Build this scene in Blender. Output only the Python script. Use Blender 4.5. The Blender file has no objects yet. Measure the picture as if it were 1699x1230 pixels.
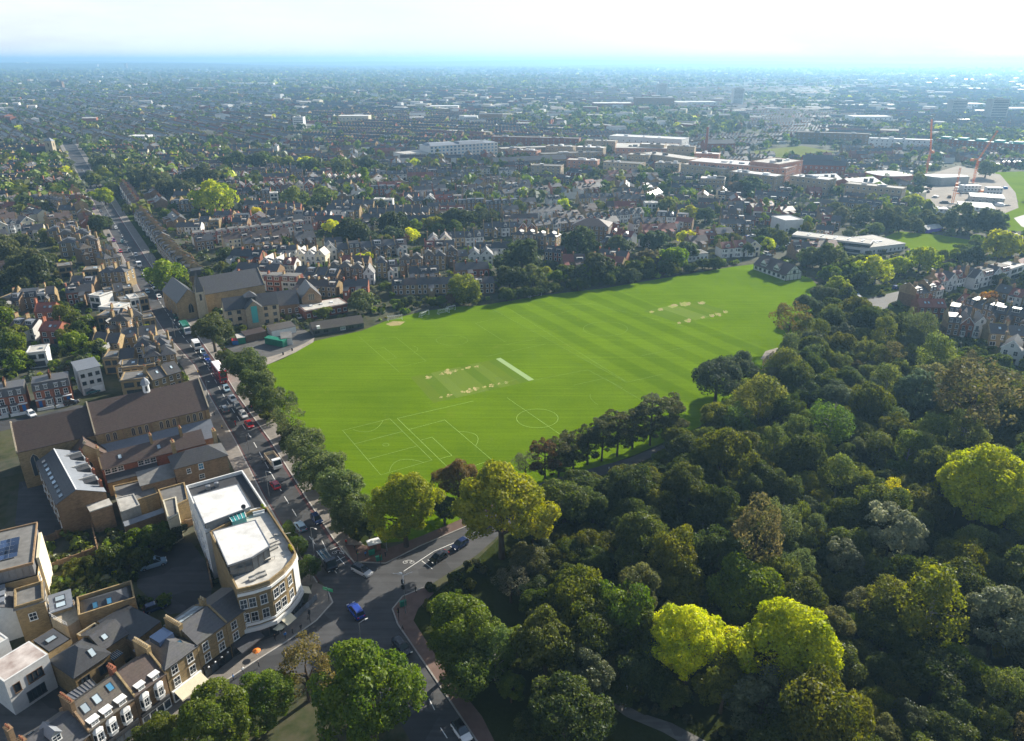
import bpy, math, random
import numpy as np
from mathutils import Vector, Matrix, Euler
R = random.Random(7)
S = bpy.context.scene
COL = S.collection
rad = math.radians
# ------------------------------------------------------------------ camera
F, CX, CY, HC = 1220.0, 849.5, 615.0, 110.0          # focal length and centre in photo pixels, drone height
PIT = math.atan(515.0 / 1220.0)
cam = bpy.data.cameras.new('camera')
cam.sensor_width = 36.0
cam.lens = 36.0 * F / 1699.0
cam.clip_start, cam.clip_end = 1.0, 60000.0
cam_o = bpy.data.objects.new('camera', cam)
cam_o.location = (0, 0, HC)
cam_o.rotation_euler = (math.pi / 2 - PIT, 0, 0)
COL.objects.link(cam_o)
S.camera = cam_o
# ------------------------------------------------------------------ light
HAZE = 0.00014
SUN_AZ, SUN_EL = rad(41.0), rad(25.0)                # azimuth to the right of the view, elevation
W = bpy.data.worlds.new('World')
S.world = W
W.use_nodes = True
wn, wl = W.node_tree.nodes, W.node_tree.links
wn.clear()
sky = wn.new('ShaderNodeTexSky')
sky.sky_type = 'NISHITA'
sky.sun_disc = False
sky.sun_elevation = SUN_EL
sky.sun_rotation = SUN_AZ
sky.altitude = 100.0
sky.air_density = 1.0
sky.dust_density = 1.4
sky.ozone_density = 1.6
bg = wn.new('ShaderNodeBackground')
bg.inputs['Strength'].default_value = 0.066
tc = wn.new('ShaderNodeTexCoord')
mp = wn.new('ShaderNodeMapping')
mp.inputs['Scale'].default_value = (1.0, 1.0, 5.0)
nz = wn.new('ShaderNodeTexNoise')
nz.inputs['Scale'].default_value = 3.2
nz.inputs['Detail'].default_value = 7.0
nz.inputs['Roughness'].default_value = 0.6
cr = wn.new('ShaderNodeValToRGB')
cr.color_ramp.elements[0].position = 0.30
cr.color_ramp.elements[0].color = (0.55, 0.55, 0.55, 1)
cr.color_ramp.elements[1].position = 0.60
cr.color_ramp.elements[1].color = (1, 1, 1, 1)
mx = wn.new('ShaderNodeMix')
mx.data_type = 'RGBA'
mx.inputs['B'].default_value = (8.0, 8.5, 9.0, 1)
# bright haze and thin cloud low over the horizon, clear blue sky above it
sx = wn.new('ShaderNodeSeparateXYZ')
mr = wn.new('ShaderNodeMapRange'); mr.interpolation_type = 'SMOOTHSTEP'
for k_, v_ in (('From Min', 0.08), ('From Max', 0.42), ('To Min', 1.0), ('To Max', 0.10)): mr.inputs[k_].default_value = v_
ml = wn.new('ShaderNodeMath'); ml.operation = 'MULTIPLY'
out = wn.new('ShaderNodeOutputWorld')
wl.new(tc.outputs['Generated'], mp.inputs['Vector'])
wl.new(mp.outputs['Vector'], nz.inputs['Vector'])
wl.new(nz.outputs['Fac'], cr.inputs['Fac'])
wl.new(tc.outputs['Generated'], sx.inputs[0]); wl.new(sx.outputs['Z'], mr.inputs['Value']); wl.new(mr.outputs['Result'], ml.inputs[1])
wl.new(cr.outputs['Color'], ml.inputs[0])
wl.new(ml.outputs[0], mx.inputs['Factor'])
wl.new(sky.outputs['Color'], mx.inputs['A'])
wl.new(mx.outputs['Result'], bg.inputs['Color'])
wl.new(bg.outputs['Background'], out.inputs['Surface'])
sun = bpy.data.lights.new('sun', 'SUN')
sun.energy = 5.0
sun.angle = rad(0.5)
sun.color = (1.0, 0.93, 0.80)
sun_o = bpy.data.objects.new('sun', sun)
sd = Vector((math.sin(SUN_AZ) * math.cos(SUN_EL), math.cos(SUN_AZ) * math.cos(SUN_EL), math.sin(SUN_EL)))
sun_o.rotation_euler = sd.to_track_quat('Z', 'Y').to_euler()
sun_o.location = (0, 0, 400)
COL.objects.link(sun_o)
S.view_settings.view_transform = 'Standard'
S.view_settings.look = 'None'
S.view_settings.exposure = 1.0
S.view_settings.gamma = 1.0
S.view_settings.use_curve_mapping = False
S.render.engine = 'CYCLES'
cy = S.cycles
cy.max_bounces = 5
cy.diffuse_bounces = 2
cy.glossy_bounces = 2
cy.transmission_bounces = 3
cy.transparent_max_bounces = 4
cy.volume_bounces = 0
cy.caustics_reflective = False
cy.caustics_refractive = False
cy.use_adaptive_sampling = True
cy.adaptive_threshold = 0.02
cy.use_denoising = True
cy.denoiser = 'OPENIMAGEDENOISE'
# ------------------------------------------------------------------ helpers
def U(px, py, z=0.0):
 """The world point at height z that lies under pixel (px, py) of the photograph."""
 dx, dy = (px - CX) / F, (CY - py) / F
 wy = math.cos(PIT) + dy * math.sin(PIT)
 wz = -math.sin(PIT) + dy * math.cos(PIT)
 t = (z - HC) / wz
 return Vector((dx * t, wy * t, z))
def P(v):
 """Photo pixel of a world point (used for labels and for leaving out what is out of view)."""
 x, y, z = v[0], v[1], v[2] - HC
 zc = y * math.cos(PIT) - z * math.sin(PIT)
 yc = y * math.sin(PIT) + z * math.cos(PIT)
 if zc < 1: return (-9999, -9999, zc)
 return (CX + F * x / zc, CY - F * yc / zc, zc)
ORD = ['first', 'second', 'third', 'fourth', 'fifth', 'sixth', 'seventh', 'eighth', 'ninth', 'tenth', 'eleventh', 'twelfth', 'thirteenth',
 'fourteenth', 'fifteenth', 'sixteenth', 'seventeenth', 'eighteenth', 'nineteenth', 'twentieth'] + ['farther'] * 60
class MB:
 """Collects faces for ONE mesh object."""
 def __init__(s): s.v, s.f, s.m = [], [], []
 def face(s, pts, mi=0):
  n = len(s.v)
  s.v.extend([tuple(p) for p in pts]); s.f.append(tuple(range(n, n + len(pts)))); s.m.append(mi)
 def box(s, x0, x1, y0, y1, z0, z1, mi=0):
  s.prism([(x0, y0), (x1, y0), (x1, y1), (x0, y1)], z0, z1, mi)
 def prism(s, poly, z0, z1, mi=0, top=True, bottom=True, mit=None):
  n, k = len(poly), len(s.v)
  a = sum(poly[i][0] * poly[(i + 1) % n][1] - poly[(i + 1) % n][0] * poly[i][1] for i in range(n))
  if a < 0: poly = poly[::-1]
  s.v.extend([(p[0], p[1], z0) for p in poly]); s.v.extend([(p[0], p[1], z1) for p in poly])
  for i in range(n):
   j = (i + 1) % n
   s.f.append((k + i, k + j, k + n + j, k + n + i)); s.m.append(mi)
  if top: s.f.append(tuple(k + n + i for i in range(n))); s.m.append(mi if mit is None else mit)
  if bottom: s.f.append(tuple(k + n - 1 - i for i in range(n))); s.m.append(mi)
 def slab(s, q, th, mi=0):
  """A thick plate: q is a polygon in 3-D (counter-clockwise seen from above), th its depth below."""
  n, k = len(q), len(s.v)
  s.v.extend([tuple(p) for p in q]); s.v.extend([(p[0], p[1], p[2] - th) for p in q])
  s.f.append(tuple(k + i for i in range(n))); s.m.append(mi)
  s.f.append(tuple(k + 2 * n - 1 - i for i in range(n))); s.m.append(mi)
  for i in range(n):
   j = (i + 1) % n
   s.f.append((k + i, k + n + i, k + n + j, k + j)); s.m.append(mi)
 def hull(s, bot, topp, mi=0, cap=True):
  """Sides between two rings of the same length (and caps)."""
  n, k = len(bot), len(s.v)
  s.v.extend([tuple(p) for p in bot]); s.v.extend([tuple(p) for p in topp])
  for i in range(n):
   j = (i + 1) % n
   s.f.append((k + i, k + j, k + n + j, k + n + i)); s.m.append(mi)
  if cap:
   s.f.append(tuple(k + n + i for i in range(n))); s.m.append(mi)
   s.f.append(tuple(k + n - 1 - i for i in range(n))); s.m.append(mi)
 def tube(s, pts, rs, n=8, mi=0):
  pts = [Vector(p) for p in pts]
  if not isinstance(rs, (list, tuple)): rs = [rs] * len(pts)
  k = len(s.v)
  for i, p in enumerate(pts):
   d = (pts[min(i + 1, len(pts) - 1)] - pts[max(i - 1, 0)]).normalized()
   a = d.cross(Vector((0, 0, 1)) if abs(d.z) < 0.9 else Vector((1, 0, 0))).normalized()
   b = d.cross(a)
   for j in range(n):
    t = 2 * math.pi * j / n
    s.v.append(tuple(p + a * (rs[i] * math.cos(t)) + b * (rs[i] * math.sin(t))))
  for i in range(len(pts) - 1):
   for j in range(n):
    j2 = (j + 1) % n
    s.f.append((k + i * n + j, k + i * n + j2, k + (i + 1) * n + j2, k + (i + 1) * n + j)); s.m.append(mi)
  s.f.append(tuple(k + n - 1 - j for j in range(n))); s.m.append(mi)
  e = k + (len(pts) - 1) * n
  s.f.append(tuple(e + j for j in range(n))); s.m.append(mi)
 def mesh(s, name):
  me = bpy.data.meshes.new(name)
  me.from_pydata(s.v, [], s.f)
  if any(s.m): me.polygons.foreach_set('material_index', s.m)
  me.update()
  return me
def props(o, label=None, cat=None, group=None, kind=None):
 if label: o['label'] = label
 if cat: o['category'] = cat
 if group: o['group'] = group
 if kind: o['kind'] = kind
 return o
def obj(name, mb, mats, parent=None, loc=(0, 0, 0), rot=0.0, label=None, cat=None, group=None, kind=None):
 """Link a mesh (an MB or mesh data) as one object."""
 me = mb.mesh(name) if isinstance(mb, MB) else mb
 mats = mats if isinstance(mats, (list, tuple)) else [mats]
 if not me.materials:
  for m in mats: me.materials.append(m)
 o = bpy.data.objects.new(name, me)
 COL.objects.link(o)
 if parent is not None: o.parent = parent
 o.location = loc
 if rot: o.rotation_euler = (0, 0, rot)
 return props(o, label, cat, group, kind)
KIDS = {}
def thing(name, label, cat, loc=(0, 0, 0), rot=0.0, group=None):
 o = bpy.data.objects.new(name, None)
 COL.objects.link(o)
 o.empty_display_size = 0.5
 o.location = loc
 o.rotation_euler = (0, 0, rot)
 return props(o, label, cat, group)
def kids(o): return [c for c in o.children]
def dup(o, loc, rot=None, scale=None, label=None, group=None):
 """Copy a thing with its parts and their sub-parts (mesh data stays shared)."""
 def cp(a, parent):
  c = a.copy(); COL.objects.link(c)
  if parent is not None: c.parent = parent
  for ch in TREE.get(a.name, ()): cp(ch, c)
  return c
 if o.name not in TREE:
  st = [o]
  while st:
   a = st.pop(); TREE[a.name] = list(a.children); st.extend(a.children)
 c = cp(o, None)
 c.location = loc
 if rot is not None: c.rotation_euler = (0, 0, rot)
 if scale is not None: c.scale = scale if isinstance(scale, (tuple, list)) else (scale,) * 3
 if label: c['label'] = label
 if group: c['group'] = group
 return c
TREE = {}
def fit(a, b, z=0.0):
 """Front line from pixel a to pixel b at height z: ground corner, heading, width (local +y points away from the camera side)."""
 A, B = U(a[0], a[1], z), U(b[0], b[1], z)
 d = B - A
 return Vector((A.x, A.y, 0)), math.atan2(d.y, d.x), d.length
def xf(loc, rot, x, y, z=0.0):
 c, s_ = math.cos(rot), math.sin(rot)
 return Vector((loc[0] + c * x - s_ * y, loc[1] + s_ * x + c * y, (loc[2] if len(loc) > 2 else 0) + z))
# ------------------------------------------------------------------ materials
MATS = {}
class NB:
 """Tiny node-tree builder."""
 def __init__(s, name):
  s.m = bpy.data.materials.new(name); s.m.use_nodes = True
  s.t = s.m.node_tree; s.t.nodes.clear()
  s.out = s.n('ShaderNodeOutputMaterial')
 def n(s, ty, **kw):
  x = s.t.nodes.new(ty)
  for k, v in kw.items():
   if k.startswith('i_'): x.inputs[k[2:].replace('_', ' ')].default_value = v
   else: setattr(x, k, v)
  return x
 def l(s, a, b): s.t.links.new(a, b)
 def math(s, op, a, b=None, clamp=False):
  x = s.n('ShaderNodeMath', operation=op, use_clamp=clamp)
  for i, v in enumerate((a, b)):
   if v is None: continue
   if isinstance(v, (int, float)): x.inputs[i].default_value = v
   else: s.l(v, x.inputs[i])
  return x.outputs[0]
 def mix(s, fac, a, b, ty='MIX'):
  x = s.n('ShaderNodeMix', data_type='RGBA', blend_type=ty)
  for k, v in (('Factor', fac), ('A', a), ('B', b)):
   if isinstance(v, (int, float)): x.inputs[k].default_value = v
   elif isinstance(v, tuple): x.inputs[k].default_value = (*v[:3], 1)
   else: s.l(v, x.inputs[k])
  return x.outputs['Result']
 def noise(s, vec, scale, detail=4.0, rough=0.55):
  x = s.n('ShaderNodeTexNoise'); x.inputs['Scale'].default_value = scale
  x.inputs['Detail'].default_value = detail; x.inputs['Roughness'].default_value = rough
  if vec is not None: s.l(vec, x.inputs['Vector'])
  return x.outputs['Fac']
 def ramp(s, v, p0, p1):
  x = s.n('ShaderNodeMapRange'); x.inputs['From Min'].default_value = p0; x.inputs['From Max'].default_value = p1
  s.l(v, x.inputs['Value']); return x.outputs['Result']
 def coords(s, offset=True, scale=(1, 1, 1), rot=(0, 0, 0)):
  tcn = s.n('ShaderNodeTexCoord')
  v = tcn.outputs['Object']
  if offset:
   oi = s.n('ShaderNodeObjectInfo')
   m_ = s.n('ShaderNodeVectorMath', operation='SCALE'); m_.inputs[0].default_value = (97, 53, 31)
   s.l(oi.outputs['Random'], m_.inputs['Scale'])
   a_ = s.n('ShaderNodeVectorMath', operation='ADD'); s.l(v, a_.inputs[0]); s.l(m_.outputs[0], a_.inputs[1])
   v = a_.outputs[0]
  if scale != (1, 1, 1) or rot != (0, 0, 0):
   mp_ = s.n('ShaderNodeMapping'); mp_.inputs['Scale'].default_value = scale; mp_.inputs['Rotation'].default_value = rot
   s.l(v, mp_.inputs['Vector']); v = mp_.outputs['Vector']
  return v
 def principled(s, col, rough=0.8, spec=0.3, metal=0.0, bump=None, bs=0.3, bd=0.05):
  p = s.n('ShaderNodeBsdfPrincipled')
  if isinstance(col, tuple): p.inputs['Base Color'].default_value = (*col[:3], 1)
  else: s.l(col, p.inputs['Base Color'])
  p.inputs['Roughness'].default_value = rough
  p.inputs['Specular IOR Level'].default_value = spec
  p.inputs['Metallic'].default_value = metal
  if bump is not None:
   b = s.n('ShaderNodeBump'); b.inputs['Strength'].default_value = bs; b.inputs['Distance'].default_value = bd
   s.l(bump, b.inputs['Height']); s.l(b.outputs[0], p.inputs['Normal'])
  s.l(p.outputs[0], s.out.inputs['Surface'])
  return p
def plain(name, c, rough=0.7, spec=0.3, metal=0.0, var=0.25, sc=1.5, dirt=None):
 """A surface with mottling at two sizes and per-object variation."""
 if name in MATS: return MATS[name]
 b = NB(name)
 v = b.coords()
 n1, n2 = b.noise(v, sc, 5), b.noise(v, sc * 0.13, 3)
 f = b.math('ADD', b.math('MULTIPLY', n1, 0.6), b.math('MULTIPLY', n2, 0.4))
 f = b.ramp(f, 0.32, 0.68)
 lo = tuple(x * (1 - var) for x in c); hi = tuple(min(1, x * (1 + var)) for x in c)
 if dirt is not None: lo = dirt
 col = b.mix(f, lo, hi)
 oi = b.n('ShaderNodeObjectInfo')
 k = b.math('ADD', b.math('MULTIPLY', oi.outputs['Random'], 0.3), 0.85)
 hs = b.n('ShaderNodeHueSaturation'); b.l(col, hs.inputs['Color']); b.l(k, hs.inputs['Value'])
 b.principled(hs.outputs['Color'], rough, spec, metal)
 MATS[name] = b.m
 return b.m
def brick(name, c, mortar=(0.3, 0.27, 0.22), streak=0.35):
 b = NB(name)
 v = b.coords()
 br = b.n('ShaderNodeTexBrick')
 sep = b.n('ShaderNodeSeparateXYZ'); b.l(v, sep.inputs[0])
 cm = b.n('ShaderNodeCombineXYZ'); b.l(b.math('ADD', sep.outputs[0], sep.outputs[1]), cm.inputs[0]); b.l(sep.outputs[2], cm.inputs[1])
 b.l(cm.outputs[0], br.inputs['Vector'])
 br.inputs['Scale'].default_value = 1.0
 br.inputs['Brick Width'].default_value = 0.6; br.inputs['Row Height'].default_value = 0.22
 br.inputs['Mortar Size'].default_value = 0.012
 br.inputs['Color1'].default_value = (*[x * 0.75 for x in c], 1)
 br.inputs['Color2'].default_value = (*[x * 1.25 for x in c], 1)
 br.inputs['Mortar'].default_value = (*mortar, 1)
 mp_ = b.n('ShaderNodeMapping'); mp_.inputs['Scale'].default_value = (1, 1, 0.25); b.l(v, mp_.inputs['Vector'])
 n1 = b.ramp(b.noise(mp_.outputs[0], 0.9, 6), 0.35, 0.7)
 col = b.mix(b.math('MULTIPLY', n1, streak), br.outputs['Color'], tuple(x * 0.35 for x in c))
 n2 = b.ramp(b.noise(v, 0.35, 3), 0.35, 0.65)
 col = b.mix(b.math('MULTIPLY', n2, 0.35), col, tuple(min(1, x * 1.35) for x in c))
 oi = b.n('ShaderNodeObjectInfo')
 hs = b.n('ShaderNodeHueSaturation'); b.l(col, hs.inputs['Color'])
 b.l(b.math('ADD', b.math('MULTIPLY', oi.outputs['Random'], 0.4), 0.8), hs.inputs['Value'])
 b.principled(hs.outputs['Color'], 0.9, 0.15)
 MATS[name] = b.m
 return b.m
def roofing(name, c, moss=(0.10, 0.10, 0.05), rough=0.55, spec=0.4, mossy=0.35, course=0.35):
 rough, spec = rough - 0.10, spec + 0.15
 b = NB(name)
 v = b.coords()
 sep = b.n('ShaderNodeSeparateXYZ'); b.l(v, sep.inputs[0])
 w_ = b.n('ShaderNodeTexWave', wave_type='BANDS', bands_direction='Z', wave_profile='SAW'); w_.inputs['Scale'].default_value = 1.0 / course / 3.1
 w_.inputs['Distortion'].default_value = 0.25; w_.inputs['Detail Scale'].default_value = 2.0
 b.l(v, w_.inputs['Vector'])
 vo = b.n('ShaderNodeTexVoronoi'); vo.inputs['Scale'].default_value = 2.6; b.l(v, vo.inputs['Vector'])
 bw = b.n('ShaderNodeRGBToBW'); b.l(vo.outputs['Color'], bw.inputs[0])
 f = b.math('ADD', b.math('MULTIPLY', bw.outputs[0], 0.7), b.math('MULTIPLY', w_.outputs['Fac'], 0.3))
 col = b.mix(f, tuple(x * 0.7 for x in c), tuple(x * 1.3 for x in c))
 n2 = b.ramp(b.noise(v, 0.5, 6, 0.65), 0.45, 0.75)
 col = b.mix(b.math('MULTIPLY', n2, mossy), col, moss)
 oi = b.n('ShaderNodeObjectInfo')
 hs = b.n('ShaderNodeHueSaturation'); b.l(col, hs.inputs['Color'])
 b.l(b.math('ADD', b.math('MULTIPLY', oi.outputs['Random'], 0.5), 0.75), hs.inputs['Value'])
 b.principled(hs.outputs['Color'], rough, spec, 0.0, w_.outputs['Fac'], 0.35, 0.03)
 MATS[name] = b.m
 return b.m
def glass(name, c=(0.03, 0.04, 0.05), rough=0.06):
 b = NB(name)
 oi = b.n('ShaderNodeObjectInfo')
 col = b.mix(b.ramp(oi.outputs['Random'], 0.0, 1.0), tuple(x * 0.5 for x in c), tuple(x * 1.9 for x in c))
 b.principled(col, rough, 0.6)
 MATS[name] = b.m
 return b.m
def paint(name, c, rough=0.25, metal=0.0):
 if name in MATS: return MATS[name]
 b = NB(name)
 p = b.principled(c, rough, 0.5, metal)
 p.inputs['Coat Weight'].default_value = 0.6
 p.inputs['Coat Roughness'].default_value = 0.08
 MATS[name] = b.m
 return b.m
brick('stock_brick', (0.31, 0.225, 0.115), (0.32, 0.28, 0.2))          # yellow London stock
brick('brown_brick', (0.25, 0.165, 0.095), (0.25, 0.21, 0.16))
brick('red_brick', (0.29, 0.105, 0.06), (0.3, 0.22, 0.17))
brick('pale_brick', (0.42, 0.33, 0.22), (0.4, 0.36, 0.3), 0.25)
brick('pink_brick', (0.48, 0.24, 0.16), (0.4, 0.3, 0.25), 0.2)
plain('white_render', (0.66, 0.66, 0.64), 0.8, 0.2, var=0.12)
plain('cream_render', (0.62, 0.56, 0.42), 0.8, 0.2, var=0.12)
plain('grey_render', (0.38, 0.37, 0.34), 0.85, 0.2, var=0.2)
plain('white_paint', (0.80, 0.80, 0.78), 0.5, 0.35, var=0.06)
plain('white_roof', (0.82, 0.82, 0.81), 0.75, 0.2, var=0.05, sc=0.4, dirt=(0.50, 0.49, 0.46))
plain('black_paint', (0.02, 0.02, 0.022), 0.5, 0.4)
plain('dark_frame', (0.05, 0.052, 0.055), 0.5, 0.4)
roofing('slate', (0.074, 0.073, 0.078))
roofing('dark_slate', (0.042, 0.044, 0.05), mossy=0.15)
roofing('brown_tile', (0.078, 0.053, 0.043), (0.09, 0.075, 0.045))
roofing('red_tile', (0.22, 0.065, 0.04), (0.12, 0.07, 0.04))
roofing('old_tile', (0.10, 0.083, 0.068), (0.14, 0.13, 0.07), mossy=0.5)
plain('felt', (0.17, 0.165, 0.155), 0.85, 0.2, var=0.3, sc=0.7)
plain('dark_felt', (0.06, 0.062, 0.068), 0.8, 0.25, var=0.25, sc=0.5)
plain('pale_felt', (0.46, 0.44, 0.40), 0.85, 0.2, var=0.3, sc=0.7)
plain('stained_roof', (0.50, 0.46, 0.43), 0.85, 0.2, var=0.3, sc=0.35, dirt=(0.16, 0.10, 0.08))
plain('lead', (0.24, 0.26, 0.29), 0.5, 0.4, 0.2, var=0.15)
plain('zinc', (0.27, 0.27, 0.28), 0.45, 0.5, 0.5, var=0.12)
plain('concrete', (0.40, 0.39, 0.36), 0.9, 0.2)
plain('stone', (0.42, 0.36, 0.26), 0.9, 0.2)
plain('terracotta', (0.29, 0.12, 0.07), 0.85, 0.2)
plain('pale_pot', (0.50, 0.40, 0.26), 0.85, 0.2)
plain('timber', (0.16, 0.10, 0.06), 0.8, 0.2)
plain('pale_timber', (0.50, 0.42, 0.30), 0.8, 0.2)
plain('bark', (0.085, 0.065, 0.048), 0.95, 0.1, var=0.4)
plain('pale_bark', (0.30, 0.28, 0.24), 0.9, 0.1, var=0.4)
plain('green_paint', (0.02, 0.19, 0.12), 0.5, 0.4, var=0.12)
plain('orange_paint', (0.75, 0.20, 0.02), 0.5, 0.4, var=0.1)
plain('red_plastic', (0.55, 0.04, 0.03), 0.5, 0.4, var=0.1)
plain('yellow_paint', (0.75, 0.55, 0.03), 0.5, 0.4, var=0.1)
plain('blue_paint', (0.03, 0.16, 0.45), 0.5, 0.4, var=0.1)
plain('teal_roof', (0.04, 0.32, 0.28), 0.6, 0.3, var=0.1)
plain('tent_purple', (0.20, 0.13, 0.62), 0.6, 0.3, var=0.1)
plain('steel', (0.35, 0.36, 0.37), 0.4, 0.5, 0.6, var=0.1)
plain('rubber', (0.02, 0.02, 0.02), 0.85, 0.2)
plain('skin', (0.45, 0.27, 0.19), 0.6, 0.3)
plain('canvas', (0.66, 0.60, 0.44), 0.8, 0.2, var=0.08)
plain('paving', (0.20, 0.18, 0.158), 0.9, 0.2, sc=0.8)
glass('glass')
glass('blue_glass', (0.05, 0.16, 0.26), 0.1)
glass('pale_glass', (0.35, 0.42, 0.46), 0.1)
glass('teal_glass', (0.06, 0.30, 0.30), 0.1)
M = MATS
# ------------------------------------------------------------------ the setting: ground, hills, air
def ground_mat():
 b = NB('garden_ground')
 v = b.coords(False)
 n1 = b.ramp(b.noise(v, 0.05, 6, 0.6), 0.4, 0.62)
 n2 = b.ramp(b.noise(v, 0.4, 5), 0.35, 0.65)
 c1 = b.mix(n1, (0.030, 0.042, 0.016), (0.075, 0.085, 0.035))
 c = b.mix(b.math('MULTIPLY', n2, 0.6), c1, (0.10, 0.085, 0.06))
 vo = b.n('ShaderNodeTexVoronoi'); vo.inputs['Scale'].default_value = 0.05; b.l(v, vo.inputs['Vector'])
 bw = b.n('ShaderNodeRGBToBW'); b.l(vo.outputs['Color'], bw.inputs[0])
 c = b.mix(b.math('MULTIPLY', b.ramp(bw.outputs[0], 0.55, 0.75), 0.35), c, (0.12, 0.12, 0.115))
 b.principled(c, 0.95, 0.1)
 return b.m
gm = MB(); gm.face([(-26000, -600, 0), (26000, -600, 0), (26000, 26000, 0), (-26000, 26000, 0)])
obj('ground', gm, ground_mat(), kind='structure')
def grass_mat(name, stripe=None, c0=(0.116, 0.203, 0.003), c1=(0.194, 0.312, 0.007)):
 b = NB(name)
 v = b.coords(False)
 n0 = b.ramp(b.noise(v, 0.03, 6, 0.6), 0.35, 0.68)
 n1 = b.ramp(b.noise(v, 1.3, 4, 0.7), 0.3, 0.7)
 f = b.math('ADD', b.math('MULTIPLY', n0, 0.55), b.math('MULTIPLY', n1, 0.45))
 if stripe is not None:
  ang, off, wide, span = stripe
  mp_ = b.n('ShaderNodeMapping'); mp_.inputs['Rotation'].default_value = (0, 0, -ang); b.l(v, mp_.inputs['Vector'])
  sp = b.n('ShaderNodeSeparateXYZ'); b.l(mp_.outputs[0], sp.inputs[0])
  w_ = b.math('SINE', b.math('MULTIPLY', b.math('SUBTRACT', sp.outputs[1], off), math.pi / wide))
  w_ = b.math('MULTIPLY', b.ramp(w_, -0.35, 0.35), 1.0)
  inside = b.math('MULTIPLY', b.math('GREATER_THAN', sp.outputs[1], off), b.math('LESS_THAN', sp.outputs[1], off + span))
  soft = b.math('ADD', b.math('MULTIPLY', inside, 0.42), 0.05)
  f = b.math('ADD', f, b.math('MULTIPLY', b.math('SUBTRACT', w_, 0.5), soft))
  # faint tyre and roller tracks the other way
  mp2 = b.n('ShaderNodeMapping'); mp2.inputs['Rotation'].default_value = (0, 0, -ang); mp2.inputs['Scale'].default_value = (0.02, 0.9, 1); b.l(v, mp2.inputs['Vector'])
  n3 = b.ramp(b.noise(mp2.outputs[0], 1.0, 3), 0.4, 0.65)
  f = b.math('ADD', f, b.math('MULTIPLY', b.math('SUBTRACT', n3, 0.5), 0.34))
  mp3 = b.n('ShaderNodeMapping'); mp3.inputs['Rotation'].default_value = (0, 0, -ang - 1.25); mp3.inputs['Scale'].default_value = (0.04, 1.6, 1); b.l(v, mp3.inputs['Vector'])
  f = b.math('ADD', f, b.math('MULTIPLY', b.math('SUBTRACT', b.ramp(b.noise(mp3.outputs[0], 1.0, 4), 0.35, 0.65), 0.5), 0.13))
 col = b.mix(b.math('ADD', f, 0.0, True), c0, c1)
 n4 = b.ramp(b.noise(v, 0.11, 6, 0.7), 0.60, 0.78)
 col = b.mix(b.math('MULTIPLY', n4, 0.5), col, (0.24, 0.28, 0.04))
 d = b.n('ShaderNodeBsdfDiffuse'); b.l(col, d.inputs['Color'])
 g = b.n('ShaderNodeBsdfSheen'); g.inputs['Roughness'].default_value = 0.35; b.l(b.mix(0.5, col, (0.25, 0.5, 0.02)), g.inputs['Color'])
 bp = b.n('ShaderNodeBump'); bp.inputs['Strength'].default_value = 0.6; bp.inputs['Distance'].default_value = 0.3
 b.l(b.noise(v, 2.2, 6, 0.75), bp.inputs['Height']); b.l(bp.outputs[0], d.inputs['Normal'])
 ad = b.n('ShaderNodeMixShader'); ad.inputs[0].default_value = 0.30
 b.l(d.outputs[0], ad.inputs[1]); b.l(g.outputs[0], ad.inputs[2])
 b.l(ad.outputs[0], b.out.inputs['Surface'])
 MATS[name] = b.m
 return b.m
la, lb = U(815.7, 512.2), U(1039.1, 634.7)
sang = math.atan2((lb - la).y, (lb - la).x)
soff = -math.sin(sang) * la.x + math.cos(sang) * la.y
grass = grass_mat('sports_grass', (sang, soff, 7.0, 72.0))
lawn = grass_mat('lawn_grass', None, (0.13, 0.20, 0.008), (0.21, 0.29, 0.012))
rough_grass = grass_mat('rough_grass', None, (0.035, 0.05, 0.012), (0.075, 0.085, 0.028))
def sheet(name, pix, mat, z, kind='structure', world=False, **kw):
 pts = [p if world else U(p[0], p[1]) for p in pix]
 a = sum(pts[i][0] * pts[(i + 1) % len(pts)][1] - pts[(i + 1) % len(pts)][0] * pts[i][1] for i in range(len(pts)))
 if a < 0: pts = pts[::-1]
 mb = MB(); mb.face([(p[0], p[1], z) for p in pts])
 return obj(name, mb, mat, kind=kind, **kw)
sheet('field', [(425, 612), (470, 596), (522, 566), (600, 549), (640, 533), (700, 517), (760, 509), (800, 507), (900, 490), (1000, 479), (1100, 462), (1215, 443),
 (1262, 437), (1345, 462), (1362, 480), (1350, 520), (1330, 560), (1300, 600), (1230, 660), (1180, 700), (1060, 752), (960, 790),
 (880, 830), (800, 872), (700, 896), (625, 902), (585, 880), (548, 838), (512, 790), (470, 726), (445, 680), (415, 630)], grass, 0.008)
# marking lines
def ribbon(mb, pts, w, z):
 pts = [Vector((p[0], p[1], 0)) for p in pts]
 for a, b_ in zip(pts[:-1], pts[1:]):
  d = (b_ - a).normalized(); n = Vector((-d.y, d.x, 0)) * w / 2
  e = d * w * 0.3
  mb.face([(p.x, p.y, z) for p in (a - n - e, b_ - n + e, b_ + n + e, a + n - e)])
def ell(cx, cy, rx, ry, t0=0, t1=360, n=40):
 return [(cx + rx * math.cos(rad(t0 + (t1 - t0) * i / n)), cy - ry * math.sin(rad(t0 + (t1 - t0) * i / n))) for i in range(n + 1)]
def arc3(a, b, c, n=14):
 return [((1 - t) ** 2 * a[0] + 2 * t * (1 - t) * (2 * b[0] - (a[0] + c[0]) / 2) + t * t * c[0],
 (1 - t) ** 2 * a[1] + 2 * t * (1 - t) * (2 * b[1] - (a[1] + c[1]) / 2) + t * t * c[1]) for t in [i / n for i in range(n + 1)]]
plain('line_paint', (0.29, 0.41, 0.13), 0.9, 0.1, var=0.3, sc=0.6)
plain('faint_line', (0.21, 0.32, 0.07), 0.9, 0.1, var=0.35, sc=0.6)
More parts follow.
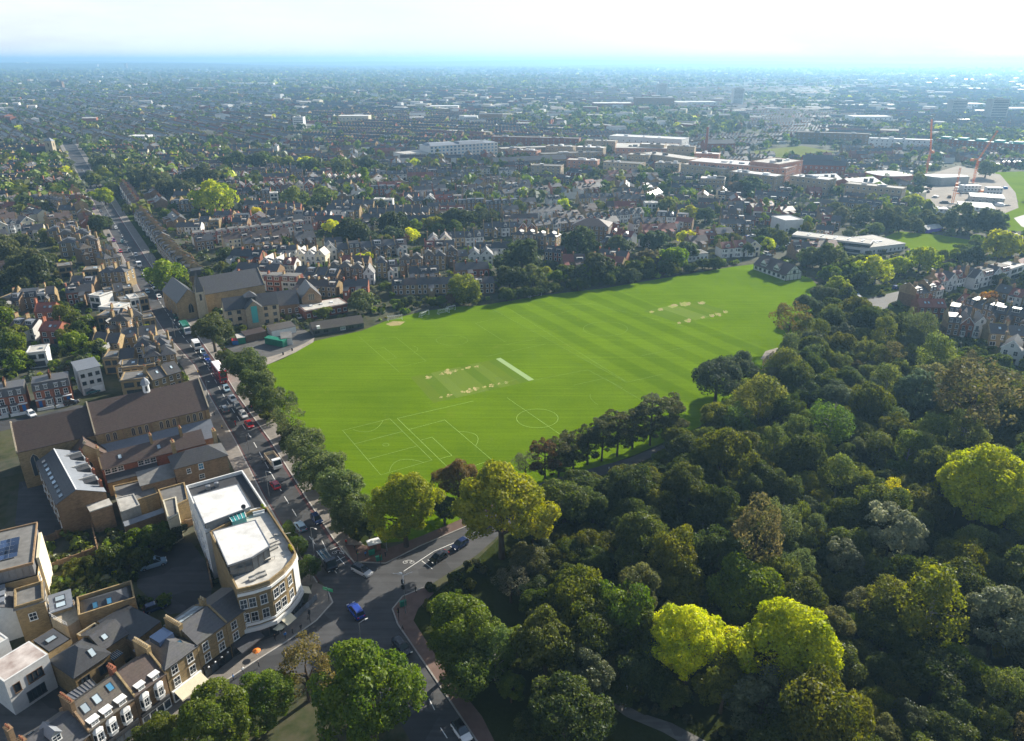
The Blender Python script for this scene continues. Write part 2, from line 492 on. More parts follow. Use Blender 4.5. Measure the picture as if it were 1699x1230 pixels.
def pitch(lines, ox, oy, sc, w, z, m):
 mb = MB()
 for ln in lines: ribbon(mb, [U(ox + x / sc, oy + y / sc) for x, y in ln], w, z)
 obj('pitch_marking', mb, M[m], kind='structure')
pitch([[(33, 210), (335, 135), (605, 400), (277, 495), (33, 210)], [(107, 297), (415, 217)], [(200, 393), (510, 310)], ell(310, 302, 20, 9, n=16),
 arc3((100, 205), (215, 214), (291, 148)), arc3((333, 472), (400, 400), (550, 414))], 560, 660, 3.861, 0.13, 0.016, 'line_paint')
pitch([[(870, 22), (383, 133), (700, 440)], [(455, 205), (687, 143), (988, 398), (870, 438)], [(535, 272), (605, 253), (733, 371), (660, 390)],
 arc3((778, 218), (888, 240), (885, 308)), ell(1280, 133, 133, 60), [(1085, 0), (1470, 266)]], 560, 660, 3.861, 0.12, 0.016, 'line_paint')
pitch([[(50, 190), (270, 385)], [(60, 218), (250, 195), (415, 325), (275, 355)], [(140, 258), (185, 250), (255, 306), (200, 318)], arc3((342, 243), (370, 258), (345, 282)),
 [(770, 40), (1500, 440), (1699, 395)], ell(1387, 150, 120, 38), ell(555, 212, 86, 26), [(850, 235), (1010, 205)], [(740, 300), (1060, 232)],
 [(1000, 428), (1290, 372), (1480, 470)], [(680, 118), (845, 222)], [(680, 120), (790, 95)], [(700, 492), (920, 418)], [(1215, 455), (1380, 418), (1690, 600)],
 arc3((1305, 505), (1310, 530), (1345, 560))], 580, 500, 3.267, 0.13, 0.016, 'faint_line')
pitch([[(100, 205), (130, 225), (430, 212), (490, 200)], arc3((100, 280), (260, 268), (372, 236)), [(20, 240), (650, 632)], [(420, 200), (980, 335)], [(730, 492), (1000, 440)]], 840, 440, 3.267, 0.13, 0.016, 'faint_line')
sq = grass_mat('cricket_square_grass', None, (0.15, 0.20, 0.03), (0.20, 0.27, 0.05))
def square(ox, oy, sc, corners, n, marks):
 A, B, C, D = [U(ox + x / sc, oy + y / sc) for x, y in corners]
 cols = [(0.17, 0.245, 0.03), (0.135, 0.215, 0.018), (0.15, 0.22, 0.02), (0.18, 0.255, 0.04), (0.13, 0.21, 0.018)]
 for i in range(n):
  t0, t1 = i / n, (i + 1) / n
  q = [A.lerp(B, t0), A.lerp(B, t1), D.lerp(C, t1), D.lerp(C, t0)]
  k = R.randrange(5)
  nm = 'mown_strip_grass_%d' % k
  if nm not in M: grass_mat(nm, None, cols[k], tuple(x * 1.2 for x in cols[k]))
  sheet('cricket_square', [(p.x, p.y) for p in q], M[nm], 0.012, world=True)
 mb, mo = MB(), MB()
 for x, y, s_ in marks:
  c = U(ox + x / sc, oy + y / sc)
  cc = c
  mo.face([(cc.x + s_ * 1.1 * math.cos(t) * R.uniform(0.6, 1.2) + s_ * .5 * math.sin(t), cc.y + s_ * 1.7 * math.sin(t) * R.uniform(0.6, 1.2), 0.0135 + .0003 * R.random()) for t in [i * math.pi / 6 for i in range(12)]])
  for k in range(5):
   cc = c + Vector((R.uniform(-1, 1) * s_, R.uniform(-1, 1) * s_ * 1.4, 0))
   r_ = s_ * R.uniform(0.12, 0.55)
   mb.face([(cc.x + r_ * math.cos(t) * R.uniform(0.7, 1.2), cc.y + r_ * 1.5 * math.sin(t) * R.uniform(0.7, 1.2), 0.015 + 0.003 * k + 0.0005 * R.random()) for t in [i * math.pi / 5 for i in range(10)]])
 obj('worn_earth', mb, M['worn_earth'], kind='structure'); obj('worn_turf', mo, M['worn_turf'], kind='structure')
plain('worn_turf', (0.24, 0.27, 0.06), 0.95, 0.1, var=0.3)
plain('worn_earth', (0.36, 0.30, 0.13), 0.95, 0.1, var=0.25)
square(580, 500, 3.267, [(330, 412), (800, 312), (985, 432), (455, 552)], 9,
 [(430, 415, 1.1), (500, 395, .8), (525, 378, 1.2), (545, 385, 1.2), (575, 377, .8), (613, 370, .5), (645, 360, 1), (690, 352, .7), (540, 512, .9), (495, 520, .6), (615, 492, .7), (652, 485, 1.2),
 (688, 475, 1.1), (732, 466, .7), (770, 457, .9), (810, 447, .5), (850, 440, .7)])
square(840, 440, 3.267, [(745, 250), (1025, 192), (1215, 255), (945, 318)], 7,
 [(788, 254, 1.1), (835, 240, 1.3), (905, 222, 2.0), (965, 212, 2.2), (985, 208, 1.3), (1060, 206, 1.7), (937, 314, .9), (985, 300, 1.5), (1065, 284, .9), (1115, 273, 1.3), (1150, 267, 1.4), (1190, 254, 1.2)])
plain('artificial_turf', (0.26, 0.36, 0.15), 0.9, 0.1, var=0.08)
sheet('artificial_wicket', [(580 + x / 3.267, 500 + y / 3.267) for x, y in [(793, 313), (818, 307), (1000, 425), (972, 432)]], M['artificial_turf'], 0.02)
# roads, pavements
def asphalt_mat(name, c=(0.060, 0.060, 0.062)):
 b = NB(name)
 v = b.coords(False)
 n1 = b.ramp(b.noise(v, 0.25, 6, 0.6), 0.35, 0.7)
 n2 = b.noise(v, 9.0, 3)
 mp_ = b.n('ShaderNodeMapping'); mp_.inputs['Rotation'].default_value = (0, 0, rad(57.5)); mp_.inputs['Scale'].default_value = (0.03, 0.9, 1); b.l(v, mp_.inputs['Vector'])
 n3 = b.ramp(b.noise(mp_.outputs[0], 1.0, 4), 0.4, 0.65)
 col = b.mix(n1, tuple(x * 0.8 for x in c), tuple(x * 1.3 for x in c))
 col = b.mix(b.math('MULTIPLY', n3, 0.5), col, tuple(x * 1.7 for x in c))
 vo = b.n('ShaderNodeTexVoronoi'); vo.inputs['Scale'].default_value = 0.12; b.l(v, vo.inputs['Vector'])
 bw = b.n('ShaderNodeRGBToBW'); b.l(vo.outputs['Color'], bw.inputs[0])
 col = b.mix(b.math('MULTIPLY', b.ramp(bw.outputs[0], 0.6, 0.66), 0.6), col, tuple(x * 0.62 for x in c))
 b.principled(col, 0.8, 0.3, 0.0, n2, 0.3, 0.02)
 MATS[name] = b.m
 return b.m
asphalt_mat('asphalt'); asphalt_mat('yard_asphalt', (0.085, 0.082, 0.078)); asphalt_mat('pale_asphalt', (0.14, 0.135, 0.125))
plain('road_paint', (0.70, 0.70, 0.68), 0.8, 0.2, var=0.2, sc=2)
plain('red_line', (0.17, 0.05, 0.045), 0.85, 0.2, var=0.2)
plain('red_paving', (0.15, 0.10, 0.082), 0.9, 0.2, var=0.25, sc=0.6)
plain('kerb_stone', (0.38, 0.36, 0.33), 0.9, 0.2)
plain('gravel', (0.32, 0.28, 0.235), 0.95, 0.1, var=0.25, sc=0.8)
KL = [Vector((x, y, 0)) for x, y in [(-640, 1090), (-426, 744), (-262, 480.6), (-181.5, 348.8), (-153, 304.9), (-124, 265.4), (-106.6, 236), (-87, 204.5), (-68.5, 173), (-58.5, 157), (-44.4, 136)]]
KR = [Vector((x, y, 0)) for x, y in [(-622, 1090), (-411, 744), (-249, 480.6), (-167.6, 348.8), (-140, 304.9), (-113, 263), (-96, 234.9), (-76, 204.1), (-56.5, 171.6), (-44.6, 152.5), (-37.2, 142.6)]]
def band(name, left, right, mat, z, h=None, world=True):
 mb = MB()
 for i in range(len(left) - 1):
  q = [left[i], left[i + 1], right[i + 1], right[i]]
  if h is None: mb.face([(p[0], p[1], z) for p in q[::-1]])
  else: mb.prism([(p[0], p[1]) for p in q], z - h, z)
 return obj(name, mb, mat, kind='structure')
def offs(line, d):
 out_ = []
 for i, p in enumerate(line):
  t = (line[min(i + 1, len(line) - 1)] - line[max(i - 1, 0)]).normalized()
  out_.append(p + Vector((-t.y, t.x, 0)) * d)
 return out_
band('road', KL, KR, M['asphalt'], 0.02)
# pavements each side with kerbs (the lines run towards the viewer: +offset lies on the field side)
band('pavement', offs(KL, -4.2), offs(KL, -0.32), M['paving'], 0.14, 0.13)
band('pavement', offs(KR, 0.32), offs(KR, 5.0), M['paving'], 0.14, 0.13)
band('kerb', offs(KL, -0.32), KL, M['kerb_stone'], 0.15, 0.14)
band('kerb', KR, offs(KR, 0.32), M['kerb_stone'], 0.15, 0.14)
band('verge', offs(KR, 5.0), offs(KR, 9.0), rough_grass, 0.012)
for s_, ln in ((0.35, KL), (-0.35, KR), (-0.7, KR)):
 mb = MB(); ribbon(mb, offs(ln, s_)[1:], 0.16, 0.026); obj('road_edge_line', mb, M['red_line'], kind='structure')
mid = [a.lerp(b_, 0.5) for a, b_ in zip(KL, KR)]
def dashes(line, on, off, w, z, start=0, end=1e9):
 mb = MB(); run = 0.0
 for a, b_ in zip(line[:-1], line[1:]):
  L = (b_ - a).length; d = (b_ - a) / L; t = 0.0
  while t < L:
   ph = (run + t) % (on + off)
   if ph < on - 0.01:
    st = min(on - ph, L - t)
    if start < run + t < end: ribbon(mb, [a + d * t, a + d * (t + st)], w, z)
    t += max(st, 0.05)
   else: t += max(min(on + off - ph, L - t), 0.05)
  run += L
 obj('road_marking', mb, M['road_paint'], kind='structure')
dashes(mid, 4.0, 3.2, 0.18, 0.028, 300)
# the junction and the three other arms
jn = [U(x, y) for x, y in [(529, 961), (587, 933), (640, 935), (700, 905), (778, 872), (846, 832), (900, 800), (1045, 760), (1110, 734), (1118, 742), (1052, 772), (905, 818), (860, 860), (790, 922), (712, 972), (668, 990), (651, 1011), (660, 1036),
 (708, 1106), (772, 1201), (812, 1262), (700, 1262), (640, 1160), (590, 1110), (540, 1100), (470, 1150), (360, 1232), (240, 1300), (200, 1255), (330, 1160), (420, 1100), (480, 1062), (525, 1030), (552, 1000), (541, 975)]]
mbj = MB(); mbj.face([(p.x, p.y, 0.024) for p in jn][::-1]);
import bmesh
def tri_sheet(name, pts, mat, z):
 bm = bmesh.new(); vs = [bm.verts.new((p[0], p[1], z)) for p in pts]
 f = bm.faces.new(vs); bmesh.ops.triangulate(bm, faces=[f]); bm.normal_update()
 if sum(x.normal.z for x in bm.faces) < 0: bmesh.ops.reverse_faces(bm, faces=bm.faces[:])
 me = bpy.data.meshes.new(name); bm.to_mesh(me); bm.free()
 return obj(name, me, mat, kind='structure')
tri_sheet('road', jn, M['asphalt'], 0.024)
tri_sheet('pavement', [U(x, y) for x, y in [(651, 1011), (668, 990), (712, 972), (720, 985), (694, 1010), (686, 1030), (712, 1072), (745, 1120), (800, 1190), (830, 1250), (812, 1262), (772, 1201), (708, 1106), (660, 1036)]], M['red_paving'], 0.10)
tri_sheet('pavement', [U(x, y) for x, y in [(587, 933), (572, 905), (600, 905), (640, 912), (700, 890), (770, 860), (840, 822), (846, 832), (778, 872), (700, 905), (640, 935)]], M['red_paving'], 0.146)
tri_sheet('pavement', [U(x, y) for x, y in [(541, 975), (552, 1000), (525, 1030), (480, 1062), (420, 1100), (330, 1160), (200, 1255), (150, 1225), (300, 1140), (400, 1085), (470, 1040), (510, 1000), (520, 965)]], M['paving'], 0.146)
plain('shopfront_paving', (0.24, 0.21, 0.185), 0.9, 0.2, sc=0.8)
def kerbline(pix, w=0.3):
 pts = [U(x, y) for x, y in pix]; mb = MB()
 for a, b_ in zip(pts[:-1], pts[1:]):
  d = (b_ - a).normalized(); n = Vector((-d.y, d.x, 0)) * w / 2
  mb.prism([(p.x, p.y) for p in (a - n, b_ - n, b_ + n, a + n)], 0.0, 0.155)
 obj('kerb', mb, M['kerb_stone'], kind='structure')
kerbline([(712, 972), (668, 990), (651, 1011), (660, 1036), (708, 1106), (772, 1201), (812, 1262)])
kerbline([(587, 933), (640, 935), (700, 905), (778, 872), (846, 832)])
kerbline([(541, 975), (552, 1000), (525, 1030), (480, 1062), (420, 1100), (330, 1160)])
def marks(segs, w=0.16, z=0.03, m='road_paint'):
 mb = MB()
 for sgm in segs: ribbon(mb, [U(x, y) for x, y in sgm], w, z)
 obj('road_marking', mb, M[m], kind='structure')
marks([[(670, 948), (720, 915), (775, 892)], [(700, 931), (717, 944)], [(731, 1208), (742, 1225)], [(712, 1160), (721, 1178)], [(690, 1118), (699, 1134)], [(560, 923), (572, 937)], [(548, 912), (588, 899)], [(552, 934), (572, 924)],
 [(534, 897), (548, 926)], [(519, 893), (521, 925)], [(563, 908), (571, 920)]])
# cycle symbols in the two waiting boxes: two rings and a frame
def cyc(px, py, s_):
 mb = MB(); c = U(px, py)
 for sx in (-1, 1): ribbon(mb, [c + Vector((sx * 0.9 * s_ + 0.55 * s_ * math.cos(t), 0.55 * s_ * math.sin(t), 0)) for t in [i * math.pi / 6 for i in range(13)]], 0.14, 0.031)
 ribbon(mb, [c + Vector((-0.9 * s_, 0, 0)), c + Vector((-0.4 * s_, 0.8 * s_, 0)), c + Vector((0.6 * s_, 0.8 * s_, 0)), c + Vector((0.9 * s_, 0, 0))], 0.14, 0.031)
 obj('road_marking', mb, M['road_paint'], kind='structure')
cyc(561, 917, 1.0); cyc(678, 933, 0.9)
# park path and grass under the trees
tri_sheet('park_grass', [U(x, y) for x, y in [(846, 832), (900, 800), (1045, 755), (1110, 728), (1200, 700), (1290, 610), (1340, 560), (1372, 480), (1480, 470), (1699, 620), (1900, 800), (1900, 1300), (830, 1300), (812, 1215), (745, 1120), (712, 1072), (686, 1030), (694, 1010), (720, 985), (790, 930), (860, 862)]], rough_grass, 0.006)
sheet('path', [(1005, 1165), (1020, 1160), (1060, 1182), (1115, 1200), (1190, 1240), (1160, 1250), (1100, 1215), (1040, 1190)], M['pale_asphalt'], 0.012)
tri_sheet('path', [U(x, y) for x, y in [(436, 606), (430, 597), (470, 586), (505, 570), (522, 560), (520, 568), (490, 585), (440, 607)]], M['gravel'], 0.03)
tri_sheet('car_park', [U(x, y) for x, y in [(430, 597), (420, 600), (395, 590), (372, 575), (400, 568), (420, 560), (500, 545), (515, 553), (522, 560), (505, 570), (470, 586)]], M['yard_asphalt'], 0.026)
tri_sheet('path', [U(x, y) for x, y in [(1272, 598), (1262, 596), (1270, 583), (1290, 577), (1292, 580)]], M['gravel'], 0.02)
# yards between the buildings in the lower corner
sheet('yard', [(228, 975), (225, 930), (262, 905), (318, 900), (340, 930), (352, 975), (345, 1010), (280, 1020)], M['asphalt'], 0.012)
sheet('yard', [(25, 870), (32, 800), (88, 790), (112, 880), (92, 900), (70, 905)], M['asphalt'], 0.012)
sheet('yard', [(240, 905), (205, 860), (330, 790), (350, 850)], M['yard_asphalt'], 0.010)
sheet('road', [(-60, 730), (-60, 706), (60, 690), (130, 672), (150, 676), (60, 702)], M['asphalt'], 0.013)
sheet('yard', [(-60, 1190), (20, 1125), (95, 1120), (118, 1160), (60, 1235), (-60, 1290)], M['yard_asphalt'], 0.012)
# roads off the right edge and lawns
sheet('road', [(1395, 520), (1440, 495), (1520, 477), (1620, 450), (1720, 432), (1720, 444), (1620, 463), (1535, 492), (1460, 515), (1400, 535)], M['asphalt'], 0.014)
sheet('lawn', [(1465, 395), (1490, 384), (1560, 390), (1640, 404), (1600, 425), (1540, 420), (1480, 405)], lawn, 0.010)
sheet('lawn', [(1650, 286), (1720, 284), (1720, 345), (1690, 335), (1675, 310)], lawn, 0.010)
sheet('lawn', [(1640, 345), (1720, 330), (1720, 380), (1680, 385), (1660, 375)], lawn, 0.010)
sheet('path', [(1682, 362), (1720, 350), (1720, 385), (1695, 376)], M['pale_felt'], 0.018)
sheet('meadow', [(1250, 250), (1330, 242), (1385, 252), (1375, 262), (1300, 262), (1255, 258)], grass_mat('dry_grass', None, (0.16, 0.17, 0.05), (0.26, 0.25, 0.10)), 0.010)
sheet('building_site_ground', [(1535, 340), (1540, 290), (1590, 275), (1660, 290), (1685, 320), (1690, 345), (1640, 365), (1560, 362)], M['gravel'], 0.012)
sheet('path', [(1490, 318), (1530, 312), (1550, 300), (1556, 302), (1540, 318), (1495, 326)], M['pale_felt'], 0.012)
# far hills along the horizon
def hills(y0, y1, hgt, seed, name):
 rr = random.Random(seed); n = 90; mb = MB()
 ph = [rr.uniform(0, 6.28) for _ in range(6)]
 rows = []
 for j, (f_, hf) in enumerate([(0.0, -0.02), (0.35, 0.55), (0.7, 1.0), (1.0, 0.8)]):
  row = []
  for i in range(n + 1):
   t = i / n; x = (-1 + 2 * t) * (y0 + (y1 - y0) * f_) * 0.95
   h = hgt * (0.62 + 0.2 * math.sin(t * 7 + ph[0]) + 0.12 * math.sin(t * 17 + ph[1]) + 0.06 * math.sin(t * 41 + ph[2]) + 0.03 * math.sin(t * 97 + ph[3]))
   h *= 1.25 - 0.5 * t if name == 'far' else 1.15 - 0.35 * t
   row.append((x, y0 + (y1 - y0) * f_, h * hf if j else -2))
  rows.append(row)
 for j in range(3):
  for i in range(n): mb.face([rows[j][i], rows[j][i + 1], rows[j + 1][i + 1], rows[j + 1][i]])
 obj('hills', mb, M['hill_wood'], kind='structure')
plain('hill_wood', (0.05, 0.07, 0.035), 0.95, 0.1, var=0.5, sc=0.02)
hills(9000, 13500, 88, 3, 'near'); hills(14000, 20500, 124, 5, 'far')
# ------------------------------------------------------------------ tree kinds: crowns made of leaf-sized faces
def leaf_material(name, gloss=0.014, trans=0.5, attr=False):
 b = NB(name)
 at = b.n('ShaderNodeAttribute', attribute_name='tone')
 if attr:
  ca = b.n('ShaderNodeAttribute', attribute_name='tint'); base = ca.outputs['Color']
 else:
  oi = b.n('ShaderNodeObjectInfo'); base = oi.outputs['Color']
 hs = b.n('ShaderNodeHueSaturation'); b.l(base, hs.inputs['Color'])
 b.l(b.math('ADD', b.math('MULTIPLY', at.outputs['Fac'], -0.055), 0.531), hs.inputs['Hue'])
 b.l(b.math('ADD', b.math('MULTIPLY', at.outputs['Fac'], 1.05), 0.75), hs.inputs['Value'])
 d = b.n('ShaderNodeBsdfDiffuse'); b.l(hs.outputs[0], d.inputs['Color'])
 t = b.n('ShaderNodeBsdfTranslucent')
 hs2 = b.n('ShaderNodeHueSaturation'); hs2.inputs['Hue'].default_value = 0.503; hs2.inputs['Saturation'].default_value = 1.1; hs2.inputs['Value'].default_value = 1.35
 b.l(hs.outputs[0], hs2.inputs['Color']); b.l(hs2.outputs[0], t.inputs['Color'])
 m1 = b.n('ShaderNodeMixShader'); m1.inputs[0].default_value = trans
 b.l(d.outputs[0], m1.inputs[1]); b.l(t.outputs[0], m1.inputs[2])
 g = b.n('ShaderNodeBsdfGlossy'); g.inputs['Roughness'].default_value = 0.5; g.inputs['Color'].default_value = (0.9, 0.95, 1.0, 1)
 m2 = b.n('ShaderNodeMixShader'); m2.inputs[0].default_value = gloss
 b.l(m1.outputs[0], m2.inputs[1]); b.l(g.outputs[0], m2.inputs[2])
 b.l(m2.outputs[0], b.out.inputs['Surface'])
 MATS[name] = b.m
 return b.m
leaf_material('leaves'); leaf_material('silver_leaves', 0.03, 0.35); leaf_material('far_leaves', 0.03, 0.3, True)
def crown_points(seed, n, nlobes, ls, kind):
 """Centres, normals and sizes of n leaf faces for a crown about 1 in radius standing on z = 0."""
 rg = np.random.default_rng(seed)
 d = rg.normal(size=(nlobes, 3)); d /= np.linalg.norm(d, axis=1)[:, None]
 if kind == 'oak':
  d[:, 2] = np.where(d[:, 2] < (-0.35 if n > 3000 else -0.75), -d[:, 2], d[:, 2])
  c = d * rg.uniform(0.40, 0.92, (nlobes, 1)) * np.array([1, 1, 0.66]); r = rg.uniform(0.11, 0.34, nlobes) * (1.0 if n > 3000 else 1.15); zc, zs = 0.70, 1.0
 elif kind == 'plane':
  d[:, 2] = np.where(d[:, 2] < -0.6, -d[:, 2], d[:, 2])
  c = d * rg.uniform(0.52, 0.90, (nlobes, 1)) * np.array([1, 1, 0.9]); r = rg.uniform(0.10, 0.28, nlobes); zc, zs = 0.92, 1.0
 elif kind == 'birch':
  t = rg.uniform(0, 1, nlobes)
  a = rg.uniform(0, 2 * np.pi, nlobes); q = np.sqrt(np.sin(np.pi * (0.12 + 0.80 * t))) * rg.uniform(0.2, 0.82, nlobes)
  c = np.stack([q * np.cos(a), q * np.sin(a), t * 1.55 - 0.75], 1); r = rg.uniform(0.12, 0.30, nlobes); zc, zs = 1.0, 1.0
 elif kind == 'column':
  t = rg.uniform(0, 1, nlobes)
  a = rg.uniform(0, 2 * np.pi, nlobes); q = np.sin(np.pi * (0.15 + 0.82 * t)) * rg.uniform(0.35, 0.75, nlobes)
  c = np.stack([q * np.cos(a), q * np.sin(a), t * 4.2], 1); r = rg.uniform(0.25, 0.42, nlobes); zc, zs = 0.3, 1.0
 elif kind == 'pine':
  t = np.floor(rg.uniform(0, 1, nlobes) * 6) / 6 + rg.uniform(0, 0.05, nlobes)
  a = rg.uniform(0, 2 * np.pi, nlobes); q = (1.0 - 0.55 * np.abs(t - 0.35)) * rg.uniform(0.3, 0.85, nlobes)
  c = np.stack([q * np.cos(a), q * np.sin(a), t * 1.9 - 0.6], 1); r = rg.uniform(0.12, 0.30, nlobes); zc, zs = 0.85, 1.0
 elif kind == 'willow':
  d[:, 2] = np.abs(d[:, 2])
  c = d * rg.uniform(0.5, 0.75, (nlobes, 1)) * np.array([1, 1, 0.75]); r = rg.uniform(0.22, 0.36, nlobes); zc, zs = 0.95, 1.0
 else:  # round, shrub
  c = d * rg.uniform(0.40, 0.66, (nlobes, 1)) * np.array([1, 1, 0.72]); r = rg.uniform(0.28, 0.46, nlobes); zc, zs = 0.72, 1.0
 # no crown is symmetric: a low wave pushes its lobes in and out
 az = np.arctan2(c[:, 1], c[:, 0]); ph = rg.uniform(0, 6.28, 3)
 c[:, :2] *= (1 + 0.16 * np.sin(2 * az + ph[0]) + 0.10 * np.sin(3 * az + ph[1]))[:, None]
 if kind in ('oak', 'plane', 'birch'): c[:, 2] += 0.12 * np.sin(2 * az + ph[2])
 k = rg.choice(nlobes, size=int(n * 2.2), p=r ** 2 / np.sum(r ** 2))
 u = rg.normal(size=(len(k), 3)); u /= np.linalg.norm(u, axis=1)[:, None]
 cd = c / (np.linalg.norm(c, axis=1)[:, None] + 1e-6)
 u = u + 0.55 * cd[k] + np.array([0, 0, 0.15]); u /= np.linalg.norm(u, axis=1)[:, None]
 rr = r[k] * (0.62 + 0.55 * rg.uniform(0, 1, len(k)) ** 0.8)
 sq_ = np.array([1, 1, 0.55 if kind == 'pine' else 0.85])
 p = c[k] + u * rr[:, None] * sq_
 if kind == 'willow' or kind == 'birch':
  dr = rg.uniform(0, 1, len(k)) ** 2 * (0.95 if kind == 'willow' else 0.25)
  p[:, 2] -= dr; p[:, :2] *= (1 + 0.12 * dr)[:, None]
 # drop the leaves buried inside other lobes
 keep = np.ones(len(k), bool)
 for i in range(nlobes):
  ins = (np.linalg.norm((p - c[i]) / sq_, axis=1) < r[i] * 0.72) & (k != i)
  keep &= ~(ins & (rg.uniform(size=len(k)) < 0.85))
 p, u, k = p[keep][:n], u[keep][:n], k[keep][:n]
 nrm = u + rg.normal(size=u.shape) * 0.62
 nrm /= np.linalg.norm(nrm, axis=1)[:, None]
 p[:, 2] += zc
 size = ls * rg.uniform(0.6, 1.35, len(p))
 lt = rg.uniform(0, 1, nlobes)
 tone = np.clip(0.45 * lt[k] + 0.55 * rg.uniform(0, 1, len(p)), 0, 1)
 return p, nrm, size, tone, rg
def leaf_arrays(p, nrm, size, rg, asp=0.62):
 n = len(p)
 a = rg.normal(size=(n, 3)); t1 = np.cross(nrm, a); t1 /= np.linalg.norm(t1, axis=1)[:, None] + 1e-9
 t2 = np.cross(nrm, t1)
 s1, s2 = size[:, None], size[:, None] * asp
 v = np.stack([p - t1 * s1, p - t2 * s2 + nrm * s2 * 0.25, p + t1 * s1, p + t2 * s2 + nrm * s2 * 0.25], 1).reshape(-1, 3)
 return v
def np_mesh(name, v, quads=True, k=4):
 n = len(v) // k
 me = bpy.data.meshes.new(name)
 me.vertices.add(len(v)); me.vertices.foreach_set('co', v.astype(np.float32).ravel())
 me.loops.add(n * k); me.loops.foreach_set('vertex_index', np.arange(n * k, dtype=np.int32))
 me.polygons.add(n); me.polygons.foreach_set('loop_start', np.arange(0, n * k, k, dtype=np.int32))
 me.update(calc_edges=True)
 return me
def crown_mesh(seed, n, nl, ls, kind, mat='leaves'):
 p, nrm, size, tone, rg = crown_points(seed, n, nl, ls, kind)
 me = np_mesh('crown', leaf_arrays(p, nrm, size, rg))
 at = me.attributes.new('tone', 'FLOAT', 'FACE'); at.data.foreach_set('value', tone.astype(np.float32))
 me.materials.append(M[mat])
 return me
def trunk_mesh(seed, kind, mat='bark'):
 rr = random.Random(seed); mb = MB()
 h = {'birch': 2.1, 'column': 3.6, 'pine': 2.2}.get(kind, 1.15)
 w = {'birch': 0.045, 'column': 0.07, 'pine': 0.06, 'shrub': 0.05}.get(kind, 0.075)
 mb.tube([(0, 0, -1.2), (0.01, 0, -0.3), (0.03, 0.02, 0.35 * h), (0.0, 0.04, h * 0.85)], [w * 1.5, w, w * 0.7, w * 0.25], 8)
 for i in range(9):
  a = rr.uniform(0, 6.28); z = h * rr.uniform(0.05, 0.6); e = rr.uniform(0.45, 0.8)
  rise = 0.1 if kind == 'pine' else rr.uniform(0.25, 0.6)
  q = (e * math.cos(a), e * math.sin(a), z + rise)
  mb.tube([(0, 0, z), (q[0] * .5, q[1] * .5, z + rise * .6), q], [w * 0.45, w * 0.3, w * 0.1], 5)
 me = mb.mesh('trunk'); me.materials.append(M[mat])
 return me
CROWN = {}
def crowns(key, kind, num, n, nl, ls, mat='leaves', bark='bark'):
 CROWN[key] = [(crown_mesh(sum(map(ord, key)) * 7 + i, n, nl, ls, kind, mat), trunk_mesh(i + len(key), kind, bark)) for i in range(num)]
crowns('oak', 'oak', 7, 9500, 95, 0.042)
crowns('plane', 'plane', 4, 17000, 120, 0.036)
crowns('birch', 'birch', 4, 6000, 64, 0.044, bark='pale_bark')
crowns('bare', 'plane', 2, 2600, 50, 0.042)
crowns('silver', 'plane', 2, 9000, 60, 0.042, 'silver_leaves')
crowns('pine', 'pine', 4, 5000, 60, 0.05)
crowns('round', 'round', 4, 1500, 16, 0.105)
crowns('roundoak', 'oak', 5, 2000, 34, 0.090)
crowns('column', 'column', 2, 1500, 18, 0.12)
crowns('willow', 'willow', 1, 3000, 22, 0.075)
crowns('shrub', 'round', 3, 500, 9, 0.17)
TREES = []   # (thing, px, py, description, landmark name or None) for labels
def tree(px, py, rpx, kind, col, desc, name, lm=None, hr=None, cat='tree', group=None, jit=0.12):
 """A tree whose crown centre shows at (px, py) with a crown radius of rpx photo pixels."""
 lo = {'birch': 0.9, 'column': 2.3, 'pine': 0.95, 'oak': 0.68, 'roundoak': 0.66, 'plane': 0.95, 'bare': 0.95, 'silver': 0.9, 'willow': 0.75}.get(kind, 0.70)
 clear = {'shrub': 0.05, 'roundoak': 0.16, 'round': 0.1, 'pine': 0.55, 'willow': 0.25, 'birch': 0.45, 'column': 0.25}.get(kind, 0.5)
 r, z = 4.0, 5.0
 for _ in range(5):
  c = U(px, py, z)
  depth = c.y * math.cos(PIT) - (z - HC) * math.sin(PIT)
  r = rpx * depth / F
  z = r * (lo + clear) * (hr or 1.0)
 v, tk = R.choice(CROWN[kind])
 base = r * clear * (hr or 1.0)
 o = thing(name, None, cat, (c.x, c.y, 0), R.uniform(0, 6.28), group)
 k = obj('crown', v, M['leaves'], o, (0, 0, base))
 k.scale = (r * R.uniform(0.95, 1.06), r * R.uniform(0.95, 1.06), r * (hr or 1.0) * R.uniform(0.93, 1.07))
 jb, jr = 1 + R.uniform(-jit, jit), 1 + R.uniform(-.06, .06)
 k.color = (col[0] * jb * jr, col[1] * jb, col[2] * jb, 1)
 t = obj('trunk', tk, M['bark'], o, (0, 0, base))
 t.scale = (r, r, r * max(hr or 1.0, 0.8) * (1 if kind != 'shrub' else 0.5))
 TREES.append((o, px, py, rpx, desc, lm))
 return o
DARK = (0.054, 0.071, 0.010); OLIVE = (0.092, 0.100, 0.012); MID = (0.090, 0.125, 0.009); LIME = (0.20, 0.25, 0.008); YELL = (0.43, 0.45, 0.004)
GREY = (0.110, 0.113, 0.038); BROWN = (0.13, 0.080, 0.022); TEAL = (0.054, 0.072, 0.018); FRESH = (0.125, 0.17, 0.011); RUST = (0.165, 0.058, 0.022)
CN = {DARK: 'dark green', OLIVE: 'olive green', MID: 'mid green', LIME: 'lime green', YELL: 'bright yellow', GREY: 'greyish green', BROWN: 'brown', TEAL: 'blue-green', FRESH: 'fresh green', RUST: 'rust red'}
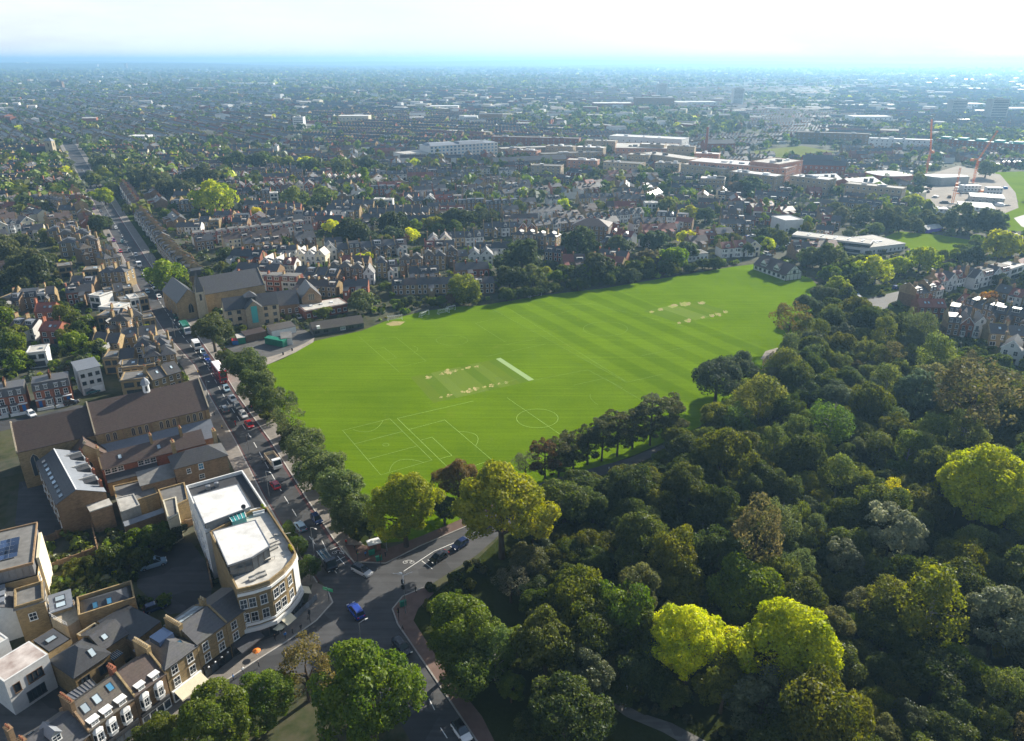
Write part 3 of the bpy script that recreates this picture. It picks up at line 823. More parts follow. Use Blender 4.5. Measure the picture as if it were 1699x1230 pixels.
# ------------------------------------------------------------------ trees one can tell apart: crown centre, radius, kind, colour, description, landmark name
FEATURE = [
 (612, 1152, 84, 'plane', (0.105, 0.145, 0.016), 'huge mid green plane tree overhanging the lower road by the junction', 'plane_tree', 'the huge plane tree'),
 (505, 1106, 52, 'bare', (0.15, 0.115, 0.035), 'thin autumn brown tree beside the shopping street pavement', 'street_tree', 'the thin brown street tree'),
 (436, 1158, 50, 'plane', (0.10, 0.15, 0.018), 'leafy green street tree below the cream shop awning', 'street_tree', 'the awning tree'),
 (350, 1200, 68, 'plane', (0.085, 0.115, 0.014), 'broad olive street tree hiding the lower shopfronts', 'street_tree', 'the broad olive street tree'),
 (262, 1225, 42, 'plane', (0.095, 0.12, 0.015), 'olive street tree at the bottom edge below the brown tiled houses', 'street_tree', None),
 (670, 838, 58, 'plane', (0.19, 0.21, 0.016), 'sunlit yellow-green plane tree on the corner of the playing field', 'plane_tree', 'the corner plane tree'),
 (832, 838, 74, 'plane', (0.19, 0.20, 0.018), 'great yellow-topped plane tree where the right road leaves the junction', 'plane_tree', 'the great yellow-topped plane tree'),
 (760, 797, 36, 'plane', (0.115, 0.080, 0.026), 'round rust brown tree between the two sunlit plane trees', 'maple_tree', 'the rust brown tree'),
 (737, 845, 26, 'oak', (0.05, 0.064, 0.02), 'small dark tree below the rust brown tree', 'oak_tree', None),
 (765, 1040, 58, 'plane', (0.10, 0.14, 0.016), 'rounded green plane tree right of the junction', 'plane_tree', 'the rounded junction plane tree'),
 (822, 1082, 46, 'birch', (0.10, 0.135, 0.030), 'lighter soft-leaved tree leaning against the rounded junction plane tree', 'lime_tree', None),
 (772, 1108, 50, 'oak', (0.085, 0.115, 0.018), 'lower green tree under the rounded junction plane tree', 'oak_tree', None),
 (858, 1062, 26, 'plane', (0.12, 0.155, 0.018), 'small bright round-topped tree right of the rounded junction plane tree', 'lime_tree', None),
 (848, 1140, 24, 'plane', (0.11, 0.14, 0.016), 'small green tree by the lower road kerb', 'lime_tree', None),
 (938, 1180, 62, 'oak', (0.062, 0.078, 0.016), 'large dark oak by the park lamp at the bottom edge', 'oak_tree', 'the bottom-edge oak'),
 (880, 1210, 30, 'oak', (0.060, 0.076, 0.018), 'smaller oak at the bottom edge by the large dark oak', 'oak_tree', None),
 (848, 965, 30, 'bare', (0.12, 0.12, 0.075), 'grey thin-leaved bush tree on the dark slope right of the junction', 'thorn_tree', 'the grey thin-leaved tree'),
 (1145, 1062, 64, 'plane', (0.46, 0.45, 0.006), 'bright yellow maple standing alone in the dark wood', 'maple_tree', 'the yellow maple'),
 (1308, 1068, 76, 'plane', (0.31, 0.33, 0.006), 'large lime yellow maple, broader than the yellow maple beside it', 'maple_tree', 'the lime yellow maple'),
 (1470, 820, 32, 'bare', (0.42, 0.38, 0.008), 'small bright yellow tree in the middle of the wood', 'maple_tree', 'the small yellow tree'),
 (1632, 800, 74, 'plane', (0.27, 0.29, 0.008), 'great lime yellow tree at the right edge of the wood', 'plane_tree', 'the great lime tree'),
 (1562, 812, 24, 'bare', (0.28, 0.29, 0.01), 'small loose yellow-green tree left of the great lime yellow tree', 'lime_tree', None),
 (1682, 850, 42, 'plane', (0.15, 0.18, 0.014), 'green tree tucked below the great lime yellow tree', 'lime_tree', None),
 (1482, 885, 48, 'silver', (0.20, 0.20, 0.11), 'pale pinkish silver tree in the wood below the small yellow tree', 'whitebeam_tree', 'the pale silver tree'),
 (1655, 1030, 56, 'silver', (0.13, 0.15, 0.075), 'silvery willow at the right edge of the wood', 'willow_tree', 'the silvery willow'),
 (1660, 1077, 15, 'birch', (0.32, 0.31, 0.01), 'little yellow sapling in front of the silvery willow', 'birch_tree', None),
 (1545, 1010, 66, 'birch', (0.16, 0.17, 0.018), 'wide olive yellow birch clump left of the silvery willow', 'birch_tree', 'the olive birch'),
 (1475, 1000, 44, 'birch', (0.15, 0.16, 0.022), 'feathery olive birch between the lime yellow maple and the birch clump', 'birch_tree', None),
 (1430, 1180, 30, 'birch', (0.16, 0.15, 0.02), 'yellow-green birch low in the dark corner of the wood', 'birch_tree', 'the low birch'),
 (1665, 1150, 44, 'birch', (0.11, 0.125, 0.022), 'soft green birch at the bottom right corner', 'birch_tree', None),
 (1650, 1205, 34, 'birch', (0.12, 0.13, 0.02), 'yellowish birch in the very bottom right corner', 'birch_tree', None),
 (1622, 652, 70, 'bare', (0.105, 0.090, 0.034), 'huge brown horse chestnut with thinning leaves near the right houses', 'chestnut_tree', 'the brown chestnut'),
 (1678, 660, 34, 'bare', (0.11, 0.085, 0.035), 'brown half-bare tree at the right edge behind the huge chestnut', 'chestnut_tree', None),
 (1312, 532, 31, 'bare', (0.125, 0.095, 0.03), 'brown autumn tree at the right edge of the playing field', 'chestnut_tree', 'the brown field-edge tree'),
 (1190, 632, 40, 'oak', (0.052, 0.066, 0.034), 'dark round oak on the playing field edge before the sight screen', 'oak_tree', 'the dark field-edge oak'),
 (1228, 618, 32, 'oak', (0.050, 0.062, 0.030), 'dark oak right of the round field-edge oak', 'oak_tree', None),
 (1262, 662, 42, 'birch', (0.155, 0.165, 0.03), 'tall feathery yellow-green tree below the sight screen', 'ash_tree', 'the feathery tree'),
 (1222, 700, 30, 'birch', (0.10, 0.15, 0.025), 'small fresh green tree at the end of the pine row', 'ash_tree', None),
 (1380, 700, 40, 'birch', (0.095, 0.15, 0.022), 'flat-topped fresh green tree in the upper wood', 'ash_tree', 'the flat-topped green tree'),
 (1418, 695, 12, 'bare', (0.19, 0.10, 0.085), 'little pinkish tree right of the flat-topped green tree', 'cherry_tree', None),
 (1520, 650, 36, 'silver', (0.09, 0.125, 0.055), 'blue-green whitish-topped tree left of the brown chestnut', 'whitebeam_tree', 'the blue-green tree'),
 (1385, 658, 32, 'oak', (0.075, 0.092, 0.045), 'grey-green domed oak behind the flat-topped green tree', 'oak_tree', None),
 (1545, 720, 34, 'birch', (0.12, 0.15, 0.03), 'light green birch below the blue-green tree', 'birch_tree', None),
 (1510, 745, 34, 'birch', (0.14, 0.165, 0.022), 'sunlit yellow-green birch in the upper wood', 'birch_tree', 'the sunlit birch'),
 (1460, 745, 30, 'birch', (0.12, 0.135, 0.03), 'pale olive birch left of the sunlit birch', 'birch_tree', None),
 (1360, 745, 26, 'birch', (0.14, 0.155, 0.022), 'yellowish birch below the flat-topped green tree', 'birch_tree', None),
 (1600, 720, 34, 'birch', (0.125, 0.14, 0.035), 'drooping light green birch above the great lime yellow tree', 'birch_tree', None),
 (1338, 805, 24, 'birch', (0.17, 0.18, 0.02), 'yellow-green sapling in the centre of the wood', 'birch_tree', 'the centre sapling'),
 (1360, 835, 20, 'birch', (0.16, 0.165, 0.02), 'small olive yellow birch below the centre sapling', 'birch_tree', None),
 (1392, 785, 34, 'birch', (0.13, 0.15, 0.03), 'loose pale birch right of the centre sapling', 'birch_tree', None),
 (1365, 868, 15, 'birch', (0.20, 0.21, 0.018), 'tiny bright sapling in a gap of the wood', 'birch_tree', None),
 (1372, 895, 20, 'bare', (0.24, 0.22, 0.015), 'small yellow bush tree in a gap of the wood', 'maple_tree', None),
 (1400, 930, 34, 'silver', (0.11, 0.12, 0.06), 'grey twiggy tree left of the pale silver tree', 'thorn_tree', None),
 # street trees between the main road and the field
 (352, 550, 31, 'oak', (0.072, 0.083, 0.024), 'rounded olive tree between the main road and the brick flats', 'lime_tree', 'the car park tree'),
 (372, 592, 13, 'oak', (0.06, 0.075, 0.02), 'small tree beside the main road under the car park', 'lime_tree', None),
 (400, 612, 27, 'oak', (0.058, 0.076, 0.020), 'dark roadside tree level with the red bus', 'lime_tree', 'the bus-side tree'),
 (424, 640, 28, 'oak', (0.060, 0.078, 0.020), 'dark roadside tree just below the red bus', 'lime_tree', None),
 (446, 668, 26, 'oak', (0.066, 0.084, 0.020), 'roadside tree at the top bend of the field verge', 'lime_tree', None),
 (472, 698, 24, 'bare', (0.085, 0.095, 0.03), 'thinning roadside tree beside the grey cars', 'lime_tree', None),
 (500, 742, 31, 'oak', (0.085, 0.10, 0.032), 'olive roadside tree opposite the hipped brick house', 'lime_tree', None),
 (530, 778, 33, 'oak', (0.082, 0.098, 0.030), 'olive roadside tree beside the tipper lorry', 'lime_tree', 'the lorry-side tree'),
 (560, 815, 34, 'oak', (0.078, 0.095, 0.028), 'broad roadside tree opposite the white roofs', 'lime_tree', None),
 (590, 852, 30, 'oak', (0.064, 0.08, 0.022), 'dark roadside tree nearest the junction', 'lime_tree', None),
 (568, 862, 22, 'oak', (0.07, 0.085, 0.022), 'small roadside tree over the brick pavement near the junction', 'lime_tree', None),
 (612, 878, 18, 'oak', (0.055, 0.07, 0.02), 'low dark tree behind the corner kiosk', 'lime_tree', None),
 (484, 722, 16, 'shrub', (0.07, 0.08, 0.03), 'low olive bush in the roadside tree line', 'bush', None),
 # evergreens beside the corner building
 (479, 884, 17, 'birch', (0.075, 0.115, 0.018), 'uppermost conifer of the clump beside the curved corner building', 'conifer_tree', None),
 (494, 908, 19, 'birch', (0.062, 0.10, 0.018), 'middle conifer of the clump beside the curved corner building', 'conifer_tree', None),
 (513, 940, 22, 'birch', (0.055, 0.09, 0.018), 'lowest conifer of the clump beside the curved corner building', 'conifer_tree', 'the corner conifers'),
 # bright single trees further off
 (362, 330, 32, 'roundoak', (0.30, 0.34, 0.012), 'big bright lime tree standing over the terraces behind the main road', 'lime_tree', 'the big bright lime'),
 (173, 326, 18, 'roundoak', (0.28, 0.31, 0.01), 'lime yellow roadside tree at the far end of the main road', 'lime_tree', 'the far lime yellow tree'),
 (281, 457, 31, 'roundoak', (0.16, 0.20, 0.02), 'leafy green tree beside the main road before the spired church', 'lime_tree', 'the roadside green tree'),
 (164, 373, 20, 'roundoak', (0.050, 0.068, 0.018), 'dense dark round tree on the left side of the main road', 'lime_tree', 'the dark roadside tree'),
 (768, 476, 27, 'willow', (0.16, 0.175, 0.03), 'weeping willow in the gardens at the far edge of the field', 'willow_tree', 'the weeping willow'),
 (602, 500, 22, 'roundoak', (0.10, 0.115, 0.04), 'pale olive tree behind the long dark clubhouse', 'garden_tree', 'the clubhouse tree'),
 (865, 425, 40, 'roundoak', (0.062, 0.075, 0.025), 'great dark oak rising behind the field hedge', 'oak_tree', 'the great hedge oak'),
 (884, 462, 24, 'roundoak', (0.085, 0.10, 0.028), 'round oak by the single goal at the field edge', 'oak_tree', 'the goal oak'),
 (846, 462, 26, 'roundoak', (0.05, 0.06, 0.022), 'shaded oak between the willow and the goal', 'oak_tree', None),
 (960, 405, 32, 'roundoak', (0.05, 0.066, 0.022), 'dark tree covering the end of the red mansion block', 'garden_tree', 'the mansion tree'),
 (1028, 412, 22, 'roundoak', (0.062, 0.078, 0.03), 'tall tree before the white house with a red roof', 'garden_tree', None),
 (990, 445, 28, 'roundoak', (0.055, 0.064, 0.024), 'dark tree over the middle of the field hedge', 'garden_tree', 'the mid-hedge tree'),
 (1075, 432, 22, 'roundoak', (0.075, 0.07, 0.035), 'brownish tree above the field hedge', 'garden_tree', None),
 (1082, 402, 26, 'roundoak', (0.055, 0.075, 0.035), 'dark blue-green tree behind the field hedge', 'garden_tree', None),
 (1140, 396, 15, 'roundoak', YELL, 'yellow-topped tree among dark gardens behind the field hedge', 'garden_tree', 'the yellow-topped tree'),
 (1142, 415, 20, 'roundoak', (0.06, 0.08, 0.03), 'dark tree under the yellow-topped tree', 'garden_tree', None),
 (553, 376, 14, 'roundoak', YELL, 'yellow-leaved tree beside the dark tree mass in the terraces', 'garden_tree', 'the yellow terrace tree'),
 (582, 385, 30, 'roundoak', (0.052, 0.064, 0.018), 'dark spreading tree beside the yellow terrace tree', 'garden_tree', 'the dark spreading tree'),
 (650, 372, 28, 'roundoak', (0.050, 0.062, 0.020), 'tall dark tree above the gabled brick houses', 'garden_tree', None),
 (650, 390, 20, 'roundoak', (0.06, 0.075, 0.028), 'domed tree in front of the tall dark terrace tree', 'garden_tree', None),
 (718, 372, 18, 'roundoak', (0.17, 0.17, 0.012), 'yellow-green tree in the middle of the dark terrace trees', 'garden_tree', 'the yellow-green terrace tree'),
 (755, 365, 28, 'roundoak', (0.055, 0.066, 0.022), 'broad dark tree right of the yellow-green terrace tree', 'garden_tree', None),
 (806, 362, 22, 'roundoak', (0.06, 0.072, 0.028), 'dark tree below the brick villa', 'garden_tree', None),
 (798, 344, 9, 'roundoak', (0.36, 0.34, 0.01), 'small yellow tree by the dark mansard terrace', 'garden_tree', None),
 (936, 340, 12, 'roundoak', YELL, 'yellow tree above the flat garages in the terraces', 'garden_tree', 'the yellow garage tree'),
 (970, 351, 9, 'roundoak', (0.36, 0.36, 0.01), 'bright yellow-green tree beside the white terrace gables', 'garden_tree', None),
 (426, 353, 11, 'roundoak', (0.5, 0.42, 0.01), 'vivid yellow tree behind the two-gabled slate house', 'garden_tree', 'the vivid yellow tree'),
 (380, 356, 9, 'roundoak', (0.42, 0.38, 0.01), 'yellow bush tree left of the two-gabled slate house', 'garden_tree', None),
 (484, 330, 20, 'roundoak', (0.13, 0.16, 0.03), 'round sunlit tree before the red gabled terrace', 'garden_tree', 'the sunlit terrace tree'),
 (540, 328, 22, 'roundoak', (0.12, 0.15, 0.03), 'large sunlit tree beside the red gabled terrace', 'garden_tree', None),
 (607, 312, 12, 'column', (0.13, 0.17, 0.018), 'upright green tree among the terraces', 'poplar_tree', None),
 (1455, 450, 28, 'roundoak', (0.27, 0.31, 0.02), 'sunlit yellow-green plane tree beside the right-hand road', 'plane_tree', 'the sunlit road plane'),
 (1492, 440, 20, 'roundoak', (0.27, 0.31, 0.02), 'second sunlit plane tree in the right-hand road line', 'plane_tree', None),
 (1528, 430, 27, 'roundoak', (0.20, 0.24, 0.02), 'third plane tree in the right-hand road line', 'plane_tree', None),
 (1560, 425, 15, 'roundoak', (0.15, 0.18, 0.02), 'narrow plane tree at the end of the right-hand road line', 'plane_tree', None),
 (1612, 425, 20, 'roundoak', (0.05, 0.066, 0.026), 'dark tree at the end of the small lawn', 'park_tree', 'the lawn-end tree'),
 (1662, 410, 32, 'roundoak', (0.23, 0.25, 0.02), 'broad sunlit tree at the right edge above the road', 'plane_tree', 'the broad right-edge tree'),
 (1596, 362, 27, 'roundoak', (0.07, 0.085, 0.035), 'broad dark tree before the building site', 'park_tree', 'the building site tree'),
 (1645, 370, 28, 'roundoak', (0.065, 0.08, 0.032), 'second broad dark tree before the building site', 'park_tree', None),
 (1518, 336, 18, 'roundoak', (0.22, 0.24, 0.02), 'yellow-green tree beside the flat brick block', 'park_tree', 'the yellow-green park tree'),
 (1638, 280, 18, 'roundoak', (0.13, 0.15, 0.035), 'rounded tree on the lawn behind the cranes', 'park_tree', None),
 (1452, 380, 13, 'roundoak', (0.10, 0.125, 0.035), 'pointed green tree behind the school roof', 'park_tree', None),
 (1400, 358, 15, 'roundoak', (0.11, 0.115, 0.055), 'pale rounded tree in front of the brown block', 'park_tree', None),
 (1270, 392, 14, 'roundoak', (0.06, 0.075, 0.028), 'dark tree by the school car park', 'garden_tree', 'the school car park tree'),
 (1250, 308, 20, 'roundoak', (0.085, 0.105, 0.03), 'large tree in front of the pink hospital wing', 'park_tree', 'the hospital tree'),
 (1218, 312, 15, 'roundoak', (0.11, 0.08, 0.045), 'brown tree left of the large hospital tree', 'park_tree', None),
 (1170, 358, 17, 'roundoak', (0.055, 0.075, 0.028), 'dark conical tree among the brown estate houses', 'garden_tree', None),
 (1148, 355, 16, 'roundoak', (0.22, 0.22, 0.02), 'yellow-green tree beside the dark conical tree', 'garden_tree', None),
 (1110, 340, 18, 'roundoak', (0.125, 0.14, 0.03), 'sunlit tree at the end of the white gabled terrace', 'garden_tree', None),
 (1340, 425, 18, 'roundoak', (0.085, 0.105, 0.026), 'flat green tree beside the timbered pavilion', 'park_tree', 'the pavilion tree'),
 (1393, 478, 22, 'roundoak', (0.20, 0.23, 0.02), 'sunlit tree right of the timbered pavilion', 'park_tree', None),
 (1365, 492, 20, 'oak', (0.075, 0.095, 0.04), 'green tree at the pavilion corner of the field', 'park_tree', None),
 (1340, 508, 22, 'oak', (0.062, 0.08, 0.036), 'dark tree behind the brown field-edge tree', 'oak_tree', None),
 (1645, 495, 15, 'roundoak', (0.26, 0.13, 0.02), 'orange-topped tree between the right-hand houses', 'garden_tree', 'the orange-topped tree'),
 (1656, 548, 14, 'roundoak', (0.15, 0.13, 0.03), 'golden tree behind the right-hand house gables', 'garden_tree', None),
 (1350, 432, 16, 'roundoak', (0.07, 0.09, 0.03), 'dark tree between the pavilion and the school', 'park_tree', None),
 (1376, 425, 26, 'roundoak', (0.085, 0.105, 0.028), 'broad tree before the school roofs', 'park_tree', 'the broad school tree'),
 (1420, 440, 18, 'roundoak', (0.11, 0.13, 0.03), 'green tree left of the sunlit road plane', 'park_tree', None),
 ]
for f_ in FEATURE: tree(*(f_ if 'roadside tree' not in f_[5] or f_[1] < 600 else (f_[0] + 5, f_[1], f_[2] * 1.2, f_[3], tuple(q * 1.35 for q in f_[4]), *f_[5:])))
# the pines along the park path, left to right
for i, (x, y, r) in enumerate([(905, 762, 20), (928, 752, 21), (952, 744, 20), (976, 734, 20), (1000, 726, 21), (1026, 716, 22), (1052, 706, 21), (1082, 694, 24), (1112, 686, 22)]):
 tree(x, y, r * 1.42, 'pine', (0.066, 0.069, 0.024) if i else (0.095, 0.062, 0.026), '%s pine from the left in the row along the park path' % ORD[i], 'pine_tree', 'the pine row' if i == 4 else None, group='pines along the park path')
tree(872, 768, 22, 'bare', (0.12, 0.12, 0.06), 'almost leafless tree at the left end of the pine row', 'thorn_tree')
tree(1082, 665, 14, 'bare', (0.09, 0.085, 0.06), 'almost leafless tree rising behind the pine row', 'thorn_tree')
for i in range(26):   # hedge growth under the roadside trees
 t = R.random(); tree(408 + 190 * t + R.uniform(-4, 12), 640 + 245 * t + 12, R.uniform(8, 13), 'shrub', R.choice([DARK, OLIVE]), 'low ' + R.choice(['dark green', 'olive']) + ' bush', 'bush', group='bushes under the roadside trees', cat='bush')
# the wood: every crown its own tree, the gaps between the trees above filled
def inside(p, poly):
 x, y = p; r_ = False
 for i in range(len(poly)):
  x1, y1 = poly[i]; x2, y2 = poly[i - 1]
  if (y1 > y) != (y2 > y) and x < (x2 - x1) * (y - y1) / (y2 - y1) + x1: r_ = not r_
 return r_
WOOD = [(902, 822), (960, 800), (1060, 770), (1110, 742), (1150, 712), (1192, 690), (1235, 650), (1292, 612), (1300, 585), (1330, 560), (1345, 530), (1380, 505), (1430, 520), (1480, 530), (1530, 560), (1580, 590), (1640, 610), (1760, 690),
 (1800, 1330), (1330, 1330), (1210, 1150), (1090, 1130), (1010, 1130), (905, 1120), (880, 1010), (850, 930), (885, 860)]
wp = [U(x, y, 6) for x, y in WOOD]; wpoly = [(p.x, p.y) for p in wp]
occ = []
for (o, px, py, rpx, de, lm) in TREES: occ.append((o.location.x, o.location.y, o.children[0].scale[0] if o.children else 4))
WOODLAND = []
WKIND = [('oak', DARK, 'oak_tree', 26), ('oak', OLIVE, 'oak_tree', 22), ('oak', (0.070, 0.085, 0.016), 'hornbeam_tree', 20), ('oak', GREY, 'hornbeam_tree', 6), ('silver', (0.090, 0.106, 0.045), 'whitebeam_tree', 5), ('birch', (0.11, 0.13, 0.028), 'birch_tree', 9), ('oak', MID, 'ash_tree', 7), ('oak', TEAL, 'holly_tree', 8), ('bare', (0.105, 0.092, 0.035), 'thorn_tree', 2)]
WNAME = {(0.070, 0.085, 0.016): 'deep green', (0.090, 0.106, 0.045): 'greyish', (0.11, 0.13, 0.028): 'light green', (0.105, 0.092, 0.035): 'brownish'}
xs = [p[0] for p in wpoly]; ys = [p[1] for p in wpoly]
tries = 0
while tries < 14000 and len(WOODLAND) < 600:
 tries += 1
 x, y = R.uniform(min(xs), max(xs)), R.uniform(min(ys), max(ys))
 if not inside((x, y), wpoly): continue
 r = R.choice([3.0, 3.8, 4.6, 5.4, 6.2, 7.4]) if tries < 7000 else R.uniform(2.4, 3.6)
 if any((x - a) ** 2 + (y - b_) ** 2 < (0.60 * (r + c)) ** 2 for a, b_, c in occ): continue
 px, py, zc = P((x, y, r * 1.1))
 if not (-30 < px < 1740 and 380 < py < 1290): continue
 occ.append((x, y, r))
 kd, col, nm, w_ = R.choices(WKIND, [k[3] for k in WKIND])[0]
 if kd == 'birch': r = min(r, 4.2)
 d_ = WNAME.get(col) or CN[col]
 if px > 1280 and py < 960 and kd == 'oak' and R.random() < 0.45: kd, col, nm, d_ = 'birch', R.choice([(0.115, 0.135, 0.03), (0.14, 0.155, 0.026), (0.10, 0.12, 0.04)]), 'birch_tree', 'light green'
 o = tree(px, py, r * F / zc, kd, col, d_ + ' ' + nm.split('_')[0], nm, None, R.uniform(0.85, 1.35), group='trees of the wood', jit=0.2)
 WOODLAND.append(o)
# low growth under the trees along the wood's edges and on the slope
for i in range(70):
 t = R.random(); e = R.choice([[(720, 985), (850, 905)], [(705, 1010), (830, 935)], [(1000, 1130), (1330, 1200)], [(905, 835), (1050, 790)], [(1050, 1160), (1250, 1240)], [(1180, 700), (1290, 620)], [(860, 1100), (1010, 1150)]])
 tree(e[0][0] + t * (e[1][0] - e[0][0]) + R.uniform(-12, 12), e[0][1] + t * (e[1][1] - e[0][1]) + R.uniform(-12, 12), R.uniform(6, 13), 'shrub', R.choice([DARK, OLIVE, (0.05, 0.055, 0.02)]), 'low ' + R.choice(['dark green', 'olive']) + ' bush', 'bush', group='bushes under the wood', cat='bush')
# ------------------------------------------------------------------ buildings: a small kit of walls, roofs, windows, chimneys
CACHE = {}
FOOT = []      # plan rectangles of everything built, so that gardens and trees keep clear of them
def cached(key, fn):
 if key not in CACHE: CACHE[key] = fn()
 return CACHE[key]
def arch_poly(w, h, kind):
 if kind == 'point': return [(-w / 2, 0), (w / 2, 0), (w / 2, h - w * 0.85), (w * 0.36, h - w * 0.42), (0, h), (-w * 0.36, h - w * 0.42), (-w / 2, h - w * 0.85)]
 if kind == 'round': return [(-w / 2, 0), (w / 2, 0)] + [(w / 2 * math.cos(t), h - w / 2 + w / 2 * math.sin(t)) for t in [i * math.pi / 6 for i in range(7)]]
 return [(-w / 2, 0), (w / 2, 0), (w / 2, h), (-w / 2, h)]
def window_frame(w, h, kind='sash', depth=0.07, glass_too=True):
 mb = MB(); b = 0.11
 if kind in ('point', 'round'):
  po = arch_poly(w + 0.3, h + 0.2, kind); pi_ = arch_poly(w, h, kind)
  n = len(po)
  for i in range(n):
   j = (i + 1) % n
   q = [po[i], po[j], pi_[j], pi_[i]]
   mb.face([(x, -depth, z) for x, z in q], 0)
   mb.face([(po[i][0], 0.02, po[i][1]), (po[j][0], 0.02, po[j][1]), (po[j][0], -depth, po[j][1]), (po[i][0], -depth, po[i][1])], 0)
  mb.box(-0.05, 0.05, -depth, -0.012, 0, h * 0.9, 0)
  if glass_too: mb.face([(x, -0.02, z) for x, z in pi_], 1)
  return mb.mesh('window')
 mb.box(-w / 2 - b, -w / 2, -depth, 0.02, -b, h + b, 0); mb.box(w / 2, w / 2 + b, -depth, 0.02, -b, h + b, 0)
 mb.box(-w / 2, w / 2, -depth, 0.02, h, h + b, 0); mb.box(-w / 2 - b - 0.06, w / 2 + b + 0.06, -depth - 0.08, 0.018, -b - 0.06, 0, 0)
 if kind == 'sash':
  mb.box(-w / 2, w / 2, -depth + 0.01, 0.0, h / 2 - 0.035, h / 2 + 0.035, 0)
  mb.box(-0.025, 0.025, -depth + 0.02, 0.0, 0, h, 0)
 elif kind == 'wide':
  k = max(2, round(w / 0.8))
  for i in range(1, k): mb.box(-w / 2 + w * i / k - 0.035, -w / 2 + w * i / k + 0.035, -depth + 0.01, 0.0, 0, h, 0)
 if glass_too: mb.face([(-w / 2, -0.025, 0), (w / 2, -0.025, 0), (w / 2, -0.025, h), (-w / 2, -0.025, h)], 1)
 return mb.mesh('window')
def pane_mesh(w, h, kind):
 mb = MB(); mb.face([(x, -0.025, z) for x, z in arch_poly(w, h, kind if kind in ('point', 'round') else '')], 0)
 return mb.mesh('pane')
class B:
 """A building under one Empty at its front left ground corner; x along the front, y away from it."""
 def __init__(s, name, label, cat, loc, rot, group=None, near=False):
  s.o = thing(name, label, cat, loc, rot, group); s.near = near; s.blk = None
 def add(s, name, mb, mat, loc=(0, 0, 0), rot=0.0, parent=None, label=None):
  return obj(name, mb, mat if isinstance(mat, list) else [M[mat] if isinstance(mat, str) else mat], parent or s.o, loc, rot, label)
 def block(s, w, d, h, mat, x0=0.0, y0=0.0, z0=0.0, gable=None, rh=3.0, par=0.0, name='wall', label=None):
  FOOT.append((s.o, x0, y0, x0 + w, y0 + d))
  mb = MB()
  mb.prism([(x0, y0), (x0 + w, y0), (x0 + w, y0 + d), (x0, y0 + d)], z0 - (0.3 if z0 == 0 else 0), z0 + h, top=False, bottom=z0 > 0)
  if gable == 'x':
   for xx, fl in ((x0, 1), (x0 + w, 0)):
    q = [(xx, y0, z0 + h), (xx, y0 + d, z0 + h), (xx, y0 + d / 2, z0 + h + rh)]
    mb.face(q[::-1] if fl else q)
  elif gable == 'y':
   for yy, fl in ((y0, 0), (y0 + d, 1)):
    q = [(x0, yy, z0 + h), (x0 + w, yy, z0 + h), (x0 + w / 2, yy, z0 + h + rh)]
    mb.face(q[::-1] if fl else q)
  if par:
   t = 0.28; z = z0 + h; e = 0.03
   for a in ((x0 - e, x0 + w + e, y0 - e, y0 + t), (x0 - e, x0 + w + e, y0 + d - t, y0 + d + e), (x0 - e, x0 + t, y0 + t, y0 + d - t), (x0 + w - t, x0 + w + e, y0 + t, y0 + d - t)): mb.box(*a, z - 0.05, z + par)
  s.blk = (x0, y0, w, d, z0, h)
  return s.add(name, mb, mat, label=label)
 def roof(s, kind, mat, rh=3.0, ov=0.3, th=0.16, inset=None, label=None):
  x0, y0, w, d, z0, h = s.blk; z = z0 + h + 0.01; mb = MB()
  X0, X1, Y0, Y1 = x0 - ov, x0 + w + ov, y0 - ov, y0 + d + ov
  if kind == 'x':
   dz = rh * ov / (d / 2); ym = y0 + d / 2; e = 0.12
   mb.slab([(x0 - e, Y0, z - dz + th), (x0 + w + e, Y0, z - dz + th), (x0 + w + e, ym, z + rh + th), (x0 - e, ym, z + rh + th)], th)
   mb.slab([(x0 - e, ym, z + rh + th), (x0 + w + e, ym, z + rh + th), (x0 + w + e, Y1, z - dz + th), (x0 - e, Y1, z - dz + th)], th)
  elif kind == 'y':
   dz = rh * ov / (w / 2); xm = x0 + w / 2; e = 0.2
   mb.slab([(X0, y0 - e, z - dz + th), (xm, y0 - e, z + rh + th), (xm, y0 + d + e, z + rh + th), (X0, y0 + d + e, z - dz + th)], th)
   mb.slab([(xm, y0 - e, z + rh + th), (X1, y0 - e, z - dz + th), (X1, y0 + d + e, z - dz + th), (xm, y0 + d + e, z + rh + th)], th)
  elif kind == 'hip':
   if inset is None: inset = min(w, d) / 2
   if w >= d: a, b_ = (x0 + inset, y0 + d / 2, z + rh), (x0 + w - inset, y0 + d / 2, z + rh)
   else: a, b_ = (x0 + w / 2, y0 + inset, z + rh), (x0 + w / 2, y0 + d - inset, z + rh)
   c = [(X0, Y0, z), (X1, Y0, z), (X1, Y1, z), (X0, Y1, z)]
   if w >= d: fs = [[c[0], c[1], b_, a], [c[1], c[2], b_], [c[2], c[3], a, b_], [c[3], c[0], a]]
   else: fs = [[c[0], c[1], a], [c[1], c[2], b_, a], [c[2], c[3], b_], [c[3], c[0], a, b_]]
   for f_ in fs: mb.face(f_)
   mb.prism([(X0, Y0), (X1, Y0), (X1, Y1), (X0, Y1)], z - 0.18, z - 0.004)
  elif kind == 'mansard':
   i = inset or 0.9
   mb.hull([(x0 - .1, y0 - .1, z), (x0 + w + .1, y0 - .1, z), (x0 + w + .1, y0 + d + .1, z), (x0 - .1, y0 + d + .1, z)],
 [(x0, y0 + i, z + rh), (x0 + w, y0 + i, z + rh), (x0 + w, y0 + d - i, z + rh), (x0, y0 + d - i, z + rh)])
  elif kind == 'mono':
   mb.slab([(X0, Y0, z + th), (X1, Y0, z + th), (X1, Y1, z + rh + th), (X0, Y1, z + rh + th)], th)
  elif kind == 'flat':
   e = 0.29 if ov <= 0 else -ov
   mb.box(x0 + e, x0 + w - e, y0 + e, y0 + d - e, z - 0.12, z + 0.1)
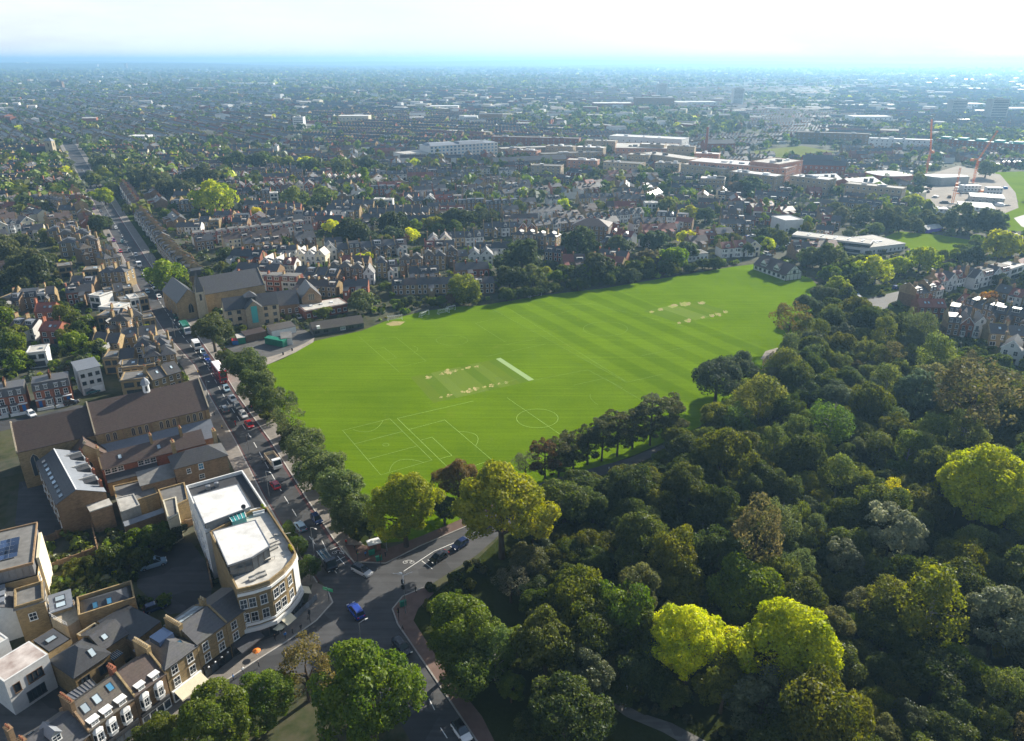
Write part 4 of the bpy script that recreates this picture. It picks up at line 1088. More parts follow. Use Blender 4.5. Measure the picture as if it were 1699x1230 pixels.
  s.rk = (kind, rh)
  return s.add('roof', mb, mat, label=label)
 def at(s, face, u):
  x0, y0, w, d, z0, h = s.blk
  return {'F': ((x0 + u, y0), 0.0), 'B': ((x0 + w - u, y0 + d), math.pi), 'L': ((x0, y0 + d - u), -math.pi / 2), 'R': ((x0 + w, y0 + u), math.pi / 2)}[face]
 def win(s, face, u, z, w=1.1, h=1.6, kind='sash', fr='white_paint', gl='glass', name='window'):
  (x, y), r = s.at(face, u)
  if s.near:
   o = s.add(name, cached((w, h, kind, fr, 'f'), lambda: window_frame(w, h, kind, 0.09, False)), fr, (x, y, z), r)
   s.add('pane', cached((w, h, kind, gl, 'p'), lambda: pane_mesh(w, h, kind)), gl, parent=o)
  else:
   o = s.add(name, cached((w, h, kind, fr, gl), lambda: window_frame(w, h, kind)), [M[fr], M[gl]], (x, y, z), r)
  return o
 def wins(s, face, n, zs, w=1.1, h=1.6, kind='sash', fr='white_paint', gl='glass', m=None):
  x0, y0, bw, bd, z0, bh = s.blk
  L = bw if face in 'FB' else bd
  m = L / n / 2 if m is None else m
  for z in zs:
   for i in range(n): s.win(face, m + (L - 2 * m) * (i / (n - 1) if n > 1 else 0.5), z0 + z, w, h, kind, fr, gl)
 def door(s, face, u, w=1.0, h=2.1, mat='blue_paint'):
  (x, y), r = s.at(face, u)
  mb = MB(); mb.box(-w / 2, w / 2, -0.06, 0.02, 0.05, h)
  mb.box(-w / 2 - .1, w / 2 + .1, -0.1, 0.02, h + 0.002, h + 0.14)
  return s.add('door', mb, mat, (x, y, 0), r)
 def chimney(s, x, y, z0, z1, w=0.6, d=1.6, pots=4, mat='stock_brick', pot='terracotta'):
  mb = MB(); mb.box(-w / 2, w / 2, -d / 2, d / 2, z0, z1); mb.box(-w / 2 - .07, w / 2 + .07, -d / 2 - .07, d / 2 + .07, z1 + 0.003, z1 + 0.16)
  o = s.add('chimney', mb, mat, (x, y, 0))
  pm = cached(('pot', pot), lambda: _pot())
  if s.near:
   for i in range(pots): s.add('chimney_pot', pm, pot, (0, -d / 2 + d * (i + 0.5) / pots, z1 + 0.16), parent=o)
  elif pots:
   mb = MB()
   for i in range(pots): mb.tube([(0, -d / 2 + d * (i + 0.5) / pots, z1 + 0.16), (0, -d / 2 + d * (i + 0.5) / pots, z1 + 0.6)], [0.15, 0.11], 6)
   s.add('chimney_pot', mb, pot, parent=o)
  return o
 def slope(s, x, y):
  """Height and pitch angle of the current roof at (x, y)."""
  x0, y0, w, d, z0, h = s.blk; k, rh = s.rk; z = z0 + h
  if k == 'x':
   t = (y - y0) / (d / 2); a = math.atan2(rh, d / 2)
   return (z + rh * t, a, 0.0) if t < 1 else (z + rh * (2 - t), -a, 0.0)
  if k == 'y':
   t = (x - x0) / (w / 2); a = math.atan2(rh, w / 2)
   return (z + rh * t, 0.0, -a) if t < 1 else (z + rh * (2 - t), 0.0, a)
  if k == 'hip':
   m = min(w, d) / 2; ds = [y - y0, x0 + w - x, y0 + d - y, x - x0]; i = ds.index(min(ds)); a = math.atan2(rh, m)
   return (z + rh * min(ds) / m,) + [(a, 0), (0, a), (-a, 0), (0, -a)][i]
  if k == 'mono': return (z + rh * (y - y0) / d, math.atan2(rh, d), 0.0)
  if k == 'mansard': return (z + rh, 0, 0)
  return (z + 0.1, 0, 0)
 def skylight(s, x, y, w=0.8, h=1.2, gl='pale_glass', fr='dark_frame', lift=0.22):
  z, ax, ay = s.slope(x, y)
  mb = MB(); b = 0.1
  for q in ((-w / 2 - b, w / 2 + b, -h / 2 - b, -h / 2), (-w / 2 - b, w / 2 + b, h / 2, h / 2 + b), (-w / 2 - b, -w / 2, -h / 2, h / 2), (w / 2, w / 2 + b, -h / 2, h / 2)): mb.box(*q, -0.15, 0.09)
  o = s.add('skylight', mb, fr, (x, y, z + lift))
  o.rotation_euler = (ax, ay, 0)
  pn = MB(); pn.box(-w / 2, w / 2, -h / 2, h / 2, -0.1, 0.05)
  s.add('pane', pn, gl, parent=o)
  return o
 def dormer(s, x, y, w=1.5, h=1.5, dep=2.2, mat='lead', kind='flat', wk='sash', face=0.0, fr='white_paint', rmat='lead'):
  z, ax, ay = s.slope(x, y)
  mb = MB(); mb.box(-w / 2, w / 2, 0, dep, -0.6, h)
  if kind == 'gable':
   mb.face([(-w / 2, 0, h), (w / 2, 0, h), (0, 0, h + w * 0.5)])
  o = s.add('dormer', mb, mat, (x, y, z), face)
  rb = MB()
  if kind == 'flat': rb.box(-w / 2 - .15, w / 2 + .15, -0.2, dep, h + 0.004, h + 0.14)
  else:
   rb.slab([(-w / 2 - .2, -0.2, h - 0.12), (0, -0.2, h + w * 0.5 + .1), (0, dep + 1.0, h + w * 0.5 + .1), (-w / 2 - .2, dep + 1.0, h - 0.12)], 0.1)
   rb.slab([(0, -0.2, h + w * 0.5 + .1), (w / 2 + .2, -0.2, h - 0.12), (w / 2 + .2, dep + 1.0, h - 0.12), (0, dep + 1.0, h + w * 0.5 + .1)], 0.1)
  s.add('dormer_roof', rb, rmat, parent=o)
  ww, wh = w - 0.45, h - 0.4
  s.add('window', cached((ww, wh, wk, fr, 'glass'), lambda: window_frame(ww, wh, wk)), [M[fr], M['glass']], (0, -0.02, 0.18), parent=o)
  return o
 def bay(s, face, u, z0, z1, w=2.2, dep=0.9, mat='white_render', roof='slate', floors=1):
  (x, y), r = s.at(face, u)
  po = [(-w / 2, 0), (-w / 2 + dep * 0.6, -dep), (w / 2 - dep * 0.6, -dep), (w / 2, 0)]
  mb = MB(); mb.prism(po, z0 - (0.3 if z0 == 0 else 0), z1)
  o = s.add('bay', mb, mat, (x, y, 0), r)
  rb = MB(); rb.hull([(px * 1.12, py * 1.15, z1 + 0.01) for px, py in po], [(px * 0.5, py * 0.3, z1 + 0.7) for px, py in po])
  s.add('bay_roof', rb, roof, parent=o)
  fh = (z1 - z0) / floors
  for k in range(floors):
   wm = w - dep * 1.2 - 0.35
   s.add('window', cached((wm, fh * 0.55, 'sash', 'white_paint', 'glass'), lambda: window_frame(wm, fh * 0.55)), [M['white_paint'], M['glass']], (0, -dep, z0 + fh * (k + 0.3)), parent=o)
   for sx in (-1, 1):
    ang = math.atan2(dep, dep * 0.6)
    s.add('window', cached((0.55, fh * 0.55, 'plain', 'white_paint', 'glass'), lambda: window_frame(0.55, fh * 0.55, 'plain')), [M['white_paint'], M['glass']],
 (sx * (w / 2 - dep * 0.3), -dep / 2, z0 + fh * (k + 0.3)), sx * ang, parent=o)
  return o
 def party(s, x, mat='stock_brick', up=0.35):
  """A party wall standing proud of a gable roof with its ridge along x."""
  x0, y0, w, d, z0, h = s.blk; k, rh = s.rk; z = z0 + h
  mb = MB(); t = 0.17; pr = [(y0 - .2, z + .05), (y0 + d / 2, z + rh + 0.16 + up), (y0 + d + .2, z + .05), (y0 + d + .2, z - .3), (y0 - .2, z - .3)]
  pr[0] = (y0 - .2, z + up); pr[2] = (y0 + d + .2, z + up)
  mb.hull([(x - t, a, c) for a, c in pr], [(x + t, a, c) for a, c in pr])
  return s.add('party_wall', mb, mat)
 def solar(s, x0, y0, nx, ny, w=1.0, h=1.65, z=None):
  for i in range(nx):
   for j in range(ny):
    mb = cached(('solar', w, h), lambda: _solar(w, h))
    o = s.add('solar_panel', mb, [M['steel'], M['panel_glass']], (x0 + i * (w + .25), y0 + j * (h + .06), z))
    o.rotation_euler = (rad(8), 0, 0)
def _pot():
 mb = MB(); mb.tube([(0, 0, 0), (0, 0, 0.35), (0, 0, 0.5)], [0.16, 0.12, 0.15], 7); return mb.mesh('chimney_pot')
def _solar(w, h):
 mb = MB(); mb.box(-w / 2, w / 2, -h / 2, h / 2, 0.1, 0.16, 0)
 for i in (0, 1): mb.face([(-w / 2 + .06 + i * w / 2 - (0.03 if i else 0), -h / 2 + .06, 0.165), (i * w / 2 - .03 + (w / 2 - .03 if i else 0) * 0 + (0 if not i else w / 2 - .03), -h / 2 + .06, 0.165), (i * w / 2 - .03 + (0 if not i else w / 2 - .03), h / 2 - .06, 0.165), (-w / 2 + .06 + i * w / 2 - (0.03 if i else 0), h / 2 - .06, 0.165)], 1)
 return mb.mesh('solar_panel')
glass('panel_glass', (0.03, 0.05, 0.10), 0.15)
def flatbox(name, label, cat, a, b_, dep, h, wall, roof='felt', zfit=None, par=0.3, group=None, near=False):
 loc, rot, w = fit(a, b_, h if zfit is None else zfit)
 g = B(name, label, cat, loc, rot, group, near)
 g.block(w, dep, h, wall, par=par); g.roof('flat', roof, ov=-0.05 if not par else 0)
 return g, w
# ------------------------------------------------------------------ buildings round the junction, each at its own place
def shopfront(g, x0, x1, mat, h=3.0, awn=None, dep=0.35, fascia='dark_frame'):
 mb = MB(); mb.box(x0, x1, -dep, 0.0, 0, h - 0.6)
 o = g.add('shopfront', mb, mat)
 n = max(2, int((x1 - x0) / 1.3))
 for i in range(n):
  a, b_ = x0 + (x1 - x0) * i / n + 0.12, x0 + (x1 - x0) * (i + 1) / n - 0.12
  pn = MB(); pn.box(a, b_, -dep - 0.02, -dep + 0.05, 0.5, h - 0.85)
  g.add('pane', pn, 'glass', parent=o)
 fb = MB(); fb.box(x0 - 0.05, x1 + 0.05, -dep - 0.12, 0.0, h - 0.597, h)
 g.add('fascia', fb, fascia, parent=o)
 if awn:
  m, out_ = awn; ab = MB()
  ab.slab([(x0 + .2, -dep - out_, h - 1.0), (x1 - .2, -dep - out_, h - 1.0), (x1 - .2, -dep - 0.13, h - 0.1), (x0 + .2, -dep - 0.13, h - 0.1)], 0.06)
  ab.box(x0 + .2, x1 - .2, -dep - out_ - .04, -dep - out_ - .005, h - 1.3, h - 1.0)
  g.add('awning', ab, m)
 return o
RS = rad(58.8); L0 = Vector((-70.3, 89.2, 0))
def srow(t): return xf(L0, RS, t, 0)
SHOP = 'shops and houses along the lower shopping street'
# lowest house, slate roof with a gabled dormer and tall pot-topped stacks
g = B('terraced_house', 'slate-roofed house with a single gabled dormer at the lower end of the shopping street', 'house', srow(-8.6), RS, SHOP, True)
g.block(8.5, 8.5, 6.8, 'brown_brick', gable='x', rh=3.0); g.roof('x', 'slate', 3.0)
g.dormer(4.6, 1.7, 1.6, 1.5, 2.4, 'grey_render', 'gable'); g.wins('F', 3, (0.9, 4.0))
g.chimney(0.4, 6.5, 6, 12.2, 0.8, 1.4, 3, 'brown_brick'); g.chimney(0.5, 2.8, 6, 11.8, 0.8, 1.4, 3, 'brown_brick'); g.skylight(3.0, 6.8)
g = B('terraced_house', 'dark slate house cut by the bottom corner below the pot-topped stacks', 'house', srow(-17.2), RS, SHOP, True)
g.block(8.5, 9, 6.4, 'brown_brick', gable='x', rh=2.6); g.roof('x', 'dark_slate', 2.6); g.skylight(3, 2.5); g.skylight(6, 2.5); g.wins('F', 3, (0.9, 3.9))
# brown tiled house with two sunny skylights
g = B('terraced_house', 'brown tiled house with three skylights and white box windows in the shopping street', 'house', srow(0), RS, SHOP, True)
g.block(8.1, 8.2, 7.4, 'brown_brick', gable='x', rh=3.2); g.roof('x', 'old_tile', 3.2)
g.skylight(1.5, 2.6, 1.0, 1.5); g.skylight(3.6, 2.7, 1.0, 1.5); g.skylight(6.2, 3.0, 0.9, 1.3, 'blue_glass'); g.party(0, 'brown_brick', 0.3)
for u in (1.3, 3.6, 6.2):
 g.dormer(u, 0.12, 1.5, 1.0, 1.2, 'brown_brick', 'flat', rmat='white_paint')
 g.bay('F', u, 3.4, 6.3, 1.7, 0.5, 'white_paint', 'white_paint')
g.chimney(0.0, 4.6, 8, 12.0, 0.7, 3.4, 7, 'brown_brick'); shopfront(g, 0.3, 7.8, 'dark_frame')
g = B('terraced_house', 'red-brown tiled house with white-framed box bays next to the yellow brick shops', 'house', srow(8.2), RS, SHOP, True)
g.block(6.1, 8.0, 7.6, 'brown_brick', gable='x', rh=3.0); g.roof('x', 'brown_tile', 3.0); g.party(0.0, 'stock_brick', 0.4); g.party(6.1, 'stock_brick', 0.5)
for u in (1.6, 4.4):
 g.dormer(u, 0.12, 1.4, 0.9, 1.1, 'brown_brick', 'flat', rmat='white_paint'); g.bay('F', u, 3.4, 6.4, 1.7, 0.55, 'white_paint', 'white_paint')
g.chimney(0.0, 5.2, 8, 11.6, 0.7, 1.6, 3, 'red_brick'); g.chimney(6.1, 5.6, 8, 11.8, 0.8, 4.2, 8, 'stock_brick', 'pale_pot'); shopfront(g, 0.3, 5.8, 'white_paint')
g = B('terraced_house', 'yellow brick shop house with a hipped slate roof and cream awning', 'house', srow(14.5), RS, SHOP, True)
g.block(6.6, 9, 8.5, 'stock_brick'); g.roof('hip', 'slate', 2.6, inset=2.6); g.wins('F', 2, (3.3, 6.1), 1.15, 1.75); g.skylight(4.6, 1.6, 0.7, 1.1, 'blue_glass')
mb = MB(); mb.box(1.9, 4.9, 3.6, 6.6, 9.6, 11.28); g.add('roof_lantern', mb, 'panel_glass')
shopfront(g, 0.2, 6.3, 'white_paint', 2.9, ('canvas', 2.2), fascia='white_paint'); g.chimney(6.6, 6.0, 8, 11.6, 0.8, 4.4, 9, 'stock_brick', 'pale_pot')
g = B('terraced_house', 'yellow brick public house with a row of hanging lamps and a panelled glass roof', 'house', srow(21.2), RS, SHOP, True)
g.block(6.6, 9.5, 8.8, 'stock_brick', gable='x', rh=2.0); g.roof('x', 'slate', 2.0); g.wins('F', 2, (3.5, 6.2), 1.15, 1.7)
for i in range(4):
 for j in range(2):
  mb = MB(); mb.box(-0.68, 0.68, -0.68, 0.68, 0, 0.1); q = g.add('roof_panel', mb, 'pale_glass', (1.0 + i * 1.45, 6.0 + j * 1.5, 0)); z, ax, ay = g.slope(1 + i * 1.45, 6.0 + j * 1.5); q.location.z = z + 0.28; q.rotation_euler = (ax, 0, 0)
shopfront(g, 0.2, 6.4, 'black_paint', 3.1, fascia='black_paint')
for i in range(4):
 mb = MB(); mb.tube([(0.9 + i * 1.5, -0.3, 3.2), (0.9 + i * 1.5, -0.85, 3.3), (0.9 + i * 1.5, -0.85, 3.1)], 0.03, 5); lo_ = g.add('wall_lamp', mb, 'black_paint')
 mb = MB(); mb.tube([(0.9 + i * 1.5, -0.85, 3.1), (0.9 + i * 1.5, -0.85, 2.95), (0.9 + i * 1.5, -0.85, 2.75)], [0.05, 0.2, 0.12], 8); g.add('lamp_globe', mb, 'white_paint', parent=lo_)
g.chimney(6.6, 6.2, 8, 11.9, 0.8, 1.3, 2, 'stock_brick', 'pale_pot')
g = B('terraced_house', 'yellow brick end house with a plain slate roof and dark grey awning', 'house', srow(27.9), RS, SHOP, True)
g.block(6.4, 9, 8.8, 'stock_brick', gable='x', rh=1.9); g.roof('x', 'slate', 1.9); g.wins('F', 2, (3.5, 6.2), 1.15, 1.7)
shopfront(g, 0.2, 6.2, 'dark_frame', 3.2, ('dark_felt', 2.4)); g.party(0, 'stock_brick', 0.35)
# buildings with any plan: corners given as photo pixels at roof height
def poly_building(name, label, cat, pix, z, wall, roof, par=0.7, drop=0.7, near=True, world=False):
 pts = [Vector(p) if world else U(p[0], p[1], z) for p in pix]
 pts = [Vector((p.x, p.y, 0)) for p in pts]
 if sum(pts[i].x * pts[(i + 1) % len(pts)].y - pts[(i + 1) % len(pts)].x * pts[i].y for i in range(len(pts))) < 0: pts = pts[::-1]
 o = pts[0]; g = B(name, label, cat, o, 0.0, None, near); g.pts = [p - o for p in pts]; g.z = z
 n = len(pts); FOOT.append((g.o, min(p.x for p in g.pts), min(p.y for p in g.pts), max(p.x for p in g.pts), max(p.y for p in g.pts))); mb = MB(); mb.prism([(p.x, p.y) for p in g.pts], -0.3, z - drop - 0.12, top=False); g.add('wall', mb, wall)
 cen = sum(g.pts, Vector()) / n; mb = MB()
 mb.prism([(p.x, p.y) for p in g.pts], z - drop - 0.12, z - drop); g.add('roof', mb, roof)
 if par:
  mb = MB()
  for i in range(n):
   a, b_ = g.pts[i], g.pts[(i + 1) % n]; d = (b_ - a).normalized(); nn = Vector((-d.y, d.x, 0)) * 0.3
   mb.prism([(q.x, q.y) for q in (a - nn * 0.1, b_ - nn * 0.1, b_ + nn, a + nn)], z - drop + 0.002, z + 0.001 * (i % 3))
  g.add('parapet', mb, wall)
 return g
def edge_frame(g, i):
 a, b_ = g.pts[i], g.pts[(i + 1) % len(g.pts)]; d = b_ - a
 return a, math.atan2(d.y, d.x), d.length
def edge_win(g, i, t, z, w, h, kind='sash', fr='white_paint', gl='glass'):
 a, r, L = edge_frame(g, i); p = a + Vector((math.cos(r), math.sin(r), 0)) * (L * t)
 o = g.add('window', cached((w, h, kind, fr, 'f'), lambda: window_frame(w, h, kind, 0.09, False)), fr, (p.x, p.y, z), r)
 g.add('pane', cached((w, h, kind, gl, 'p'), lambda: pane_mesh(w, h, kind)), gl, parent=o)
def ring(g, name, z0, z1, proud, mat, idx=None):
 mb = MB(); n = len(g.pts)
 for i in (range(n) if idx is None else idx):
  a, b_ = g.pts[i], g.pts[(i + 1) % n]; d = (b_ - a).normalized(); nn = Vector((d.y, -d.x, 0)) * proud
  e = d * proud * 0.4
  mb.prism([(q.x, q.y) for q in (a + nn - e, b_ + nn + e, b_ - nn * 0.1, a - nn * 0.1)], z0, z1 + 0.002 * (i % 2))
 return g.add(name, mb, mat)
g = poly_building('corner_building', 'yellow brick corner building with a curved white end and glazed roof pavilion at the junction', 'building',
 [(348, 882), (393, 978), (420, 972), (447, 963), (470, 945), (484, 929), (491, 917), (487, 907), (443, 841), (415, 848)], 14.0, 'stock_brick', 'pale_felt', 0.9, 0.9)
ring(g, 'cornice', 12.2, 12.75, 0.28, 'white_paint', [1, 2, 3, 4, 5, 6]); ring(g, 'string_course', 4.6, 5.1, 0.22, 'white_paint', [1, 2, 3, 4, 5, 6, 7])
ring(g, 'shop_fascia', 3.2, 4.1, 0.5, 'white_paint', [1, 2, 3, 4, 5, 6, 7]); ring(g, 'shopfront', 0.2, 3.19, 0.15, 'dark_frame', [1, 2, 3, 4, 5, 6, 7])
ring(g, 'white_bay', 5.2, 12.1, 0.12, 'white_render', [5, 6])
for i, ts in ((1, (0.25, 0.8)), (2, (0.5,)), (3, (0.3, 0.75)), (4, (0.5,)), (7, (0.1, 0.3, 0.5, 0.7, 0.9))):
 for t in ts:
  for z in (5.5, 9.0): edge_win(g, i, t, z, 1.2, 2.1)
for z in (5.5, 9.0): edge_win(g, 5, 0.5, z, 0.9, 2.1); edge_win(g, 6, 0.5, z, 0.7, 2.1)
for i in (1, 2, 3, 4, 5, 7):
 a, r, L = edge_frame(g, i); n_ = max(1, int(L / 1.5))
 for k in range(n_):
  p = a + Vector((math.cos(r), math.sin(r), 0)) * (L * (k + 0.5) / n_); q = Vector((math.sin(r), -math.cos(r), 0)) * 0.16
  pn = MB(); pn.box(-L / n_ / 2 + .12, L / n_ / 2 - .12, -0.02, 0.02, 0.7, 2.9); g.add('shop_pane', pn, 'glass', (p.x + q.x, p.y + q.y, 0), r)
for i, t, m in ((3, 0.6, 'canvas'), (6, 0.5, 'canvas')):
 a, r, L = edge_frame(g, i); p = a + Vector((math.cos(r), math.sin(r), 0)) * (L * t); ab = MB()
 ab.slab([(-1.3, -2.1, 2.5), (1.3, -2.1, 2.5), (1.3, -0.52, 3.3), (-1.3, -0.52, 3.3)], 0.06); g.add('awning', ab, m, (p.x, p.y, 0), r)
def pavilion(g, pix, z0, z1, roof, wall='glass', solid=False):
 pts = [U(x, y, z1) - g.o.location for x, y in pix]; pts = [Vector((p.x, p.y, 0)) for p in pts]
 if sum(pts[i].x * pts[(i + 1) % len(pts)].y - pts[(i + 1) % len(pts)].x * pts[i].y for i in range(len(pts))) < 0: pts = pts[::-1]
 c = sum(pts, Vector()) / len(pts); inn = [c + (p - c) * 0.94 for p in pts]
 mb = MB(); mb.prism([(p.x, p.y) for p in inn], z0, z1 - 0.3); o = g.add('pavilion', mb, wall)
 mb = MB(); mb.prism([(p.x, p.y) for p in pts], z1 - 0.3, z1); g.add('pavilion_roof', mb, roof, parent=o)
 mb = MB()
 for i in range(len(pts)):
  a, b_ = pts[i], pts[(i + 1) % len(pts)]; d = (b_ - a).normalized(); nn = Vector((-d.y, d.x, 0)) * 0.12
  mb.prism([(q.x, q.y) for q in (a - nn * .3, b_ - nn * .3, b_ + nn, a + nn)], z1 - 0.32, z1 + 0.09 + 0.002 * (i % 2))
 g.add('roof_edge', mb, 'lead', parent=o)
 if not solid:
  for i in range(len(inn)):
   a, b_ = inn[i], inn[(i + 1) % len(inn)]; L = (b_ - a).length; r = math.atan2((b_ - a).y, (b_ - a).x); k = max(1, int(L / 1.4))
   for j in range(k + 1):
    p = a.lerp(b_, j / k); pb = MB(); pb.box(-0.06, 0.06, -0.05, 0.06, z0, z1 - 0.31); g.add('mullion', pb, 'dark_frame', (p.x, p.y, 0), r, parent=o)
 return o
pavilion(g, [(353, 882), (424, 863), (448, 906), (418, 925), (378, 939)], 13.12, 16.6, 'white_roof')
for (x, y, w, d, h, m) in [(455, 905, 2.6, 1.0, 0.7, 'pale_felt'), (452, 912, 2.4, 0.9, 0.7, 'grey_render'), (419, 962, 1.3, 1.1, 0.75, 'grey_render'), (429, 957, 1.3, 1.1, 0.75, 'grey_render'), (437, 954, 1.2, 1.1, 0.7, 'grey_render'), (430, 854, 2.6, 0.7, 0.9, 'white_paint')]:
 p = U(x, y, 13.12); mb = MB(); mb.box(-w / 2, w / 2, -d / 2, d / 2, 0, h * .55); mb.box(-w / 2, w / 2, d / 2 - .2, d / 2, h * .552, h)
 o = obj('garden_sofa', mb, M[m]); o.location = p; o.rotation_euler = (0, 0, rad(R.uniform(20, 60)))
 props(o, 'pale outdoor seat on the corner building roof terrace, ' + {455: 'upper of the pair by the pavilion', 452: 'lower of the pair by the pavilion', 419: 'outermost of the front three', 429: 'middle of the front three', 437: 'innermost of the front three', 430: 'long bench by the planter'}[x], 'seat', 'terrace seats')
p = U(446, 929, 13.12); t = thing('terrace_table', 'pale table on the curved roof terrace before the glass pavilion', 'table', p)
mb = MB(); mb.box(-1.3, 1.3, -0.6, 0.6, 0.7, 0.78); obj('tabletop', mb, M['pale_felt'], t, rot=rad(40))
for sx in (-1, 1):
 for sy in (-1, 1): mb = MB(); mb.tube([(sx * 1.1, sy * .5, 0), (sx * 1.1, sy * .5, .7)], 0.05, 5); obj('leg', mb, M['steel'], t, rot=rad(40))
for i, (x, y) in enumerate([(437, 846), (483, 914)]):
 p = U(x, y, 13.12); t = thing('planter', ['long planter of bright green shrubs at the back of the roof terrace', 'planter with yellow flowers at the curved end of the roof terrace'][i], 'planter', p, rad(-55))
 mb = MB(); mb.box(-1.2, 1.2, -.3, .3, 0, .5); obj('box', mb, M['timber'], t)
 for k in range(4): q = obj('crown', CROWN['shrub'][k % 3][0], M['leaves'], t, (-0.9 + .6 * k, 0, 0.45)); q.scale = (.4, .4, .4); q.color = ((.2, .25, .02, 1), (.4, .36, .02, 1))[i]
p = U(462, 889, 13.12); t = thing('patio_umbrella', 'folded parasol lying by the terrace wall of the corner building', 'parasol', p, rad(15))
mb = MB(); mb.tube([(-.9, 0, .35), (0.9, 0, .3)], [.22, .06], 8); obj('canopy', mb, M['pale_felt'], t); mb = MB(); mb.tube([(0.9, 0, .3), (2.6, 0, .25)], .04, 6); obj('pole', mb, M['white_paint'], t)
g = poly_building('corner_annexe', 'brick building with a dazzling white flat roof and white flank behind the corner building', 'building',
 [(308, 806), (402, 780), (442, 840), (414, 847), (340, 880)], 13.5, 'white_render', 'dark_felt', 0.7, 0.9)
pavilion(g, [(318.7, 824), (394.7, 803.6), (416.9, 841), (339.4, 870)], 12.6, 15.2, 'white_roof', 'grey_render', True)
for i in range(len(g.pts)):
 a, r, L = edge_frame(g, i)
 for k in range(max(1, int(L / 4))):
  for z in (2, 5, 8): edge_win(g, i, (k + .5) / max(1, int(L / 4)), z, 1.1, 1.6)
for i, (x, y) in enumerate([(346, 812), (360, 807)]):
 p = U(x, y, 12.6); mb = MB(); mb.box(-.5, .5, -.5, .5, 0, 1.0); mb.tube([(0, 0, 1.0), (0, 0, 1.15)], .35, 10); o = obj('air_unit', mb, M['steel'], loc=p, rot=rad(33)); props(o, ['inner', 'outer'][i] + ' of two grey air units on the dark roof behind the first white roof', 'air unit', 'roof air units')
for x, y, r_ in [(405, 846, .5)]:
 p = U(x, y, 15.2); mb = MB(); mb.tube([(0, 0, 0), (0, 0, .9)], .05, 6); mb.tube([(0, -.1, .9), (0.1, -.25, 1.0)], [.55, .5], 12); props(obj('satellite_dish', mb, M['dark_frame'], loc=p), 'black satellite dish at the near edge of the upper white roof', 'dish')
# glazed link between the two white roofs
p0 = [U(x, y, 14) for x, y in [(378, 858), (405, 850), (409, 862), (386, 870)]]; mb = MB(); mb.prism([(p.x - p0[0].x, p.y - p0[0].y) for p in p0], 12.8, 14.6)
t = thing('roof_lantern', 'green glass roof light between the two white roofs', 'roof light', (p0[0].x, p0[0].y, 0)); obj('glazing', mb, M['teal_glass'], t)
for k in range(5):
 a, b_ = p0[0].lerp(p0[1], k / 4) - p0[0], p0[3].lerp(p0[2], k / 4) - p0[0]; mb = MB(); mb.tube([(a.x, a.y, 14.63), (b_.x, b_.y, 14.63)], .06, 4); obj('bar', mb, M['white_paint'], t)
# ---- back buildings left of the yards
def box_building(name, label, loc, rot, w, d, h, wall, roof='felt', par=0.35, near=True, cat='building', group=None):
 g = B(name, label, cat, loc, rot, group, near); g.block(w, d, h, wall, par=par); g.roof('flat', roof, ov=0 if par else -0.05); return g
g = B('brick_hall', 'long brick workshop with nine skylights in its slate slope and roof terraces', 'building', (-111.8, 153.5, 0), rad(40), None, True)
mb = MB(); W_, D_ = 10.9, 27.0
prof = [(0, -0.3), (W_, -0.3), (W_, 8.6), (4.8, 11.7), (0, 9.5)]
mb.hull([(x, 0, z) for x, z in prof], [(x - 0, D_, z) for x, z in prof]); g.add('wall', mb, 'brown_brick')
mb = MB(); mb.slab([(-.25, -.1, 9.5), (4.8, -.1, 11.86), (4.8, D_ + .1, 11.86), (-.25, D_ + .1, 9.5)], .14); g.add('roof', mb, 'dark_slate', label='slate slope with skylights')
mb = MB(); mb.slab([(4.81, -.1, 11.86), (W_ + .1, -.1, 8.76), (W_ + .1, D_ + .1, 8.76), (4.81, D_ + .1, 11.86)], .14); g.add('roof', mb, 'lead', label='pale metal slope with sunken terraces')
mb = MB(); mb.box(4.68, 4.92, -.1, D_ + .1, 11.8, 12.0); g.add('ridge', mb, 'white_paint')
for i in range(9):
 mb = cached('bh_sky', lambda: (lambda m_: (m_.box(-.55, .55, -.8, .8, -.1, .08, 0), m_.box(-.45, .45, -.7, .7, .081, .1, 1), m_.mesh('skylight'))[2])(MB()))
 o = g.add('skylight', mb, [M['dark_frame'], M['pale_glass']], (1.5, 2.2 + i * 2.75, 10.35)); o.rotation_euler = (0, -math.atan2(2.36, 5.05), 0)
for i in range(3):
 y = 4 + i * 8; mb = MB(); mb.box(6.4, 10.2, y, y + 2.2, 8.9, 10.95 - .3); g.add('terrace_well', mb, 'dark_felt')
 mb = MB(); mb.box(6.3, 10.3, y + 2.2, y + 2.4, 9.0, 11.2); mb.box(10.25, 10.4, y, y + 2.2, 8.8, 10.6); g.add('terrace_wall', mb, 'pale_felt')
 mb = MB(); mb.box(6.4, 10.2, y + 2.42, y + 5.0, 9.2, 10.4); g.add('terrace_screen', mb, 'lead')
for i in range(4): g.chimney(10.6, 3 + i * 7.3, 8, 10.6, .7, .8, 2, 'red_brick')
mb = MB(); mb.box(6.2, W_ + .2, -3.4, -0.03, -0.2, 6.4); g.add('annexe', mb, 'brown_brick'); mb = MB(); mb.box(6.0, W_ + .3, -3.6, -.02, 6.41, 6.7); g.add('annexe_roof', mb, 'pale_felt')
g.blk = (0, 0, W_, D_, 0, 8.6); g.wins('L', 6, (1.5, 5.2), 1.2, 1.8)
g = B('flat_block', 'flat-roofed block with ten solar panels and a grey metal attic by the left edge', 'building', xf((-105.2, 124.6, 0), rad(28), -15, 0), rad(28), None, True)
g.block(20, 17, 9.2, 'stock_brick', name='wall'); mb = MB(); mb.box(0.4, 19.6, 0.4, 16.6, 9.2, 12.0); g.add('attic', mb, 'zinc')
for i in range(16): mb = MB(); mb.box(0.8 + i * 1.2, 0.86 + i * 1.2, 0.28, 0.42, 9.3, 11.9); g.add('seam', mb, 'zinc')
